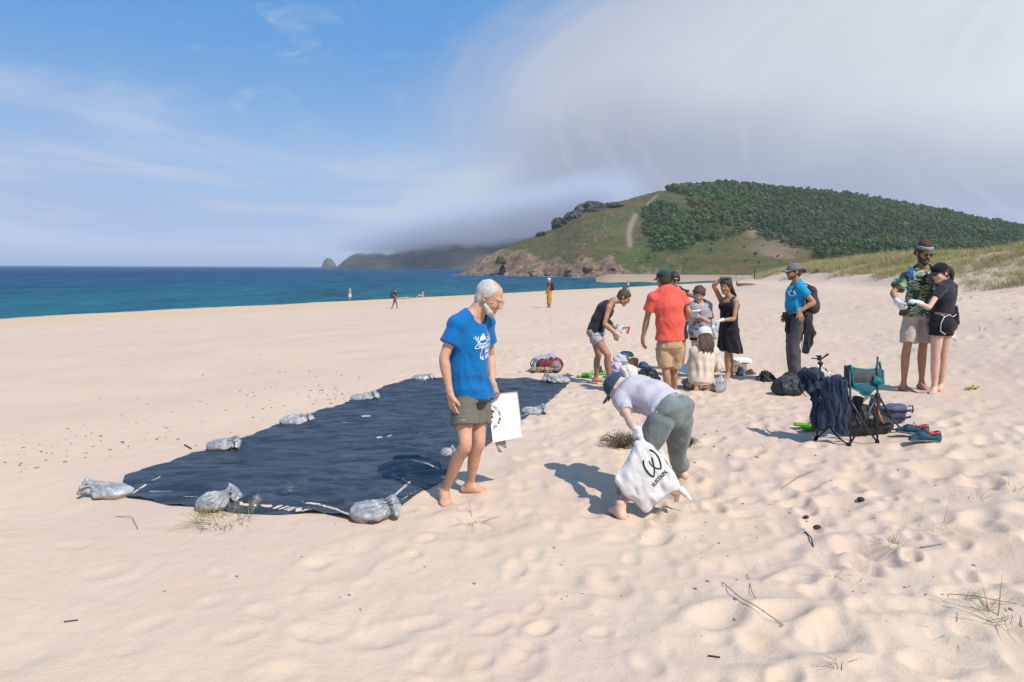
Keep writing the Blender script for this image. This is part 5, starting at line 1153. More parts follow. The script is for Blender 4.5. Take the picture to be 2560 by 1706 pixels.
# ================================================================== 7  girl kneeling with her back to us
def kneeling_girl():
    ax = head_axes((.02, .93, -.32), (0, .25, 1))
    J = dict(pel=(1753, 948, .0), sp=(1755, 918, .03), ch=(1757, 893, .06), nk=(1759, 868, .08), hd=(1761, 843, .12), ax=ax, sL=(1735, 880, .06), sR=(1786, 880, .06), eL=(1729, 918, .10), wL=(1737, 930, .33), eR=(1799, 921, .10), wR=(1782, 930, .34),
             hL=(1740, 954, .0), hR=(1768, 954, .0), kL=(1737, 958, .42), aL=(1738, 972, -.02), kR=(1772, 958, .42), aR=(1769, 972, -.02))
    e, J = person('girl kneeling on the sand with her back turned in a cream sweater and white cap', (1753, 992), J, 9.75)
    for a in 'RL': J['k'+a][2] = Hs(J['k'+a][0], J['k'+a][1])+.065; J['a'+a][2] = Hs(J['a'+a][0], J['a'+a][1])+.055
    v = Vol(); v.group(.04); torso(v, J, w=(.145, .12, .135, .08), d=(.11, .095, .10, .05), yoke=.04)
    for a in 'RL':
        v.group(.02); h, k, an = J['h'+a], J['k'+a], J['a'+a]; limb(v, [h, lerp(h, k, .5), k], [.085, .075, .052]); limb(v, [k, lerp(k, an, .6), an], [.048, .052, .034])
        s = an+[0, -.02, .015]; v.group(.012); v.tube(an, s+[0, -.075, .045], .034, (.030, .030)); v.tube(s+[0, -.065, .055], s+[0, -.055, -.065], (.032, .022), (.038, .018), (1, 0, 0)); 
        for i in range(5): v.tube(s+[-.028+.014*i, -.05, -.07], s+[-.030+.015*i, -.035, -.085], .0095, .009)
    for a in 'RL': arm(v, J['s'+a], J['e'+a], J['w'+a], .82)
    hand(v, J['wL'], (.5, .8, -.2), (0, 0, -1), (1, 0, 0), L=.16); hand(v, J['wR'], (-.5, .8, -.2), (0, 0, -1), (-1, 0, 0), L=.16); neck(v, J, .046); head(v, J['hd'], ax, .98); v.mesh('body', .0075, SKIN, e)
    sh = shirt(J, e, CREAM, ease=.028, hem=.055, hemw=(.170, .150), sl=1.0, slr=(.064, .074, .080), vox=.008, fold=.0, name='sweater', w=(.150, .145, .150, .095), d=(.12, .115, .115, .06), neck=(.06, .06, .06),
               disp=lambda V, N: .010*np.sin((V[:, 0]-J['pel'][0])*62+1.5*vnoise(V*6))*sstep(.0, .12, V[:, 2]-J['pel'][2])*sstep(.42, .2, V[:, 2]-J['pel'][2])+.004*vnoise(V*10))
    s = Vol(); s.group(.01); pel = V3(J['pel']); s.tube(pel+[0, 0, -.035], pel+[0, 0, -.062], (.172, .150), (.170, .148), (1, 0, 0), cap=.012); s.mesh('sweater_hem', .007, mat('pale_pink_rib', (.62, .55, .56), .9), e)
    s = Vol(); s.group(.03); s.ell(pel+[0, .03, -.085], (.185, .17, .075), ([1, 0, 0], [0, 1, 0], [0, 0, 1])); s.tube(pel+[0, .1, -.10], pel+[0, .42, -.12], (.19, .085), (.17, .075), (1, 0, 0)); s.tube(pel+[.13, -.05, -.12], pel+[.17, -.13, -.175], .05, .028)
    s.ell(pel+[0, -.16, -.15], (.075, .09, .05), ([1, 0, 0], [0, 1, 0], [0, 0, 1]), k=.01, sub=True)
    s.mesh('skirt', .008, print_mat('leaf_print_skirt', (.40, .27, .19), (.075, .060, .040), 26), e, disp=folds(.012, (9, 9, 9), 6))
    h = hair_cap(J['hd'], ax, 1.0, grow=.012, hl=.05); R, F, U = ax; hd = V3(J['hd']); rg = random.Random(8); h.group(.006)
    for i in range(15):
        a = (i-7)*.011; p = [hd+R*a*.9-F*.085+U*.0, hd+R*a*1.1-F*(.11+.01*rg.random())-U*.09, hd+R*(a*1.15+rg.uniform(-.02, .02))-F*.12-U*(.17), hd+R*(a*1.2+rg.uniform(-.035, .035))-F*.12-U*(.18+rg.uniform(0, .08))]; limb(h, p, [.020, .021, .016, .006], n=3, k=.006)
    h.mesh('hair', .006, BHAIR, e, disp=strands(.003, 70, ax)); cp = cap_mesh('cap', hd, ax, WHITE, e, 1.16, vox=.006, lift=.004, down=.02); MBo = Vol().group(.002).ell(hd-F*.124+U*.050, (.028, .012, .022), ax).mesh('cap_gap', .005, DHAIR); MBo.parent = cp
kneeling_girl()

# ================================================================== 8  woman in the black dress, one hand on her head
def dress_woman():
    ax = head_axes((-.62, -.75, -.12), (0.05, 0, 1))
    J = dict(pel=(1822, 816, .0), nk=(1824, 744, .02), hd=(1815, 716, -.02), ax=ax, sR=(1806, 757, .10), sL=(1841, 755, -.11), eR=(1784, 714, .03), wR=(1808, 695, -.04), eL=(1835, 798, -.20), wL=(1803, 801, -.30),
             hR=(1815, 826, .06), hL=(1827, 826, -.06), kR=(1824, 887, .12), aR=(1826, 936, .24), kL=(1819, 890, -.09), aL=(1820, 944, -.06))
    e, J = person('woman in a black sleeveless dress with one gloved hand raised to her hair', (1820, 952), J, 10.9); ankle_fix(J)
    body(J, e, SKIN_TAN, .008, fem=True, toedir={'R': (-.6, -.8, 0), 'L': (-.5, -.85, 0)}, fl=.225)
    def skirt_fold(V, N):
        z = J['pel'][2]-V[:, 2]; th = np.arctan2(V[:, 1]-J['pel'][1], V[:, 0]-J['pel'][0]); return .014*np.sin(th*9+2*vnoise(V*4))*sstep(.02, .38, z)+.003*vnoise(V*11)
    s = Vol(); s.group(.04); torso_core(s, J, .012, (.150, .128, .142, .075), (.115, .10, .115, .05)); hs, ss = sides(J); f = fwd_of(J); sp, ch = mid_torso(J); up = nrm(J['nk']-ch); pel = J['pel']
    for q in (-1, 1): s.ell(ch+ss*q*.070+f*.085-up*.02, (.062, .058, .062), (ss, f, up))
    s.cut(lerp(ch, J['nk'], .66), nrm(up+f*.35)); s.group(.01)
    for q, k in ((-1, 'sR'), (1, 'sL')): sh = lerp(J[k], J['nk'], .38); s.tube(lerp(ch, J['nk'], .5)+ss*q*.085+f*.075, sh+up*.046+f*.01, (.026, .012), (.026, .012), ss); s.tube(sh+up*.046, lerp(ch, J['nk'], .5)+ss*q*.085-f*.07, (.026, .012), (.026, .012), ss)
    s.group(.03); s.tube(pel+[0, 0, .06], pel+[0, 0, -.05], (.158, .125), (.172, .138), hs); s.tube(pel+[0, 0, -.05], pel+[.03, 0, -.44], (.172, .138), (.225, .185), hs, cap=.02); s.cut(pel+[0, 0, -.40], (-.12, 0, -1))
    s.mesh('dress', .0085, BLACKC, e, disp=skirt_fold)
    h = hair_cap(J['hd'], ax, 1.0, grow=.016, hl=.055); R, F, U = ax; hd = V3(J['hd'])
    h.group(.01)
    for a, b, r in (((.07, -.04, -.02), (.10, -.09, -.12), .035), ((.10, -.09, -.12), (.13, -.10, -.165), .026), ((.0, -.1, .0), (.06, -.12, -.13), .035)): h.tube(hd+R*-a[0]+F*a[1]+U*a[2], hd+R*-b[0]+F*b[1]+U*b[2], r, r*.7)
    h.mesh('hair', .007, DHAIR, e, disp=strands(.004, 50, ax)); eyes(hd, ax, e, 1.0)
    glove_mesh(e, GLOVEG, .006, J['wR'], (.85, -.1, .15), (.2, 0, -1), (0, -1, 0), L=.17, curl=.35); glove_mesh(e, GLOVE, .006, J['wL'], (-.9, -.3, -.15), (.2, -.2, -1), (0, -1, 0), L=.17, curl=.55)
    b = Vol(); b.group(.02); c = V3(P(1784, 820, J['Y']-.34)); b.tube(c+[0, 0, .10], c+[0, 0, -.02], (.025, .02), (.07, .04)); b.tube(c+[0, 0, -.02], c+[.01, 0, -.13], (.07, .04), (.06, .05)); o = b.mesh('plastic_bag', .007, mat('clear_grey_plastic', (.62, .64, .66), .2, .5, trans=.35, bump=.6, bscale=20), disp=folds(.012, (16, 16, 9), 4)); tag(o, 'clear plastic bag hanging from the gloved hand of the woman in the black dress', 'bag')
dress_woman()

# ================================================================== 9  man in the bright blue T-shirt with a backpack, in profile
def blue_man():
    ax = head_axes((-1, -.12, -.06), (-.05, 0, 1))
    J = dict(pel=(1992, 794, .0), sp=(1988, 762, .0), ch=(1990, 734, .0), nk=(1993, 707, .0), hd=(1984, 680, .0), ax=ax, sL=(2005, 724, -.18), sR=(1983, 722, .19), eL=(2034, 757, -.24), wL=(1998, 779, -.23), eR=(1975, 765, .27), wR=(1967, 786, .16),
             hL=(1994, 802, -.09), hR=(1988, 802, .10), kL=(1984, 862, -.10), aL=(1992, 936, -.12), kR=(1980, 862, .10), aR=(1984, 932, .14))
    e, J = person('man in profile in a bright blue T-shirt, grey cap and dark trousers, hand on hip', (1990, 948), J, 10.25); ankle_fix(J)
    body(J, e, SKIN_TAN, .008, toedir={'L': (-1, -.2, 0), 'R': (-1, .1, 0)}, hands=[((J['wL'], (.25, -.25, -.9), (-.1, 1, 0), (-1, 0, .2)), dict(L=.185, curl=.15, spread=.25)), ((J['wR'], (-.5, -.1, -.8), (0, -1, 0), (-1, 0, 0)), dict(L=.18, curl=.3))])
    sh = shirt(J, e, CYAN, ease=.014, hem=-.01, hemw=(.170, .135), sl=.52, slr=(.066, .068, .074), vox=.008, fold=.006, seed=14)
    p = P(1982, 734, J['Y']-.3); ring = MB().tube([p+Vector((.036*math.cos(t), 0, .040*math.sin(t))) for t in np.linspace(0, 6.29, 15)], .006, 5); bv = bvh_of(sh)
    decal('logo', [stroke([(.026*math.cos(t), .036*math.sin(t)) for t in np.linspace(0, 6.29, 18)], .009)], on(bv, 1981, 734), (1, 0, 0), (0, 0, 1), bv, WHITEP, sh, off=.004)
    trousers(J, e, DGREY, to=.97, vox=.009, r=(.112, .108, .094, .090, .082, .066), fold=.009)
    h = hair_cap(J['hd'], ax, 1.0, grow=.008, hl=.05); R, F, U = ax; hd = V3(J['hd']); h.ell(hd-F*.165+U*.012, (.034, .040, .036), ax, k=.012); h.tube(hd-F*.09+U*.02, hd-F*.16+U*.012, .02); h.mesh('hair', .007, DHAIR, e, disp=strands(.005, 50, ax))
    b = Vol().group(.012); pt = lambda r, f, u: hd+R*r+F*f+U*u
    for q in (-1, 1): b.tube(pt(q*.064, .012, -.055), pt(q*.03, .066, -.098), .014, .018)
    b.ell(pt(0, .090, -.052), (.026, .009, .007), ax, k=.004); b.mesh('beard', .006, DHAIR, e); glasses(hd, ax, DLENS, DLENS, e, 1.02, .022); cap_mesh('cap', hd, ax, GREYCAP, e, 1.04, vox=.006)
    # black jacket and bottle tied round the waist
    j = Vol(); j.group(.03); pel = V3(J['pel']); j.tube(pel+[.05, -.13, .04], pel+[.12, -.16, -.22], (.05, .10), (.10, .045), (1, 0, 0)); j.tube(pel+[.12, -.16, -.22], pel+[.09, -.16, -.50], (.10, .045), (.065, .03), (1, 0, 0)); j.tube(pel+[-.14, -.05, .05], pel+[-.15, -.08, -.20], (.05, .04), (.045, .035)); j.tube(pel+[.14, -.1, .03], pel+[.18, -.08, -.20], .05, .03)
    j.tube(pel+[-.16, -.02, .05], pel+[.15, -.04, .05], (.03, .15), (.03, .15), (0, 0, 1)); j.tube(pel+[-.20, -.06, .03], pel+[-.12, -.08, .05], (.03, .03), (.05, .03))
    o = j.mesh('waist_jacket', .008, NAVYC, e, disp=folds(.012, (10, 10, 6), 5)); zp = MB().tube([pel+Vector((.03, -.20, -.24)), pel+Vector((.02, -.205, -.36)), pel+Vector((.015, -.20, -.50))], .005, 5); z = zp.build('zip', WHITEP); z.parent = o
    bt = MB().lathe([(.0, .20), (.018, .20), (.018, .17), (.036, .14), (.036, 0), (.03, -.01)], pel+Vector((-.055, -.17, -.14)), 12); bo = bt.build('water_bottle', mat('blue_bottle', (.03, .12, .20), .2, .5)); tag(bo, 'dark blue water bottle hanging at the waist of the man in bright blue', 'bottle')
    # backpack (rests on his back)
    c = V3(J['ch']); bp = Vol(); bp.group(.03); x = .205; bp.tube(c+[x, .0, .05], c+[x+.02, .0, -.24], (.155, .085), (.165, .110), (0, 1, 0), cap=.07); bp.ell(c+[x+.08, .0, -.18], (.12, .06, .11), ([0, 1, 0], [1, 0, 0], [0, 0, 1])); t = empty('backpack', P(2032, 806, J['Y']), 'dark daypack worn on the back of the man in bright blue', 'backpack')
    bp.mesh('pack_body', .008, mat('charcoal_nylon', (.028, .026, .030), .6, .3, bump=.5, bscale=30, col2=(.055, .040, .045), vscale=7), t, disp=folds(.006, (9, 9, 9), 2))
    for q in (-1, 1):
        s = c+[0, q*.105, 0]; pts = smooth2([tuple(s+[.16, 0, .12]), tuple(s+[.07, 0, .150]), tuple(s+[-.03, 0, .130]), tuple(s+[-.095, 0, .05]), tuple(s+[-.100, 0, -.06]), tuple(s+[-.02, q*.05, -.16]), tuple(s+[.14, q*.03, -.22])], 4)
        st = MB().tube(pts, .022, 8, .35, ref=(0, 1, 0)); adopt(st.build('strap', mat('black_webbing', (.014, .014, .016), .7)), t)
blue_man()

# ================================================================== 10  bearded man in the palm-print shirt
def print_man():
    ax = head_axes((.16, -.93, -.30), (0, -.1, 1))
    J = dict(pel=(2298, 786, .0), nk=(2309, 670, .0), hd=(2309, 632, -.05), ax=ax, sR=(2266, 692, -.02), sL=(2346, 692, .04), eR=(2233, 732, -.10), wR=(2243, 755, -.20), eL=(2360, 735, .0), wL=(2335, 762, -.15),
             hR=(2279, 796, .0), hL=(2315, 796, .0), kR=(2269, 862, -.05), aR=(2261, 930, .02), kL=(2308, 862, -.02), aL=(2306, 926, .05))
    e, J = person('bearded man in a palm-leaf print shirt, beige shorts and sunglasses', (2262, 945), J, 9.0); ankle_fix(J)
    body(J, e, SKIN_TAN, .0075, toedir={'R': (.35, -.9, 0), 'L': (.1, -1, 0)}, g=1.0)
    shirt(J, e, floral(), ease=.018, hem=.02, hemw=(.190, .150), sl=.72, slr=(.072, .084, .092), vox=.008, fold=.007, seed=16, name='printed_shirt', g=1.03, neck=(.066, .07, .06))
    shorts(J, e, BEIGE, frac=.92, g=1.04, r0=(.098, .106), r1=(.100, .112), fold=.008, vox=.008)
    h = hair_cap(J['hd'], ax, 1.04, grow=.008, hl=.060, back=-.02); R, F, U = ax; hd = V3(J['hd']); h.ell(hd+U*.125-F*.01, (.074, .080, .042), ax); h.mesh('hair', .007, mat('auburn_hair', (.060, .022, .014), .6, col2=(.12, .05, .03), vscale=60, bump=.9, bscale=150), e, disp=strands(.008, 45, ax, stretch=2))
    Vol().group(.003).tube(hd+U*.072-U*.016, hd+U*.072+U*.018, (.094, .112), (.092, .110), R, cap=.006).mesh('headband', .006, print_mat('grey_bandana', (.30, .33, .38), (.05, .06, .09), 60), e)
    b = Vol().group(.014); pt = lambda r, f, u: hd+(R*r+F*f+U*u)*1.02
    for q in (-1, 1): b.tube(pt(q*.066, .014, -.045), pt(q*.046, .048, -.090), .018, .028); b.tube(pt(q*.046, .050, -.090), pt(0, .076, -.112), .028, .032); b.tube(pt(q*.028, .084, -.066), pt(q*.004, .092, -.052), .007, .0075, k=.008)
    b.mesh('beard', .006, DHAIR, e, disp=strands(.003, 60, ax)); glasses(hd, ax, DLENS, DLENS, e, 1.04, .024)
    glove_mesh(e, GLOVE, .006, J['wR'], (.35, -.5, -.75), (.8, .3, 0), (.3, -.8, .3), L=.185, curl=.7)
    p = MB().tube([P(2278, 668, J['Y']-.09), P(2279, 680, J['Y']-.145), P(2280, 700, J['Y']-.16)], .026, 8, .2, ref=(1, 0, 0)); tag(p.build('shoulder_strap', mat('royal_blue_webbing', (.01, .09, .33), .7)), 'blue backpack strap over the shoulder of the man in the printed shirt', 'strap')
    bg = Vol(); bg.group(.02); q = V3(P(2263, 764, J['Y']-.14)); bg.tube(q+[0, 0, .02], q+[.02, .05, -.10], (.045, .03), (.055, .04)); o = bg.mesh('trash_bag', .007, mat('black_bin_bag', (.03, .025, .03), .35, .5), disp=folds(.01, (14, 14, 9), 4)); tag(o, 'dark bag bunched at the hip of the man in the printed shirt', 'bag')
print_man()

# ================================================================== 11  woman in black crop top and shorts
def crop_woman():
    ax = head_axes((-.93, -.30, -.26), (-.2, 0, 1))
    J = dict(pel=(2353, 806, .0), sp=(2359, 772, .01), ch=(2362, 744, .0), nk=(2366, 706, .0), hd=(2350, 683, -.02), ax=ax, sL=(2352, 722, -.13), sR=(2383, 718, .08), eL=(2322, 770, -.22), wL=(2298, 757, -.33), eR=(2384, 762, .12), wR=(2352, 762, .06),
             hL=(2345, 816, -.05), hR=(2365, 816, .06), kL=(2339, 886, -.05), aL=(2337, 955, -.04), kR=(2360, 884, .10), aR=(2354, 950, .14))
    e, J = person('woman in black crop top, tight black shorts and black cap with a ponytail', (2340, 966), J, 8.75); ankle_fix(J)
    body(J, e, SKIN_FAIR, .0075, fem=True, toedir={'L': (-.55, -.7, 0), 'R': (-.6, -.6, 0)}, fl=.225, hs=.98, skip=('armR',), legr=1.03, te=-.016, top=.84, armr=.93)
    v = Vol(); arm(v, J['sR'], J['eR'], J['wR'], .86); v.mesh('forearm', .008, SKIN_FAIR, e)
    shirt(J, e, NAVYC, ease=.008, hem=-.115, hemw=(.138, .112), sl=.50, slr=(.060, .052, .056), vox=.0075, fold=.003, w=(.10, .128, .146, .085), d=(.08, .10, .112, .055), yoke=.044, seed=18, name='crop_top', neck=(.05, .05, .05))
    shorts(J, e, BLACKC, frac=.30, top=.085, g=1.0, r0=(.096, .100), r1=(.092, .094), hip=(.178, .138), wst=(.142, .115), fold=.002, vox=.0075, butt=1.25)
    h = hair_cap(J['hd'], ax, .98, grow=.010, hl=.05); R, F, U = ax; hd = V3(J['hd']); h.group(.01); limb(h, [hd-F*.10+U*.03, hd-F*.155+U*.02, hd-F*.185-U*.06, hd-F*.17-U*.17], [.022, .036, .034, .012], n=4); h.mesh('hair', .0065, mat('dark_auburn_hair', (.045, .016, .014), .45, .5, bump=.9, bscale=150), e, disp=strands(.004, 60, ax))
    cap_mesh('cap', hd, ax, BLACKCAP, e, 1.03, vox=.006); eyes(hd, ax, e, .98)
    glove_mesh(e, GLOVE, .006, J['wL'], (-.85, -.2, .25), (.1, .4, -.9), (0, 0, 1), L=.165, curl=.5)
    c = V3(J['pel']); b = MB()
    b.tube([tuple(c+np.array(q)) for q in ((-.10, -.14, .11), (-.05, -.155, .08), (.0, -.16, .11), (.05, -.155, .08), (.10, -.13, .11))], .004, 5); b.tube([tuple(c+np.array(q)) for q in ((-.06, -.16, .09), (-.10, -.16, .0), (-.10, -.16, -.10), (-.04, -.165, -.14))], .004, 5); co = b.build('white_cord', WHITEP); adopt(co, e)
    s = Vol(); s.group(.02); q = c+[.15, .0, .08]; s.tube(q+[-.01, 0, .10], q+[.01, 0, -.08], (.045, .07), (.055, .09), (1, 0, 0)); t = empty('shoulder_bag', tuple(q), 'small black shoulder bag behind the woman in the crop top', 'bag'); s.mesh('bag_body', .008, NAVYC, t, disp=folds(.005, (10, 10, 10), 3))
    st = MB().tube([tuple(q+[0, 0, .1]), tuple(V3(J['sR'])+[.03, .0, -.05]), tuple(V3(J['sR'])+[-.02, -.03, .06])], .009, 6); adopt(st.build('bag_strap', BLACKC), t)
    b = Vol(); b.group(.01); q = V3(P(2385, 846, J['Y']+.1)); b.tube(q+[-.03, 0, .04], q+[.02, 0, -.03], (.035, .02), (.02, .012)); tag(b.mesh('white_rag', .006, WHITE, disp=folds(.01, (20, 20, 20), 3)), 'white glove or rag hanging behind the woman in black shorts', 'glove')
crop_woman()

# ================================================================== far figures on the strand
def far_person(label, foot_px, hpx, top, bot, hair, face, vox=.016, skin=SKIN_TAN, kind='walk', arms=None, group='people far off along the strand'):
    g = G(*foot_px); Y = g.y; s = Y/FPX; H0 = hpx*s; k = H0/1.74; e = empty('person', tuple(g), label, 'person', group)
    f = nrm(face); r = np.cross(f, [0, 0, 1]); at = lambda a, b, z: np.array(g[:])+(r*a+f*b+np.array([0, 0, z]))*k; st = .22 if kind == 'walk' else .02
    J = dict(pel=at(0, 0, .95), nk=at(0, .02, 1.45), hd=at(0, .04, 1.62), ax=head_axes(f, (0, 0, 1)), sR=at(.17, 0, 1.41), sL=at(-.17, 0, 1.41), hR=at(.09, 0, .92), hL=at(-.09, 0, .92), kR=at(.1, st*.7, .50), kL=at(-.1, -st*.3, .50), aR=at(.1, st, .06), aL=at(-.1, -st*1.2, .09),
             eR=at(.22, -.05, 1.14), wR=at(.2, .12, .93), eL=at(-.22, .05, 1.14), wL=at(-.22, .15, .95))
    if arms == 'front': J['wR'] = at(.1, .25, 1.1); J['wL'] = at(-.1, .25, 1.1)
    v = Vol(); v.group(.04); torso(v, J, g=k)
    for a in 'RL': leg(v, J['h'+a], J['k'+a], J['a'+a], k, -f); foot(v, J['a'+a], f, .25*k, toes=False); arm(v, J['s'+a], J['e'+a], J['w'+a], k); hand(v, J['w'+a], f*.4-np.array([0, 0, .9]), -r if a == 'R' else r, f, L=.18*k)
    neck(v, J); head(v, J['hd'], J['ax'], k); v.mesh('body', vox, skin, e)
    if top is not None: shirt(J, e, top, vox=vox, g=k, hem=.04, fold=.01)
    if bot is not None:
        if kind == 'baggy': trousers(J, e, bot, to=.93, g=k, vox=vox, r=(.12, .13, .14, .14, .13, .07), fold=.02)
        elif kind == 'stand': shorts(J, e, bot, frac=.9, g=k, vox=vox)
        else: trousers(J, e, bot, to=.95, g=k, vox=vox)
    if hair is not None: hair_cap(J['hd'], J['ax'], k).mesh('hair', .012, hair, e)
    return e, J, k, f, r
MUST = cloth('mustard_cotton', (.46, .25, .03)); MAROON = cloth('maroon_cotton', (.20, .035, .03)); OLIVEP = cloth('brown_grey_cotton', (.17, .13, .13))
e, J, k, f, r = far_person('walking man in maroon shirt and baggy mustard trousers on the open sand', (1373, 770), 74, MAROON, MUST, WHAIR, (-1, .1, 0), .014, kind='baggy')
b = Vol(); b.group(.03); c = J['ch'] if 'ch' in J else lerp(J['pel'], J['nk'], .75); b.tube(c-f*.18+[0, 0, .10], c-f*.20-[0, 0, .22], (.15, .08), (.16, .12), r); t = empty('backpack', tuple(c), 'dark backpack on the man in mustard trousers', 'backpack'); b.mesh('pack_body', .014, NAVYC, t)
e, J, k, f, r = far_person('walker in dark shirt and grey trousers passing the sunbathers', (987, 772), 50, NAVYC, OLIVEP, DHAIR, (1, .1, 0), .016)
b = Vol(); b.group(.03); c = lerp(J['pel'], J['nk'], .75); b.tube(c-f*.20+[0, 0, .10], c-f*.22-[0, 0, .22], (.17, .10), (.18, .14), r); t = empty('backpack', tuple(c), 'dark green backpack on the walker beside the sunbathers', 'backpack'); b.mesh('pack_body', .016, cloth('dark_green_nylon', (.008, .07, .055)), t)
far_person('bare-chested man in white trousers standing at the water edge', (875, 753), 32, None, cloth('white_trousers', (.62, .64, .68)), WHAIR, (.1, 1, 0), .018, kind='stand', arms='front')
far_person('person in pale top wandering alone near the far waterline', (1570, 727), 25, cloth('pale_top', (.5, .48, .52)), cloth('blue_trousers', (.1, .12, .2)), DHAIR, (-1, 0, 0), .022, kind='walk')
far_person('small person standing in the shallows left of the bare-chested man', (834, 753), 17, cloth('dull_yellow_top', (.30, .24, .10)), BLACKC, DHAIR, (0, -1, 0), .018, kind='stand')
def sitter():
    g = G(1056, 744); s = g.y/FPX; e = empty('person', tuple(g), 'dark-haired sunbather sitting up on the sand by the water', 'person', 'people far off along the strand'); at = lambda x, y, z: np.array(g[:])+[x, y, z]
    v = Vol(); v.group(.05); v.tube(at(0, 0, .15), at(.05, 0, .60), (.16, .12), (.18, .11), (0, 1, 0)); v.tube(at(0, -.08, .13), at(-.42, -.1, .40), .085, .06); v.tube(at(-.42, -.1, .40), at(-.78, -.1, .07), .055, .04); v.tube(at(0, .1, .13), at(-.45, .12, .30), .085, .06); v.tube(at(-.45, .12, .30), at(-.85, .12, .06), .055, .04)
    v.tube(at(.05, -.18, .58), at(.22, -.22, .30), .05, .04); v.tube(at(.22, -.22, .30), at(.25, -.2, .05), .04, .03); v.tube(at(.05, .0, .62), at(.03, 0, .78), .06); v.ell(at(.02, 0, .86), (.09, .1, .12), ([0, 1, 0], [1, 0, 0], [0, 0, 1])); v.mesh('body', .02, SKIN_FAIR, e)
    Vol().group(.02).ell(at(.05, 0, .90), (.105, .11, .12), ([0, 1, 0], [1, 0, 0], [0, 0, 1])).mesh('hair', .02, DHAIR, e)
    for (a, b, lb, c1, L) in ((905+65, 747, 'pale folded towel and clothes behind the walker with the green backpack', (.55, .52, .5), .45), (1012, 748, 'sunbather lying flat on a towel beside the sitting one', (.50, .35, .26), .8)):
        g2 = G(a, b); v = Vol(); v.group(.06); x = np.array(g2[:]); v.tube(x+[-L, 0, .08], x+[L*.3, 0, .12], (.17, .10), (.2, .11), (0, 1, 0)); v.tube(x+[L*.3, 0, .12], x+[L*1.1, .05, .10], .11, .07); v.ell(x+[-L-.22, 0, .12], (.1, .1, .1), ([1, 0, 0], [0, 1, 0], [0, 0, 1]))
        o = v.mesh('person' if L > .7 else 'towel', .03, SKIN if L > .7 else mat('pale_towel', c1), disp=folds(.02, (5, 5, 5), 2)); tag(o, lb, 'person' if L > .7 else 'towel')
sitter()
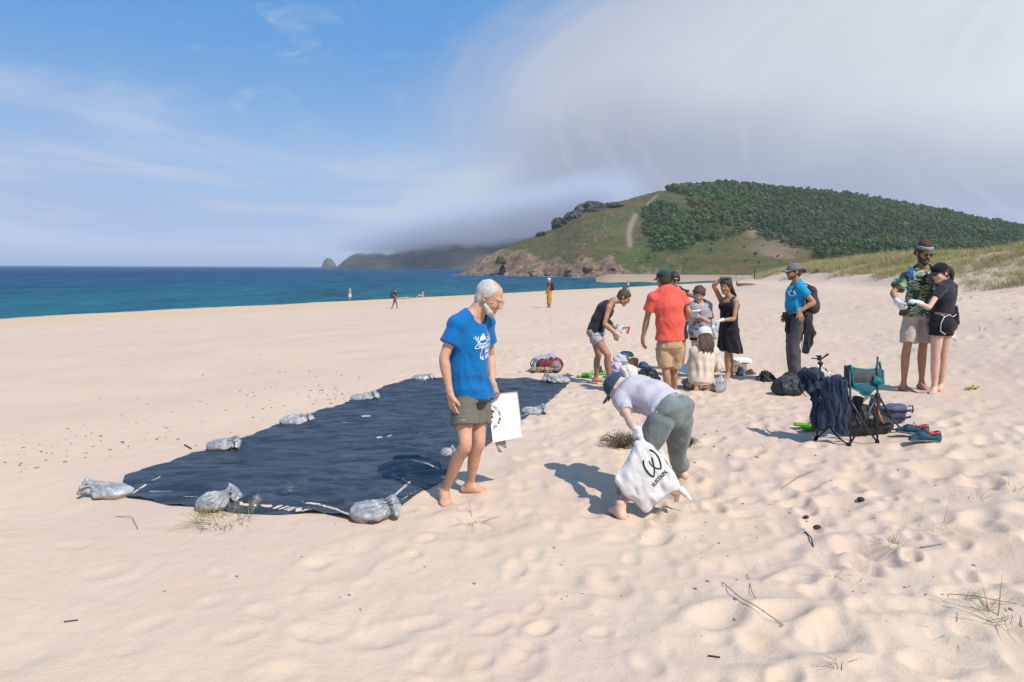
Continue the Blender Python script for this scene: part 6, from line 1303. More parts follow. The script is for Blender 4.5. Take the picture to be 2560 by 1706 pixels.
# ================================================================== THINGS ON THE SAND
def gpx(pts): return np.array([G(a, b)[:2] for a, b in pts])
def resample(p, n):
    d = np.r_[0, np.cumsum(np.linalg.norm(np.diff(p, axis=0), axis=1))]; t = np.linspace(0, d[-1], n); return np.stack([np.interp(t, d, p[:, i]) for i in range(p.shape[1])], 1)
def build_tarp():
    near = gpx([(300, 1232), (318, 1249), (372, 1254), (427, 1267), (482, 1270), (580, 1285), (660, 1289), (740, 1288), (811, 1288), (863, 1302), (909, 1312), (935, 1313)])
    right = gpx([(935, 1313), (1010, 1262), (1056, 1230), (1092, 1214), (1130, 1180), (1171, 1142), (1217, 1117), (1233, 1106), (1302, 1054), (1367, 1011), (1416, 969), (1429, 949)])
    far = gpx([(1027, 949), (1099, 947), (1168, 948), (1236, 947), (1302, 948), (1361, 953), (1429, 949)])
    left = gpx([(300, 1232), (312, 1193), (372, 1171), (427, 1159), (482, 1137), (512, 1130), (610, 1096), (673, 1073), (768, 1037), (876, 1008), (935, 978), (1027, 949)])
    nu, nv = 150, 330; N, Fr, L, Rr = resample(near, nu), resample(far, nu), resample(left, nv), resample(right, nv)
    u = np.linspace(0, 1, nu)[None, :, None]; v = np.linspace(0, 1, nv)[:, None, None]
    S2 = (1-v)*N[None]+v*Fr[None]+(1-u)*L[:, None]+u*Rr[:, None]-((1-u)*(1-v)*N[0]+u*(1-v)*N[-1]+(1-u)*v*Fr[0]+u*v*Fr[-1])
    X, Y = S2[..., 0].ravel(), S2[..., 1].ravel(); U = np.tile(u.ravel(), nv); Vv = np.repeat(v.ravel(), nu)
    base = np.zeros_like(X)
    for dx, dy in ((0, 0), (.12, 0), (-.12, 0), (0, .12), (0, -.12), (.2, .2), (-.2, -.2), (.2, -.2), (-.2, .2)): base += H(X+dx, Y+dy)
    base = np.maximum(base/9, H(X, Y)-.004)+.016
    e = np.minimum(np.minimum(U, 1-U)*2.3, np.minimum(Vv, 1-Vv)*6.5)
    w = fbm(np.stack([X*1.1+Y*.5, Y*2.6-X*.4], -1), 3); r1 = (1-np.abs(fbm(np.stack([X*1.6+3, Y*5.2-X*1.2], -1), 4))*3)
    z = base+.012*w+.014*np.clip(r1, -.3, 1)+.003*vnoise(np.stack([X*5, Y*16], -1))*sstep(0, .3, e)
    # long creases running out of the weighted corners and edges
    for cx, cy, ang, ln in ((300, 1232, .30, 1.5), (300, 1232, .02, 1.3), (935, 1313, 2.2, 1.4), (935, 1313, 2.75, 1.8), (935, 1313, 1.75, 1.2), (600, 1288, 1.2, 1.8), (740, 1045, -.9, 2.2), (905, 992, -1.2, 2.4), (1335, 1025, 3.6, 2.0), (500, 1280, .2, 1.5), (1060, 948, -.8, 2.0), (540, 1285, .6, 1.2), (560, 1110, -.5, 1.3), (1130, 1150, 2.6, 1.0)):
        g = G(cx, cy); dx, dy = X-g.x, Y-g.y; a = dx*math.cos(ang)+dy*math.sin(ang); b = -dx*math.sin(ang)+dy*math.cos(ang); z += .034*np.exp(-(b/(.035+.04*np.clip(a, 0, 2)))**2)*sstep(0, .15, a)*sstep(ln, .2, a)
    z -= .010*sstep(.05, 0, e); z = z+.012*np.maximum(0, vnoise(np.stack([X*4, Y*4], -1)))*sstep(.12, 0, e)
    m = bpy.data.materials.new('dark_tarpaulin'); m.use_nodes = True; t = NT(m.node_tree); b = t.N['Principled BSDF']; g = t.n('ShaderNodeNewGeometry').outputs['Position']
    at = t.n('ShaderNodeAttribute'); at.attribute_name = 'sand'; n = t.noise(g, 26, 4, .7); n2 = t.noise(t.vscale(g, (1.0, 4.0, 1), (0, 0, R_(-16))), 2.2, 5, .62, .5)
    c = t.mix(t.ss(n2, .40, .62), (.022, .029, .041), (.056, .068, .086)); c = t.mix(t.m('MULTIPLY', t.ss(t.noise(g, 1.1, 3), .45, .65), .5), c, (.030, .038, .055))
    sm = t.ss(t.m('ADD', at.outputs['Fac'], t.m('MULTIPLY', t.m('SUBTRACT', n, .5), .5)), .42, .60); sp = t.m('MULTIPLY', t.ss(t.noise(g, 60, 2, .6), .70, .78), .35)
    c = t.mix(sp, c, (.30, .27, .24)); c = t.mix(sm, c, (.58, .47, .38)); t.L.new(c, b.inputs['Base Color']); t.L.new(t.m('ADD', t.m('MULTIPLY', sm, .5), .34), b.inputs['Roughness']); b.inputs['Specular IOR Level'].default_value = .5
    h = t.m('ADD', t.m('MULTIPLY', n2, 1.0), t.m('MULTIPLY', t.noise(t.vscale(g, (1.2, 5.5, 1), (0, 0, R_(-12))), 4.0, 4, .55, .8), .35)); bn = t.n('ShaderNodeBump'); bn.inputs['Strength'].default_value = .9; bn.inputs['Distance'].default_value = .05; t.L.new(h, bn.inputs['Height']); t.L.new(bn.outputs[0], b.inputs['Normal'])
    g0 = G(700, 1180); o = np_mesh('tarpaulin', np.stack([X, Y, z], -1), grid_faces(nv, nu), m, origin=(g0.x, g0.y, g0.z)); tag(o, 'large dark blue tarpaulin spread on the sand, weighted with bags along its edges', 'tarp')
    pu, pv = proj(X, Y, z); s = np.zeros(len(X))
    def ln(pts, w, k=1.0):
        nonlocal s; d = np.full(len(X), 1e9)
        for (ax, ay), (bx, by) in zip(pts[:-1], pts[1:]):
            tt = np.clip(((pu-ax)*(bx-ax)+(pv-ay)*(by-ay))/((bx-ax)**2+(by-ay)**2), 0, 1); d = np.minimum(d, np.hypot(pu-ax-tt*(bx-ax), (pv-ay-tt*(by-ay))*1.0))
        s = np.maximum(s, k*np.exp(-(d/w)**2))
    ln([(590, 1258), (660, 1266), (720, 1274), (812, 1284)], 2.6); ln([(660, 1262), (700, 1264), (780, 1276)], 1.8); ln([(755, 1255), (800, 1262), (850, 1276), (880, 1290)], 3.5, .8)
    ln([(332, 1234), (350, 1220), (365, 1212)], 2.6, .9); ln([(380, 1202), (408, 1188)], 1.8, .8); ln([(372, 1229), (430, 1228)], 1.5, .7); ln([(420, 1241), (500, 1242)], 1.4, .6); ln([(985, 1240), (1010, 1218), (1025, 1205)], 4, .8); ln([(1000, 1252), (1040, 1228)], 3, .6)
    ln([(1030, 1150), (1068, 1160), (1098, 1172)], 3.2, .7); ln([(905, 1041), (925, 1040)], 2.0, .9); ln([(943, 1094), (955, 1093)], 2.4, .9); ln([(968, 1092), (980, 1088)], 1.8, .8); ln([(1143, 1213), (1165, 1209)], 2.5, .8); ln([(1305, 1040), (1340, 1026)], 1.6, .7)
    a = o.data.attributes.new('sand', 'FLOAT', 'POINT'); a.data.foreach_set('value', np.clip(s, 0, 1).astype(np.float32)); return o
TARP = build_tarp(); TB = bvh_of(TARP); TO = Vector(TARP.location)
def surf(x, y):
    h = TB.ray_cast(Vector((x, y, 3))-TO, Vector((0, 0, -1))); z = Hs(x, y); return max(z, h[0].z+TO.z) if h[0] is not None else z
def plastic():
    m = bpy.data.materials.new('grey_plastic_film'); m.use_nodes = True; t = NT(m.node_tree); b = t.N['Principled BSDF']; co = t.n('ShaderNodeTexCoord').outputs['Object']; at = t.n('ShaderNodeAttribute'); at.attribute_name = 'full'
    n = t.noise(co, 9, 5, .65, 1.0); c = t.mix(t.ss(n, .4, .62), (.27, .28, .295), (.46, .47, .49)); c = t.mix(t.ss(t.m('ADD', at.outputs['Fac'], t.m('MULTIPLY', n, .5)), .72, .95), c, (.33, .265, .23))
    t.L.new(c, b.inputs['Base Color']); b.inputs['Roughness'].default_value = .24; b.inputs['Specular IOR Level'].default_value = .7; b.inputs['Transmission Weight'].default_value = .12
    bn = t.n('ShaderNodeBump'); bn.inputs['Strength'].default_value = .55; bn.inputs['Distance'].default_value = .02; t.L.new(t.noise(co, 16, 5, .7, 1.4), bn.inputs['Height']); t.L.new(bn.outputs[0], b.inputs['Normal']); return m
PLASTIC = plastic()
def sandbag(x0, x1, ytop, ybot, label, tail=1, depth=.75, seed=0):
    """a sand-filled plastic bag: heavy rounded belly, gathered neck, crumpled open mouth"""
    g = G((x0+x1)/2, ybot-(ybot-ytop)*.12); s = g.y/FPX; W = (x1-x0)*s; Ht = (ybot-ytop)*s*.80; rg = random.Random(seed); k = W/.36
    v = Vol(); v.group(.022*k); c = np.array([0, W*.10, 0]); T = np.array([tail*1.0, 0, 0]); ex = ([1, 0, 0], [0, 1, 0], [0, 0, 1])
    v.ell(c-T*W*.10+[0, 0, Ht*.30], (W*.36, W*.30*depth/.7, Ht*.36), ex); v.ell(c-T*W*.24+[0, -.01*k, Ht*.22], (W*.20, W*.22, Ht*.26), ex)
    nk = c+T*W*.13+[0, 0, Ht*.50]; mth = c+T*W*.34+[0, rg.uniform(-.03, .03)*k, Ht*rg.uniform(.55, .80)]
    v.tube(c+T*W*.02+[0, 0, Ht*.38], nk, (W*.20, Ht*.22), (W*.075, Ht*.13), (0, 1, 0)); v.tube(nk, mth, (W*.05, Ht*.10), (Ht*.34, .014*k), (0, rg.uniform(.2, .8), 1), cap=.012*k)
    v.tube(nk+[0, 0, .0], c-T*W*.05+[0, -W*.22, Ht*.30], (W*.10, .010*k), (W*.16, .010*k), (1, 0, 0), cap=.01*k); v.tube(mth, mth+T*W*.06+[0, -.05*k, -Ht*.34], (W*.13, .011*k), (W*.08, .008*k), (0, 1, 0), cap=.01*k)
    ax = nrm(mth-nk); u0 = nrm(np.cross(ax, [0, 1, .1])); u1 = np.cross(ax, u0)
    def fold(V, N):
        q = V-nk; a = np.arctan2(q@u0, q@u1); d = np.linalg.norm(q, axis=1); up = sstep(.02*k, Ht*.45, V[:, 2])
        rad = np.sin(a*9+4*vnoise(V*9/k+seed)+seed)*(1-np.abs(vnoise(V*14/k)))*np.exp(-d/(.17*k))
        cr = (1-2.6*np.abs(fbm(V*np.array([7, 9, 9])/k+seed*3.1, 3)))
        return k*(.013*rad*(.3+up)+.013*cr*(.25+.75*up)+.004*vnoise(V*40/k))
    vx = max(.0055, W*.014)
    o = v.mesh('sandbag', vx, PLASTIC, disp=fold); me = o.data; co = np.zeros(len(me.vertices)*3, np.float32); me.vertices.foreach_get('co', co); co = co.reshape(-1, 3); co[:, 2] = np.maximum(co[:, 2], 0); me.vertices.foreach_set('co', co.ravel())
    z0 = min(surf(g.x+a*W*.3, g.y+b*.08) for a in (-1, 0, 1) for b in (-1, 0, 1))-.012
    o.location = (g.x, g.y, z0); a = me.attributes.new('full', 'FLOAT', 'POINT'); a.data.foreach_set('value', ((1-sstep(.1, .62, co[:, 2]/Ht))*.85).astype(np.float32))
    return tag(o, label, 'sandbag', 'grey plastic bags of sand weighing down the tarpaulin')
for a in ((192, 328, 1188, 1254, 'crumpled grey sandbag on the tarpaulin\'s far left corner, tail pointing left', -1, .55, 1), (482, 600, 1204, 1288, 'grey sandbag with the upright twisted mouth midway along the near edge', 1, .7, 2),
          (868, 1010, 1226, 1315, 'biggest grey sandbag, on the near right corner by the man\'s feet', 1, .75, 3), (512, 608, 1085, 1134, 'grey sandbag with pinkish sand showing, second along the left edge', 1, .7, 4),
          (696, 788, 1030, 1066, 'rounded grey sandbag third along the left edge of the tarpaulin', 1, .7, 5), (874, 950, 981, 1008, 'flat grey sandbag fourth along the left edge of the tarpaulin', 1, .7, 6),
          (1028, 1088, 934, 955, 'small grey sandbag at the far left corner of the tarpaulin', 1, .7, 7), (1352, 1428, 932, 965, 'shiny grey sandbag on the far right corner near the red backpack', -1, .7, 8),
          (1300, 1372, 1000, 1040, 'grey sandbag on the right edge beyond the white bag', 1, .7, 9), (1098, 1142, 1106, 1150, 'pale sandbag half hidden behind the elderly man\'s knee', 1, .7, 10)): sandbag(*a)

# ---- soft luggage
def roundbox(v, c, w, d, h, ax=None, top=.8, k=.03):
    """pillow-like pack: c = centre of its base, w/d/h metres"""
    R, F, U = ax or ([1, 0, 0], [0, 1, 0], [0, 0, 1]); R, F, U, c = V3(R), V3(F), V3(U), V3(c); r = min(d/2, h/2)
    v.group(k); v.tube(c+U*h*.22, c+U*h*.80, (w/2, d/2), (w/2*top, d/2*top), R, cap=min(h*.24, .1)); return v
def frame(rot=0, lean=0):
    a = R_(rot); R = np.array([math.cos(a), math.sin(a), 0]); F = np.array([-math.sin(a), math.cos(a), 0]); U = np.array([0, 0, 1.])*math.cos(R_(lean))+F*math.sin(R_(lean)); return [R, nrm(np.cross(U, R)), U]
RED = mat('red_nylon', (.17, .022, .030), .6, .3, bump=.5, bscale=30, var=.2); GNY = mat('grey_nylon', (.22, .21, .24), .6, .3, bump=.5, bscale=30, var=.15); BNY = mat('black_nylon', (.016, .017, .020), .55, .35, bump=.6, bscale=30, col2=(.035, .036, .040), vscale=8); NVY = mat('navy_fleece', (.012, .024, .050), .95, .1, bump=.5, bscale=60, col2=(.020, .036, .066), vscale=6, sheen=.3)
def red_backpack():
    g = G(1368, 930); s = g.y/FPX; e = empty('backpack', tuple(g), 'red and grey backpack lying on the sand behind the tarpaulin', 'backpack'); c = V3(g)
    v = Vol(); v.group(.03); v.tube(c+[-.10, .02, .13], c+[.15, .0, .13], (.13, .12), (.14, .13), (0, 1, 0)); v.mesh('pack_body', .009, RED, e, disp=folds(.01, (9, 9, 9), 3))
    v = Vol(); v.group(.03); v.tube(c+[-.18, .03, .22], c+[.08, .02, .27], (.10, .05), (.12, .06), (0, 1, 0)); v.tube(c+[-.2, -.02, .2], c+[-.24, -.04, .1], .035, .03); v.mesh('lid', .009, mat('lilac_grey_nylon', (.34, .34, .40), .6), e, disp=folds(.015, (12, 12, 9), 5))
    v = Vol(); v.group(.02); v.ell(c+[.15, -.12, .12], (.09, .04, .09), ([1, 0, 0], [0, 1, 0], [0, 0, 1])); v.mesh('side_pocket', .009, GNY, e, disp=folds(.008, (14, 14, 14), 2))
    b = MB()
    for i, (x, y) in enumerate(((-.20, -.10), (-.24, -.02), (-.1, -.14))): b.tube([tuple(c+[x, y, .24]), tuple(c+[x-.06, y-.03, .16]), tuple(c+[x-.02, y-.03, .05]), tuple(c+[x+.06, y, .02])], .012, 6, .4)
    adopt(b.build('strap', BNY), e)
    g2 = G(1350, 931); v = Vol(); v.group(.02); c = V3(g2)
    for i in range(4): v.tube(c+[-.12+.08*i, .0+.02*(i % 2), .035], c+[-.03+.07*i, -.03, .05], .045, .035)
    tag(v.mesh('scarf', .009, print_mat('leopard_scarf', (.42, .30, .20), (.05, .035, .03), 45), disp=folds(.02, (14, 14, 14), 8)), 'brown and cream patterned scarf heaped beside the red backpack', 'scarf')
red_backpack()
def soft(name, label, cat, x0, x1, y0, y1, depth, m, seed=1, amp=.012, top=.8, rot=0, lean=0, dy=0, vox=.009, sc=(9, 9, 9), group=None, lift=0):
    g = G((x0+x1)/2, y1); s = (g.y+depth/2)/FPX; w, h = (x1-x0)*s, (y1-y0)*s-depth*.10; v = Vol(); roundbox(v, (g.x, g.y+depth/2+dy, g.z-.01+lift), w, depth, max(h, .05), frame(rot, lean), top)
    o = v.mesh(name, vox, m, disp=folds(amp, sc, seed)); return tag(o, label, cat, group)
WSACK = mat('white_sack_cloth', (.70, .70, .71), .6, .3, bump=.6, bscale=14, var=.06)
soft('sack', 'bulging white sack standing in the middle of the pile of gear', 'bag', 1553, 1597, 912, 956, .30, WSACK, 2, .016, .95); soft('sack', 'lilac-white crumpled sack left of the bulging white sack', 'bag', 1530, 1560, 905, 950, .30, mat('lilac_sack', (.50, .46, .50), .7, bump=.6, bscale=14), 3, .018, .9, dy=.05)
soft('folded_cloth', 'pale folded cloth on top of the white sacks', 'cloth', 1540, 1586, 896, 920, .22, mat('pale_cloth', (.50, .48, .54), .8), 4, .016, .8, dy=.34, lift=.05); soft('black_bag', 'glossy black bag lying right of the white sack', 'bag', 1594, 1654, 922, 956, .34, mat('glossy_black', (.012, .013, .018), .35, .5), 5, .022, .7)
soft('folded_jacket', 'dark teal folded jacket lying behind the pile of gear', 'jacket', 1560, 1600, 889, 905, .30, mat('dark_teal', (.012, .045, .055), .7), 6, .014, .8, dy=.6, lift=.02); soft('card_box', 'ochre cardboard box tipped over behind the pale sacks', 'box', 1584, 1608, 900, 922, .18, mat('ochre_card', (.36, .20, .055), .7), 7, .004, 1.0, dy=.4, rot=-20)
soft('blue_cloth', 'slate blue cloth between the cardboard box and the black bag', 'cloth', 1606, 1634, 909, 926, .25, mat('slate_blue_cloth', (.05, .07, .14), .8), 8, .014, .6, dy=.3); soft('dark_bundle', 'dark blue bundle seen between the legs of the leaning woman', 'bundle', 1494, 1512, 918, 934, .25, mat('ink_blue', (.012, .03, .05), .8), 9, .012, .8, dy=.3)
soft('black_pack', 'black bag with a green trim behind the leaning woman\'s feet', 'bag', 1496, 1520, 930, 944, .22, BNY, 10, .012, .8, dy=.2)
soft('basket_bag', 'tan canvas bag under the white towel', 'bag', 1822, 1872, 902, 934, .26, mat('tan_canvas', (.30, .22, .15), .9, bump=.5, bscale=60), 11, .010, .95); soft('towel', 'white towel folded over the tan canvas bag', 'towel', 1832, 1884, 917, 934, .30, WHITE, 12, .012, .95, dy=.0, lift=.165)
soft('pouch', 'shiny royal blue pouch leaning on the tan canvas bag', 'pouch', 1840, 1866, 916, 940, .10, mat('royal_blue_nylon', (.006, .07, .26), .3, .5, col2=(.25, .35, .5), vscale=9), 13, .010, .6, rot=25); soft('navy_bag', 'navy bag beside the leg of the woman in the dress', 'bag', 1801, 1814, 904, 930, .2, NAVYC, 14, .01, .8, dy=.2)
soft('sandal_pair', 'brown strappy sandals lying right of the tan canvas bag', 'sandals', 1868, 1892, 924, 938, .16, mat('brown_leather', (.12, .06, .04), .6), 15, .03, .5, sc=(22, 22, 22)); soft('black_sandals', 'pair of black sandals lying left of the black rucksack', 'sandals', 1900, 1942, 930, 956, .20, BNY, 16, .036, .5, sc=(18, 18, 18))
def jug():
    g = G(1801, 980); b = MB().lathe([(.0, .0), (.068, 0), (.075, .02), (.075, .10), (.070, .11), (.075, .12), (.074, .17), (.030, .205), (.022, .21), (.022, .235), (0, .235)], g, 20); tag(b.build('water_jug', mat('clear_plastic', (.62, .70, .78), .1, .5, trans=.75), origin=g), 'clear plastic water bottle standing beside the kneeling girl', 'bottle')
    m = mat('white_sheet', (.72, .72, .70), .7)
    for i, (a, b2, lb, rz) in enumerate((((1690, 922), (1728, 944), 'white sheet of paper tilted beside the kneeling girl', .2), ((1682, 914), (1722, 926), 'printed pale sheet lying behind the tilted paper', -.3))):
        q = G((a[0]+b2[0])/2, (a[1]+b2[1])/2+4); w = (b2[0]-a[0])*q.y/FPX; o = MB(); M = Matrix.Rotation(rz, 3, 'Z')@Matrix.Rotation(.35 if i == 0 else .05, 3, 'X'); o.box((0, 0, 0), (w, .30, .012), M); ob = o.build('paper_sheet', m, smooth=False); ob.location = (q.x, q.y, q.z+(.10 if i == 0 else .03)); tag(ob, lb, 'paper')
    for i, (px, py, c, lb) in enumerate(((1462, 943, (.20, .62, .04), 'lime green flip-flop nearest the leaning woman\'s heel'), (1474, 938, (.16, .55, .04), 'lime green flip-flop with orange strap behind the other one'), (1502, 938, (.20, .50, .05), 'yellow-green sandal between the leaning woman\'s feet'), (2018, 1068, (.12, .50, .02), 'bright green clog peeping out left of the draped jackets'), (2034, 1076, (.13, .52, .02), 'bright green clog nearest the chair leg'))):
        q = V3(G(px, py)); v = Vol(); v.group(.012); d = nrm([1, .25*(-1)**i, 0]); l = np.array([-d[1], d[0], 0]); v.tube(q-d*.12+[0, 0, .02], q+d*.02+[0, 0, .02], (.038, .018), (.045, .016), l); v.tube(q+d*.02+[0, 0, .02], q+d*.12+[0, 0, .02], (.048, .018), (.04, .014), l)
        v.tube(q+l*.045+[0, 0, .02]+d*.02, q+[0, 0, .065]+d*.05, .012, .012); v.tube(q-l*.045+[0, 0, .02]+d*.02, q+[0, 0, .065]+d*.05, .012, .012); tag(v.mesh('flip_flop', .006, mat('lime_rubber', tuple(x*.7 for x in c), .5)), lb, 'shoe', 'bright green shoes on the sand')
jug()
def black_rucksack():
    g = G(1984, 994); c = V3(g)+[0, .16, 0]; e = empty('backpack', tuple(g), 'black rucksack slumped on the sand left of the draped jackets', 'backpack'); v = Vol(); v.group(.04); v.tube(c+[-.12, 0, .10], c+[.12, .02, .12], (.14, .11), (.13, .12), (0, 1, 0)); v.tube(c+[-.02, .03, .14], c+[.03, .06, .25], (.13, .08), (.09, .06), (1, 0, 0))
    v.mesh('pack_body', .008, BNY, e, disp=folds(.014, (9, 9, 9), 5)); b = MB()
    for x in (-.12, .02, .13): b.tube([tuple(c+[x, -.05, .24]), tuple(c+[x-.03, -.15, .16]), tuple(c+[x, -.155, .05]), tuple(c+[x+.05, -.12, .01])], .014, 6, .4)
    adopt(b.build('strap', mat('grey_webbing', (.05, .055, .06), .7)), e)
    p = Vol(); p.group(.02); p.ell(c+[.0, -.12, .08], (.11, .04, .06), ([1, 0, 0], [0, 1, 0], [0, 0, 1])); p.mesh('front_pocket', .007, BNY, e, disp=folds(.008, (14, 14, 14), 2))
black_rucksack()
def tripod():
    Y = G(2052, 944).y; al = mat('aluminium', (.60, .60, .62), .3, .5, metal=.9); bk = mat('black_plastic', (.015, .015, .017), .45); top = P(2051, 908, Y); z = top.z; e = empty('tripod', (top.x, top.y, Hs(top.x, top.y)), 'small camera tripod with silver legs behind the black rucksack', 'tripod'); e0 = Vector(e.location)
    for i, a in enumerate((200, 320, 80)):
        f = Vector((top.x+.20*math.cos(R_(a)), top.y+.16*math.sin(R_(a)), 0)); f.z = Hs(f.x, f.y)+.005; b = MB().tube([top+Vector((0, 0, -.01)), top.lerp(f, .5)], .0125, 8).tube([top.lerp(f, .48), f], .0085, 8); l = b.build('leg', al); adopt(l, e); c = MB().tube([top.lerp(f, .44), top.lerp(f, .50)], .017, 8).build('leg_clamp', bk); c.parent = l
    b = MB().tube([top+Vector((0, 0, -.12)), top+Vector((0, 0, .04))], .014, 8).box(top, (.06, .06, .035)); adopt(b.build('centre_column', bk), e)
    h = top+Vector((-.02, 0, .07)); b = MB().box(h, (.05, .045, .06)).box(h+Vector((-.01, 0, .04)), (.075, .05, .018)).tube([h, h+Vector((-.13, -.02, .005))], .009, 8).tube([h+Vector((.02, 0, -.02)), h+Vector((.10, -.02, .055)), h+Vector((.13, -.03, .078))], [.008, .016, .013], 8); adopt(b.build('pan_head', bk, smooth=False), e)
tripod()
def camp_chair():
    Y = G(2150, 1118).y+.05; fr = mat('dark_steel', (.018, .024, .040), .4, .5); tl = mat('teal_piping', (.006, .17, .23), .6); ms = mat('grey_mesh_fabric', (.085, .095, .100), .9, bump=.6, bscale=140, var=.2)
    q = lambda a, b, d=0: P(a, b, Y+d); e = empty('folding_chair', tuple(G(2150, 1118)), 'folding camp chair with teal trim and dark legs, jackets hung on it', 'chair')
    def ft(px, py, d): v = P(px, py, Y+d); v.z = Hs(v.x, v.y)+.006; return v
    fA, fB, fC, fD = ft(2122, 1119, .0), ft(2193, 1110, .06), ft(2256, 1086, .38), ft(2040, 1098, .32)
    posts = [('leg', [fA+Vector((.015, 0, 0)), q(2126, 1000, .02), q(2124, 925, .04)]), ('leg', [fB, q(2194, 990, .06), q(2194, 892, .08)]), ('leg', [fA, q(2160, 1055, .04), q(2192, 990, .07)]), ('leg', [fB, q(2160, 1060, .03), q(2127, 1003, .02)]),
             ('leg', [fC, q(2226, 1040, .24), q(2198, 992, .1)]), ('leg', [fA, q(2090, 1088, .1), q(2072, 1064, .2), q(2052, 1020, .36)]), ('leg', [fD, q(2073, 1066, .22), q(2110, 1010, .1)]), ('leg', [fD+Vector((.01, 0, 0)), q(2048, 1000, .38), q(2050, 935, .42)]), ('leg', [fC, q(2170, 1060, .36), q(2100, 1000, .4)])]
    for n, p in posts: adopt(MB().tube(p, .0095, 8).build(n, fr), e)
    for f in (fA, fB, fC, fD): adopt(MB().lathe([(.018, -.01), (.020, .012), (.013, .03)], f, 10).build('foot_cap', mat('black_rubber', (.012, .012, .014), .8)), e)
    for p in ((2126, 1000, .02), (2194, 990, .07)): adopt(MB().box(q(*p), (.035, .035, .05)).build('joint', fr), e)
    def panel(name, cs, sag, m, rim=True, nx=14, ny=8, sd=(0, -1, 0)):
        cs = [V3(q(*c)) for c in cs]; V = []
        for j in range(ny):
            for i in range(nx):
                u, w = i/(nx-1), j/(ny-1); p = (cs[0]*(1-u)+cs[1]*u)*(1-w)+(cs[3]*(1-u)+cs[2]*u)*w; p = p+np.array([0, 0, -sag[0]])*4*u*(1-u)*(1-w)+np.array([0, 0, -sag[1]])*4*u*(1-u)*w+np.array(sd)*.02*math.sin(math.pi*u)*math.sin(math.pi*w); V.append(p+vnoise(p[None]*22)[0]*.006)
        o = np_mesh(name, np.array(V), grid_faces(ny, nx), m); s = o.modifiers.new('t', 'SOLIDIFY'); s.thickness = .004; adopt(o, e)
        if rim:
            V = np.array(V).reshape(ny, nx, 3); lp = [tuple(x) for x in list(V[0])+list(V[1:, -1])+list(V[-1, ::-1][1:])+list(V[::-1, 0][1:])]; r = MB().tube(lp, .0085, 6).build('piping', tl); r.parent = o
    panel('backrest', [(2128, 918, .05), (2200, 922, .09), (2198, 962, .10), (2132, 962, .06)], (.015, .01), ms); panel('armrest', [(2112, 916, .22), (2128, 914, .05), (2134, 966, .05), (2112, 964, .20)], (0, .01), ms); panel('armrest', [(2192, 918, .08), (2208, 928, .30), (2210, 962, .28), (2196, 958, .08)], (0, .01), mat('navy_webbing', (.02, .03, .06), .7))
    panel('seat', [(2116, 958, .30), (2206, 950, .32), (2196, 962, .08), (2130, 970, .05)], (.05, .05), ms); panel('seat_pocket', [(2134, 962, .05), (2204, 952, .10), (2172, 988, .09), (2158, 990, .07)], (.01, .0), mat('teal_mesh', (.02, .10, .12), .8, bump=.5, bscale=120)); panel('arm_cup_holder', [(2186, 940, .05), (2208, 948, .06), (2206, 962, .08), (2184, 956, .05)], (.01, .01), tl)
    adopt(MB().tube([q(2191, 922, .07), q(2194, 906, .08), q(2199, 905, .08), q(2202, 924, .1)], .011, 6, .5).build('top_tab', tl), e)
    # jackets
    def jacket(name, lab, strips, seed, tags=True):
        v = Vol(); v.group(.028)
        for pts, rs in strips:
            w = [V3(q(*p)) for p in pts]
            for a, b, r1, r2 in zip(w[:-1], w[1:], rs[:-1], rs[1:]): v.tube(a, b, (r1, .030), (r2, .030), (1, 0, 0))
        o = v.mesh(name, .0075, NVY, disp=both(folds(.014, (16, 16, 3.5), seed, .5), folds(.005, (30, 30, 9), seed+3, .5))); tag(o, lab, 'jacket', 'navy jackets hung on the folding chair')
    jacket('jacket', 'navy jacket arching out to the left over the back of the folding chair', [([(2002, 936, .45), (2014, 930, .42), (2032, 931, .36), (2050, 940, .30)], [.030, .05, .06, .06]), ([(2006, 942, .44), (2026, 965, .38), (2050, 1000, .3), (2058, 1050, .25)], [.04, .06, .075, .06]), ([(2032, 940, .36), (2050, 975, .28), (2062, 1030, .22), (2052, 1068, .22)], [.07, .085, .08, .07]), ([(2055, 1000, .26), (2046, 1045, .26), (2040, 1070, .27)], [.05, .06, .04])], 4)
    jacket('jacket', 'navy jacket hanging straight down from the arm of the folding chair', [([(2068, 956, .16), (2066, 1000, .12), (2060, 1062, .10)], [.040, .06, .05]), ([(2080, 951, .12), (2082, 1010, .07), (2076, 1058, .08)], [.045, .055, .055]), ([(2098, 953, .10), (2096, 1000, .05), (2100, 1076, .06)], [.045, .055, .045]), ([(2108, 958, .08), (2112, 1020, .04), (2112, 1078, .05)], [.035, .045, .04]), ([(2070, 954, .12), (2090, 949, .10), (2110, 957, .08)], [.035, .04, .035])], 9)
camp_chair()
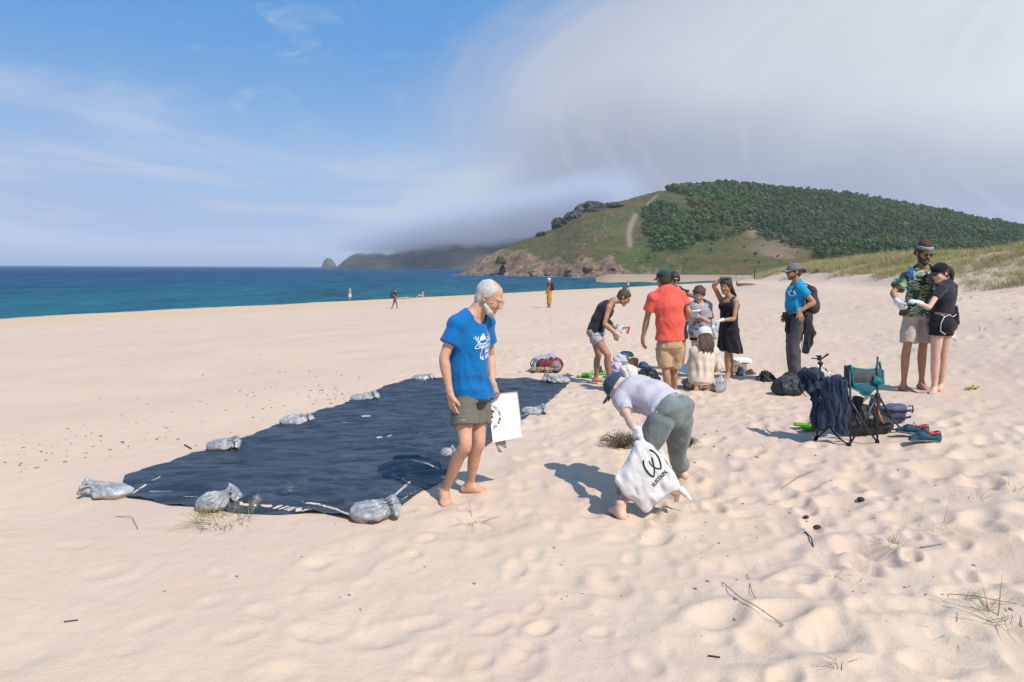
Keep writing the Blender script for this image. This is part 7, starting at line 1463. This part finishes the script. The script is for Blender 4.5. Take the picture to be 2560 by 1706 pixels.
def under_chair():
    g = G(2200, 1098); c = V3(g)+[0, .22, 0]; e = empty('backpack', tuple(g), 'large dark backpack with an orange stripe leaning under the folding chair', 'backpack'); v = Vol(); v.group(.04)
    v.tube(c+[-.14, 0, .10], c+[-.10, .02, .30], (.12, .11), (.08, .08), (1, 0, 0)); v.tube(c+[-.08, 0, .10], c+[.13, -.02, .09], (.11, .11), (.10, .09), (0, 1, 0)); v.tube(c+[-.02, 0, .18], c+[.02, 0, .34], (.11, .1), (.07, .06), (1, 0, 0)); v.mesh('pack_body', .008, mat('dark_olive_nylon', (.022, .024, .028), .6, .3, bump=.5, bscale=40, col2=(.04, .042, .046), vscale=9), e, disp=folds(.012, (9, 9, 9), 8))
    b = MB().tube([tuple(c+[-.01, -.12, .33]), tuple(c+[.03, -.13, .22]), tuple(c+[.08, -.125, .13])], .008, 6, .5); adopt(b.build('orange_stripe', mat('orange_webbing', (.65, .20, .06), .6)), e)
    b = MB()
    for x in (-.16, -.05): b.tube([tuple(c+[x, -.05, .36]), tuple(c+[x+.02, -.14, .25]), tuple(c+[x+.04, -.14, .08])], .013, 6, .4)
    adopt(b.build('strap', BNY), e); l = MB().box(tuple(c+[-.10, -.13, .40]), (.055, .012, .15), Matrix.Rotation(.2, 3, 'Y')); adopt(l.build('white_tag', mat('cream_label', (.62, .62, .52), .7), smooth=False), e)
    l = MB().box(tuple(c+[-.06, -.145, .20]), (.035, .01, .03)); adopt(l.build('buckle', mat('silver_buckle', (.6, .6, .6), .3, metal=.8), smooth=False), e)
    g = G(2248, 1066); s = g.y/FPX; e = empty('cool_bag', tuple(g), 'slate blue soft cool bag with dark bands behind the folding chair', 'bag'); c = V3(g)+[.0, .12, 0]; BL = mat('slate_blue_nylon', (.085, .10, .17), .6, .3, bump=.4, bscale=40, var=.15)
    v = Vol(); v.group(.02); v.tube(c+[0, 0, .05], c+[-.01, 0, .17], (.125, .10), (.145, .10), (1, 0, 0), cap=.035); v.mesh('bag_body', .007, BL, e, disp=folds(.008, (9, 9, 9), 3))
    for z in (.075, .145): adopt(MB().tube([tuple(c+[-.14, -.07, z]), tuple(c+[-.06, -.106, z+.004]), tuple(c+[.06, -.106, z+.006]), tuple(c+[.145, -.07, z+.01])], .012, 6, .5, ref=(0, 0, 1)).build('band', mat('navy_band', (.01, .014, .035), .6)), e)
    adopt(MB().tube([tuple(c+[.13, -.04, .19]), tuple(c+[.17, -.05, .20]), tuple(c+[.175, -.05, .15]), tuple(c+[.165, -.05, .12])], .008, 6).build('handle', BNY), e)
    up = mat('turquoise_knit', (.012, .11, .17), .7, bump=.6, bscale=90, col2=(.015, .035, .055), vscale=38); sole = mat('shoe_sole', (.12, .12, .12), .8); red = mat('coral_lining', (.62, .07, .06), .8)
    for i, (px, py, rz, lb) in enumerate(((2318, 1108, 8, 'turquoise and coral running shoe nearest the camera beside the backpack'), (2286, 1094, 26, 'turquoise and coral running shoe leaning behind its pair'))):
        q = V3(G(px, py))+[0, .03, 0]; a = R_(180+rz); d = np.array([math.cos(a), -math.sin(a), 0]); l = np.array([-d[1], d[0], 0]); e = empty('running_shoe', tuple(q), lb, 'shoe', 'pair of running shoes'); z = lambda t, u, h: q+d*t+l*u+np.array([0, 0, h+(.02*i)])
        v = Vol(); v.group(.012); v.tube(z(-.115, 0, .018), z(.02, 0, .016), (.036, .016), (.042, .015), l); v.tube(z(.02, 0, .016), z(.135, .004, .022), (.046, .015), (.034, .013), l); v.mesh('sole', .0055, sole, e)
        v = Vol(); v.group(.02); v.tube(z(-.105, 0, .035), z(-.10, 0, .085), (.033, .034), (.031, .032), l); v.tube(z(-.09, 0, .045), z(.04, 0, .060), (.035, .034), (.040, .038), l); v.tube(z(.04, 0, .055), z(.125, .004, .038), (.041, .034), (.032, .018), l); v.tube(z(-.075, 0, .145), z(-.055, 0, .07), (.020, .036), (.024, .040), l, sub=True, k=.008); v.mesh('upper', .0045, up, e)
        v = Vol(); v.group(.006); r = [z(-.075+.046*math.cos(t), .030*math.sin(t), .094-.012*math.cos(t)) for t in np.linspace(0, 6.283, 12)]
        for p1, p2 in zip(r[:-1], r[1:]): v.tube(p1, p2, .007)
        v.mesh('collar', .0045, red, e); v = Vol(); v.group(.006).tube(z(-.03, 0, .09), z(.0, 0, .118), (.022, .006), (.024, .006), l).mesh('tongue', .004, red, e)
        b = MB()
        for t in (.0, .018, .036, .054): b.tube([tuple(z(t, -.030, .074)), tuple(z(t+.006, 0, .098-.25*t)), tuple(z(t, .030, .074))], .0028, 5)
        adopt(b.build('laces', mat('grey_lace', (.30, .30, .34), .8)), e)
under_chair()

# ================================================================== PLANTS AND LITTER
def grass_mat(name, c1, c2):
    m = bpy.data.materials.new(name); m.use_nodes = True; t = NT(m.node_tree); b = t.N['Principled BSDF']; a = t.n('ShaderNodeAttribute'); a.attribute_name = 'tone'; oi = t.n('ShaderNodeObjectInfo').outputs['Random']
    c = t.mix(a.outputs['Fac'], c1, c2); c = t.mix(t.m('MULTIPLY', oi, .45), c, tuple(x*.55 for x in c1)); t.L.new(c, b.inputs['Base Color']); b.inputs['Roughness'].default_value = .7; b.inputs['Specular IOR Level'].default_value = .2; return m
G_DUNE = grass_mat('dune_grass_blade', (.23, .23, .085), (.62, .52, .28)); G_DRY = grass_mat('dry_stem', (.20, .15, .085), (.36, .28, .17)); G_GREEN = grass_mat('green_blade', (.13, .17, .045), (.33, .27, .13)); G_SHRUB = grass_mat('shrub_leaf', (.20, .16, .08), (.10, .055, .045))
def blades(n, h, spread, width, seed, lean=.5, mat_=None, name='tuft', segs=3, lie=0.0, bend=.6):
    rg = np.random.RandomState(seed); V = []; F = []; T = []; k = 0
    for i in range(n):
        a = rg.uniform(0, 6.283); r = spread*math.sqrt(rg.rand()); p = np.array([r*math.cos(a), r*math.sin(a), -.01]); th = a+rg.normal(0, .9); L = h*rg.uniform(.45, 1.1); tilt = abs(rg.normal(lean*.6, lean*.5))+lie; d = np.array([math.cos(th)*math.sin(tilt), math.sin(th)*math.sin(tilt), math.cos(tilt)]); side = np.array([-math.sin(th), math.cos(th), 0]); w = width*rg.uniform(.6, 1.3); tone = rg.rand()
        for s in range(segs+1):
            ww = w*(1-s/segs*.85); V += [p-side*ww/2, p+side*ww/2]; T += [tone, tone]
            if s: F.append((k+2*s-2, k+2*s-1, k+2*s+1, k+2*s))
            d = nrm(d+np.array([math.cos(th), math.sin(th), 0])*bend*rg.uniform(.2, .6)*(s+1)/segs-np.array([0, 0, bend*.25*(s+1)/segs])+rg.normal(0, .06, 3)); p = p+d*L/segs; p[2] = max(p[2], .004)
        k += 2*(segs+1)
    me = bpy.data.meshes.new(name); me.from_pydata([tuple(v) for v in V], [], F); at = me.attributes.new('tone', 'FLOAT', 'POINT'); at.data.foreach_set('value', np.array(T, np.float32)); me.materials.append(mat_); return me
def dune_grass():
    rng = np.random.RandomState(11); n = 150000; x = rng.uniform(9, 75, n); y = rng.uniform(18, 110, n); u = x-.25*(y-9)+1.2*vnoise(xy(x, y, 1/9.)); edge = 12.9+1.3*vnoise(xy(x, y, 1/5.))+.5*vnoise(xy(x, y, 1/1.7))
    p = sstep(-.2, .8, u-edge)*(.30+.70*sstep(-.45, .15, vnoise(xy(x, y, 1/3.3))+.4*vnoise(xy(x, y, 1/1.2)))); d = np.hypot(x, y); p *= (x/y < 1.05)*(x/y > .30)*np.clip(30/d, .25, 1)*sstep(13.5, 15.5, y+.0*x)
    k = rng.rand(n) < p*.9; x, y, d = x[k], y[k], d[k]; z = H(x, y); sc = rng.uniform(.35, 1.0, len(x))*np.clip(d/40, .8, 1.4)*(.8+.35*vnoise(xy(x, y, 1/4.)))
    T = [blades(52, .60, .30, .013, 20+i, .45, G_DUNE, 'dune_tuft', 3) for i in range(5)]
    tag(gn_scatter('dune_grass', np.stack([x, y, z], -1), rng.uniform(0, 6.28, len(x)), sc, T), 'straw and green marram grass covering the dune on the right', 'grass', kind='stuff'); print('dune tufts', len(x))
    # thin dry stubble on the sand below the dune
    n = 5200; x = rng.uniform(3, 30, n); y = rng.uniform(9.5, 45, n); u, v = proj(x, y, H(x, y)); w = np.zeros(n)
    for cx, cy, sx, sy, a in ((2480, 830, 130, 60, .9), (2060, 835, 45, 18, .9), (2350, 850, 110, 45, .55), (1900, 860, 40, 15, .3), (2500, 745, 90, 25, .8), (2530, 900, 60, 25, .5)): w += a*np.exp(-((u-cx)/sx)**2-((v-cy)/sy)**2)
    k = rng.rand(n) < w*np.clip(.5+.9*vnoise(xy(x, y, 1.3)), 0, 1); x, y = x[k], y[k]
    T = [blades(16, .16, .10, .006, 40+i, 1.1, G_DRY, 'stubble', 3) for i in range(4)]
    tag(gn_scatter('dry_stubble', np.stack([x, y, H(x, y)], -1), rng.uniform(0, 6.28, len(x)), rng.uniform(.5, 1.2, len(x)), T), 'thin dry stubble on the sand below the dune', 'grass', kind='stuff'); print('stubble', len(x))
dune_grass()
def tuft(px, py, n, h, spread, label, m=G_GREEN, seed=1, lean=.9, width=.005, lie=.3, bend=.6, cat='grass tuft', name='grass_tuft'):
    g = G(px, py); me = blades(n, h, spread, width, seed, lean, m, name, 4, lie, bend); o = link(bpy.data.objects.new(name, me)); o.location = g; return tag(o, label, cat)
tuft(560, 1300, 170, .19, .22, 'sparse green and straw grass tuft in front of the tarpaulin\'s near edge', G_GREEN, 1, .8); tuft(1180, 1300, 30, .30, .08, 'dry twig-like grass lying flat at the elderly man\'s feet', G_DRY, 2, 1.0, .004, .9, .2)
tuft(2245, 1368, 48, .17, .06, 'yellow-green grass tuft with reddish stems, right of the dark pebbles', G_GREEN, 3, .9, .004, .6); tuft(2340, 1325, 12, .22, .10, 'thin crossed dry stems standing right of the yellow-green tuft', G_DRY, 4, .9, .004, .2, .1)
tuft(2530, 1545, 46, .24, .12, 'largest green grass clump, by the lower right edge', G_GREEN, 5, 1.0, .005, .5); tuft(2080, 1445, 12, .15, .03, 'tiny green grass sprout in the middle of the lower right sand', G_GREEN, 6, .7, .004); tuft(2150, 1455, 12, .18, .05, 'green-tipped twig sprout right of the tiny one', G_DRY, 7, 1.0, .005, .6)
tuft(2440, 1250, 18, .18, .08, 'faint wispy grass tuft high on the right-hand sand', G_DRY, 8, .9, .004, .5); tuft(2530, 1225, 12, .18, .05, 'upright thin tuft touching the right edge of the frame', G_DRY, 9, .6, .004); tuft(2400, 1585, 18, .2, .08, 'reddish dry stems lying above the lower right corner', G_DRY, 10, 1.1, .004, .8); tuft(2100, 1640+30, 8, .12, .03, 'small dry sprig by the bottom edge', G_DRY, 11, .8)
def shrub(px, py, w, h, label, seed=0, n=1500):
    g = G(px, py); rg = np.random.RandomState(seed); e = empty('shrub', tuple(g), label, 'shrub'); b = MB(); V = []; F = []; T = []; k = 0
    for i in range(60):
        a = rg.uniform(0, 6.28); r = rg.uniform(.3, 1); tip = Vector((w/2*r*math.cos(a), w/2.4*r*math.sin(a), h*(1-.55*r)*rg.uniform(.6, 1.1))); mid = tip*.5+Vector((0, 0, .03)); b.tube([g, g+mid, g+tip], [.004, .003, .0015], 4)
        for j in range(n//60):
            f = rg.uniform(.35, 1.05); p = np.array((g+mid*2*(1-f)*f+tip*f*f)[:])+rg.normal(0, .018, 3); p[2] = max(p[2], g.z+.003); s = rg.uniform(.004, .010); d1 = nrm(rg.normal(size=3)); d2 = nrm(np.cross(d1, rg.normal(size=3))); V += [p-d1*s, p+d2*s*.5, p+d1*s, p-d2*s*.5]; F.append((k, k+1, k+2, k+3)); T += [rg.rand()]*4; k += 4
    adopt(b.build('stems', mat('twig_brown', (.17, .11, .07), .9)), e); o = np_mesh('foliage', np.array(V), np.array(F), G_SHRUB, smooth=False); a = o.data.attributes.new('tone', 'FLOAT', 'POINT'); a.data.foreach_set('value', np.array(T, np.float32)); adopt(o, e); o['kind'] = 'stuff'
shrub(1553, 1122, .52, .19, 'dry brown-green heathery shrub behind the bending person', 1, 3000); shrub(1722, 1120, .26, .12, 'small dry shrub right of the bending person\'s knees', 2, 500)
def bits():
    dk = mat('dark_driftwood', (.055, .035, .028), .85, bump=.5, bscale=40); rg = random.Random(9)
    for px, py, r, lb in ((2152, 1254, .020, 'dark rounded pine cone on its own on the right-hand sand'), (2043, 1325, .019, 'dark pebble-like cone above the forked brown twig'), (2015, 1298, .014, 'small brown seed pod with a stalk left of the dark cone')):
        g = G(px, py); rock((g.x, g.y, g.z+r*.6), (r*1.3, r, r*.8), lb, dk, 'pine_cone', 3, 'cone', None, .3, int(px))
    def twig(pts, r, lb, m=dk): w = [G(*p)+Vector((0, 0, .006+.01*i*(i < len(pts)-1))) for i, p in enumerate(pts)]; tag(MB().tube(w, r, 5).build('twig', m, origin=w[0]), lb, 'twig')
    twig([(2012, 1333), (2028, 1352), (2033, 1372)], .004, 'short forked brown twig below the dark cone'); twig([(1806, 1462), (1850, 1505), (1888, 1532), (1958, 1575)], .0022, 'long thin dark twig running down the lower middle sand', mat('brown_twig', (.14,.09,.06), .8)); twig([(1868, 1440), (1880, 1490), (1910, 1535)], .0018, 'thin pale stem crossing the long dark twig')
    twig([(2300, 1372), (2355, 1362)], .005, 'short grey stick right of the yellow-green tuft', mat('grey_stick', (.28, .25, .24), .8)); twig([(1955, 1225), (1990, 1205), (2025, 1183)], .002, 'thin straw on the sand right of the bending person', G_DRY); twig([(2370, 1495), (2430, 1505), (2540, 1520)], .002, 'long dry stem reaching left out of the big green clump', G_DRY)
    twig([(290, 1295), (330, 1300), (345, 1325)], .002, 'curved dry stem on the sand below the left sandbag', G_DRY); twig([(1770, 1644), (1800, 1652)], .004, 'dark bark scrap near the bottom middle of the sand'); twig([(160, 1562), (195, 1557)], .003, 'thin brown stick at the lower left'); twig([(462, 1115), (478, 1124)], .008, 'short dark stick beyond the left edge of the tarpaulin')
    v = Vol(); v.group(.01); g = V3(G(2425, 975))
    for i in range(5): v.tube(g+[-.06+.03*i, .01*(i % 2), .01], g+[-.03+.035*i, -.02*(i % 2), .03+.012*(i % 3)], .012, .008)
    tag(v.mesh('seaweed', .006, mat('yellow_green_weed', (.28, .26, .03), .6), disp=folds(.006, (30, 30, 30), 3)), 'yellow-green scrap of seaweed on the sand right of the standing pair', 'seaweed')
    # tide litter: uncountable scraps
    rng = np.random.RandomState(21); V = []; F = []; k = 0
    cl = [(120, 1120, 170, 50, 45), (330, 1095, 130, 26, 36), (40, 1180, 60, 40, 16), (740, 960, 80, 35, 45), (820, 985, 60, 25, 50), (600, 1010, 200, 60, 60), (560, 900, 260, 60, 50), (900, 930, 100, 25, 35), (1900, 1400, 500, 200, 70), (800, 1450, 500, 150, 24), (1500, 1050, 200, 60, 18), (1800, 1150, 400, 100, 40), (230, 930, 200, 40, 16)]
    for cx, cy, sx, sy, n in cl:
        for i in range(n):
            px, py = rng.normal(cx, sx*.6), rng.normal(cy, sy*.6)
            if not (5 < px < 2555 and 800 < py < 1700): continue
            g = G(px, py); L = rng.uniform(.005, .019)*(1.0 if g.y < 6 else 1.5); w = L*rng.uniform(.15, .6); th = rng.uniform(0, 3.14); d = np.array([math.cos(th), math.sin(th), rng.normal(0, .15)]); s = np.array([-math.sin(th), math.cos(th), 0]); c = np.array(g[:])+[0, 0, w*.3]
            P4 = [c-d*L, c+s*w, c+d*L, c-s*w, c+[0, 0, w*.7], c-[0, 0, w*.5]]; V += P4; F += [(k, k+1, k+4), (k+1, k+2, k+4), (k+2, k+3, k+4), (k+3, k, k+4), (k+1, k, k+5), (k+2, k+1, k+5), (k+3, k+2, k+5), (k, k+3, k+5)]; k += 6
    o = np_mesh('tide_litter', np.array(V), np.array(F), mat('litter_scraps', (.17, .11, .08), .9, col2=(.28, .21, .17), vscale=9), smooth=False); tag(o, 'scraps of dry weed, shell and twig scattered over the sand', 'litter', kind='stuff')
    # row of posts and driftwood on the inner beach
    for i, px in enumerate((1800, 1822, 1840, 1856, 1886)):
        g = G(px, 697+.3*(i % 2)); tag(MB().tube([g-Vector((0, 0, .3)), g+Vector((0, 0, 1.0+.3*(i % 3)))], .09, 6).build('post', dk, origin=g), ('first', 'second', 'third', 'fourth', 'tallest last')[i]+' small dark post from the left on the far inner beach', 'post', 'posts on the far inner beach')
    g = G(1868, 716); tag(MB().tube([g+Vector((-.9, 0, .12)), g+Vector((0, 0, .2)), g+Vector((1.2, .1, .1))], [.16, .12, .05], 7).tube([g+Vector((-.9, 0, .1)), g+Vector((-1.0, 0, .5))], [.12, .06], 6).build('driftwood', mat('reddish_driftwood', (.28, .13, .10), .9), origin=g), 'reddish driftwood branch on the sand beyond the woman in the dress', 'driftwood')
bits()
def bush_in_cleft():
    rng = np.random.RandomState(2); x, y, z = hill_point(np.array([1254.]), np.array([.05])); p = P(1252, 655, float(y[0])-6); V, F = leafcards(260, (4.2, 3, 4.6), .9, rng); o = np_mesh('cliff_bush', V, F, LEAF, smooth=False); o.location = p; tag(o, 'dark green bush clinging to the cleft in the pale cliff', 'bush')
    q = P(1256, 683, float(y[0])-3); rock(q, (2.2, 3, 6), 'dark narrow cleft rock below the cliff bush', mat('near_black_rock', (.015, .015, .015), .9), 'cleft_rock', 3, 'rock', None, .3, 5)  # tall near-black lump stands in for the narrow cleft
bush_in_cleft()
# ---- low cloud lying on the far headland, and the sea haze
def fog():
    b = MB().box((-.16, 2.40, .165), (1.16, 1.0, .25)); o = b.build('low_cloud', None, smooth=False); o.scale = (1000,)*3
    m = bpy.data.materials.new('cloud_vapour'); m.use_nodes = True; t = NT(m.node_tree); t.N.remove(t.N['Principled BSDF']); pv = t.n('ShaderNodeVolumePrincipled'); pv.inputs['Color'].default_value = (.80, .85, .95, 1)
    co = t.n('ShaderNodeTexCoord').outputs['Object']; sp = t.n('ShaderNodeSeparateXYZ'); t.L.new(co, sp.inputs[0]); x, z = sp.outputs[0], sp.outputs[2]
    n = t.noise(t.vscale(co, (1, 1, 2.2)), 9.0, 4, .6); z2 = t.m('ADD', z, t.m('MULTIPLY', t.m('SUBTRACT', n, .5), .07)); z2 = t.m('SUBTRACT', z2, t.m('MULTIPLY', x, .05)); top = t.m('ADD', t.m('MULTIPLY', x, .16), .195)
    d = t.m('MULTIPLY', t.ss(z2, .062, .092), t.ss(t.m('SUBTRACT', z2, top), .050, -.065)); d = t.m('MULTIPLY', d, t.m('MULTIPLY', t.ss(x, -.62, -.32), t.ss(x, .42, .18)))
    t.L.new(t.m('MULTIPLY', d, .0150), pv.inputs['Density']); t.L.new(pv.outputs[0], t.N['Material Output'].inputs['Volume']); o.data.materials.append(m); tag(o, 'grey bank of low cloud lying over the far headland', 'cloud', kind='stuff')
    try: m.cycles.volume_step_rate = .35
    except Exception: pass
    b = MB().box((0, 3900, 190), (19000, 8400, 400)); o = b.build('haze', None, smooth=False); m = bpy.data.materials.new('sea_haze'); m.use_nodes = True; t = NT(m.node_tree); t.N.remove(t.N['Principled BSDF']); pv = t.n('ShaderNodeVolumePrincipled'); pv.inputs['Color'].default_value = (.80, .87, 1, 1); pv.inputs['Density'].default_value = .00009; pv.inputs['Anisotropy'].default_value = .0
    t.L.new(pv.outputs[0], t.N['Material Output'].inputs['Volume']); o.data.materials.append(m); tag(o, kind='stuff')
fog()
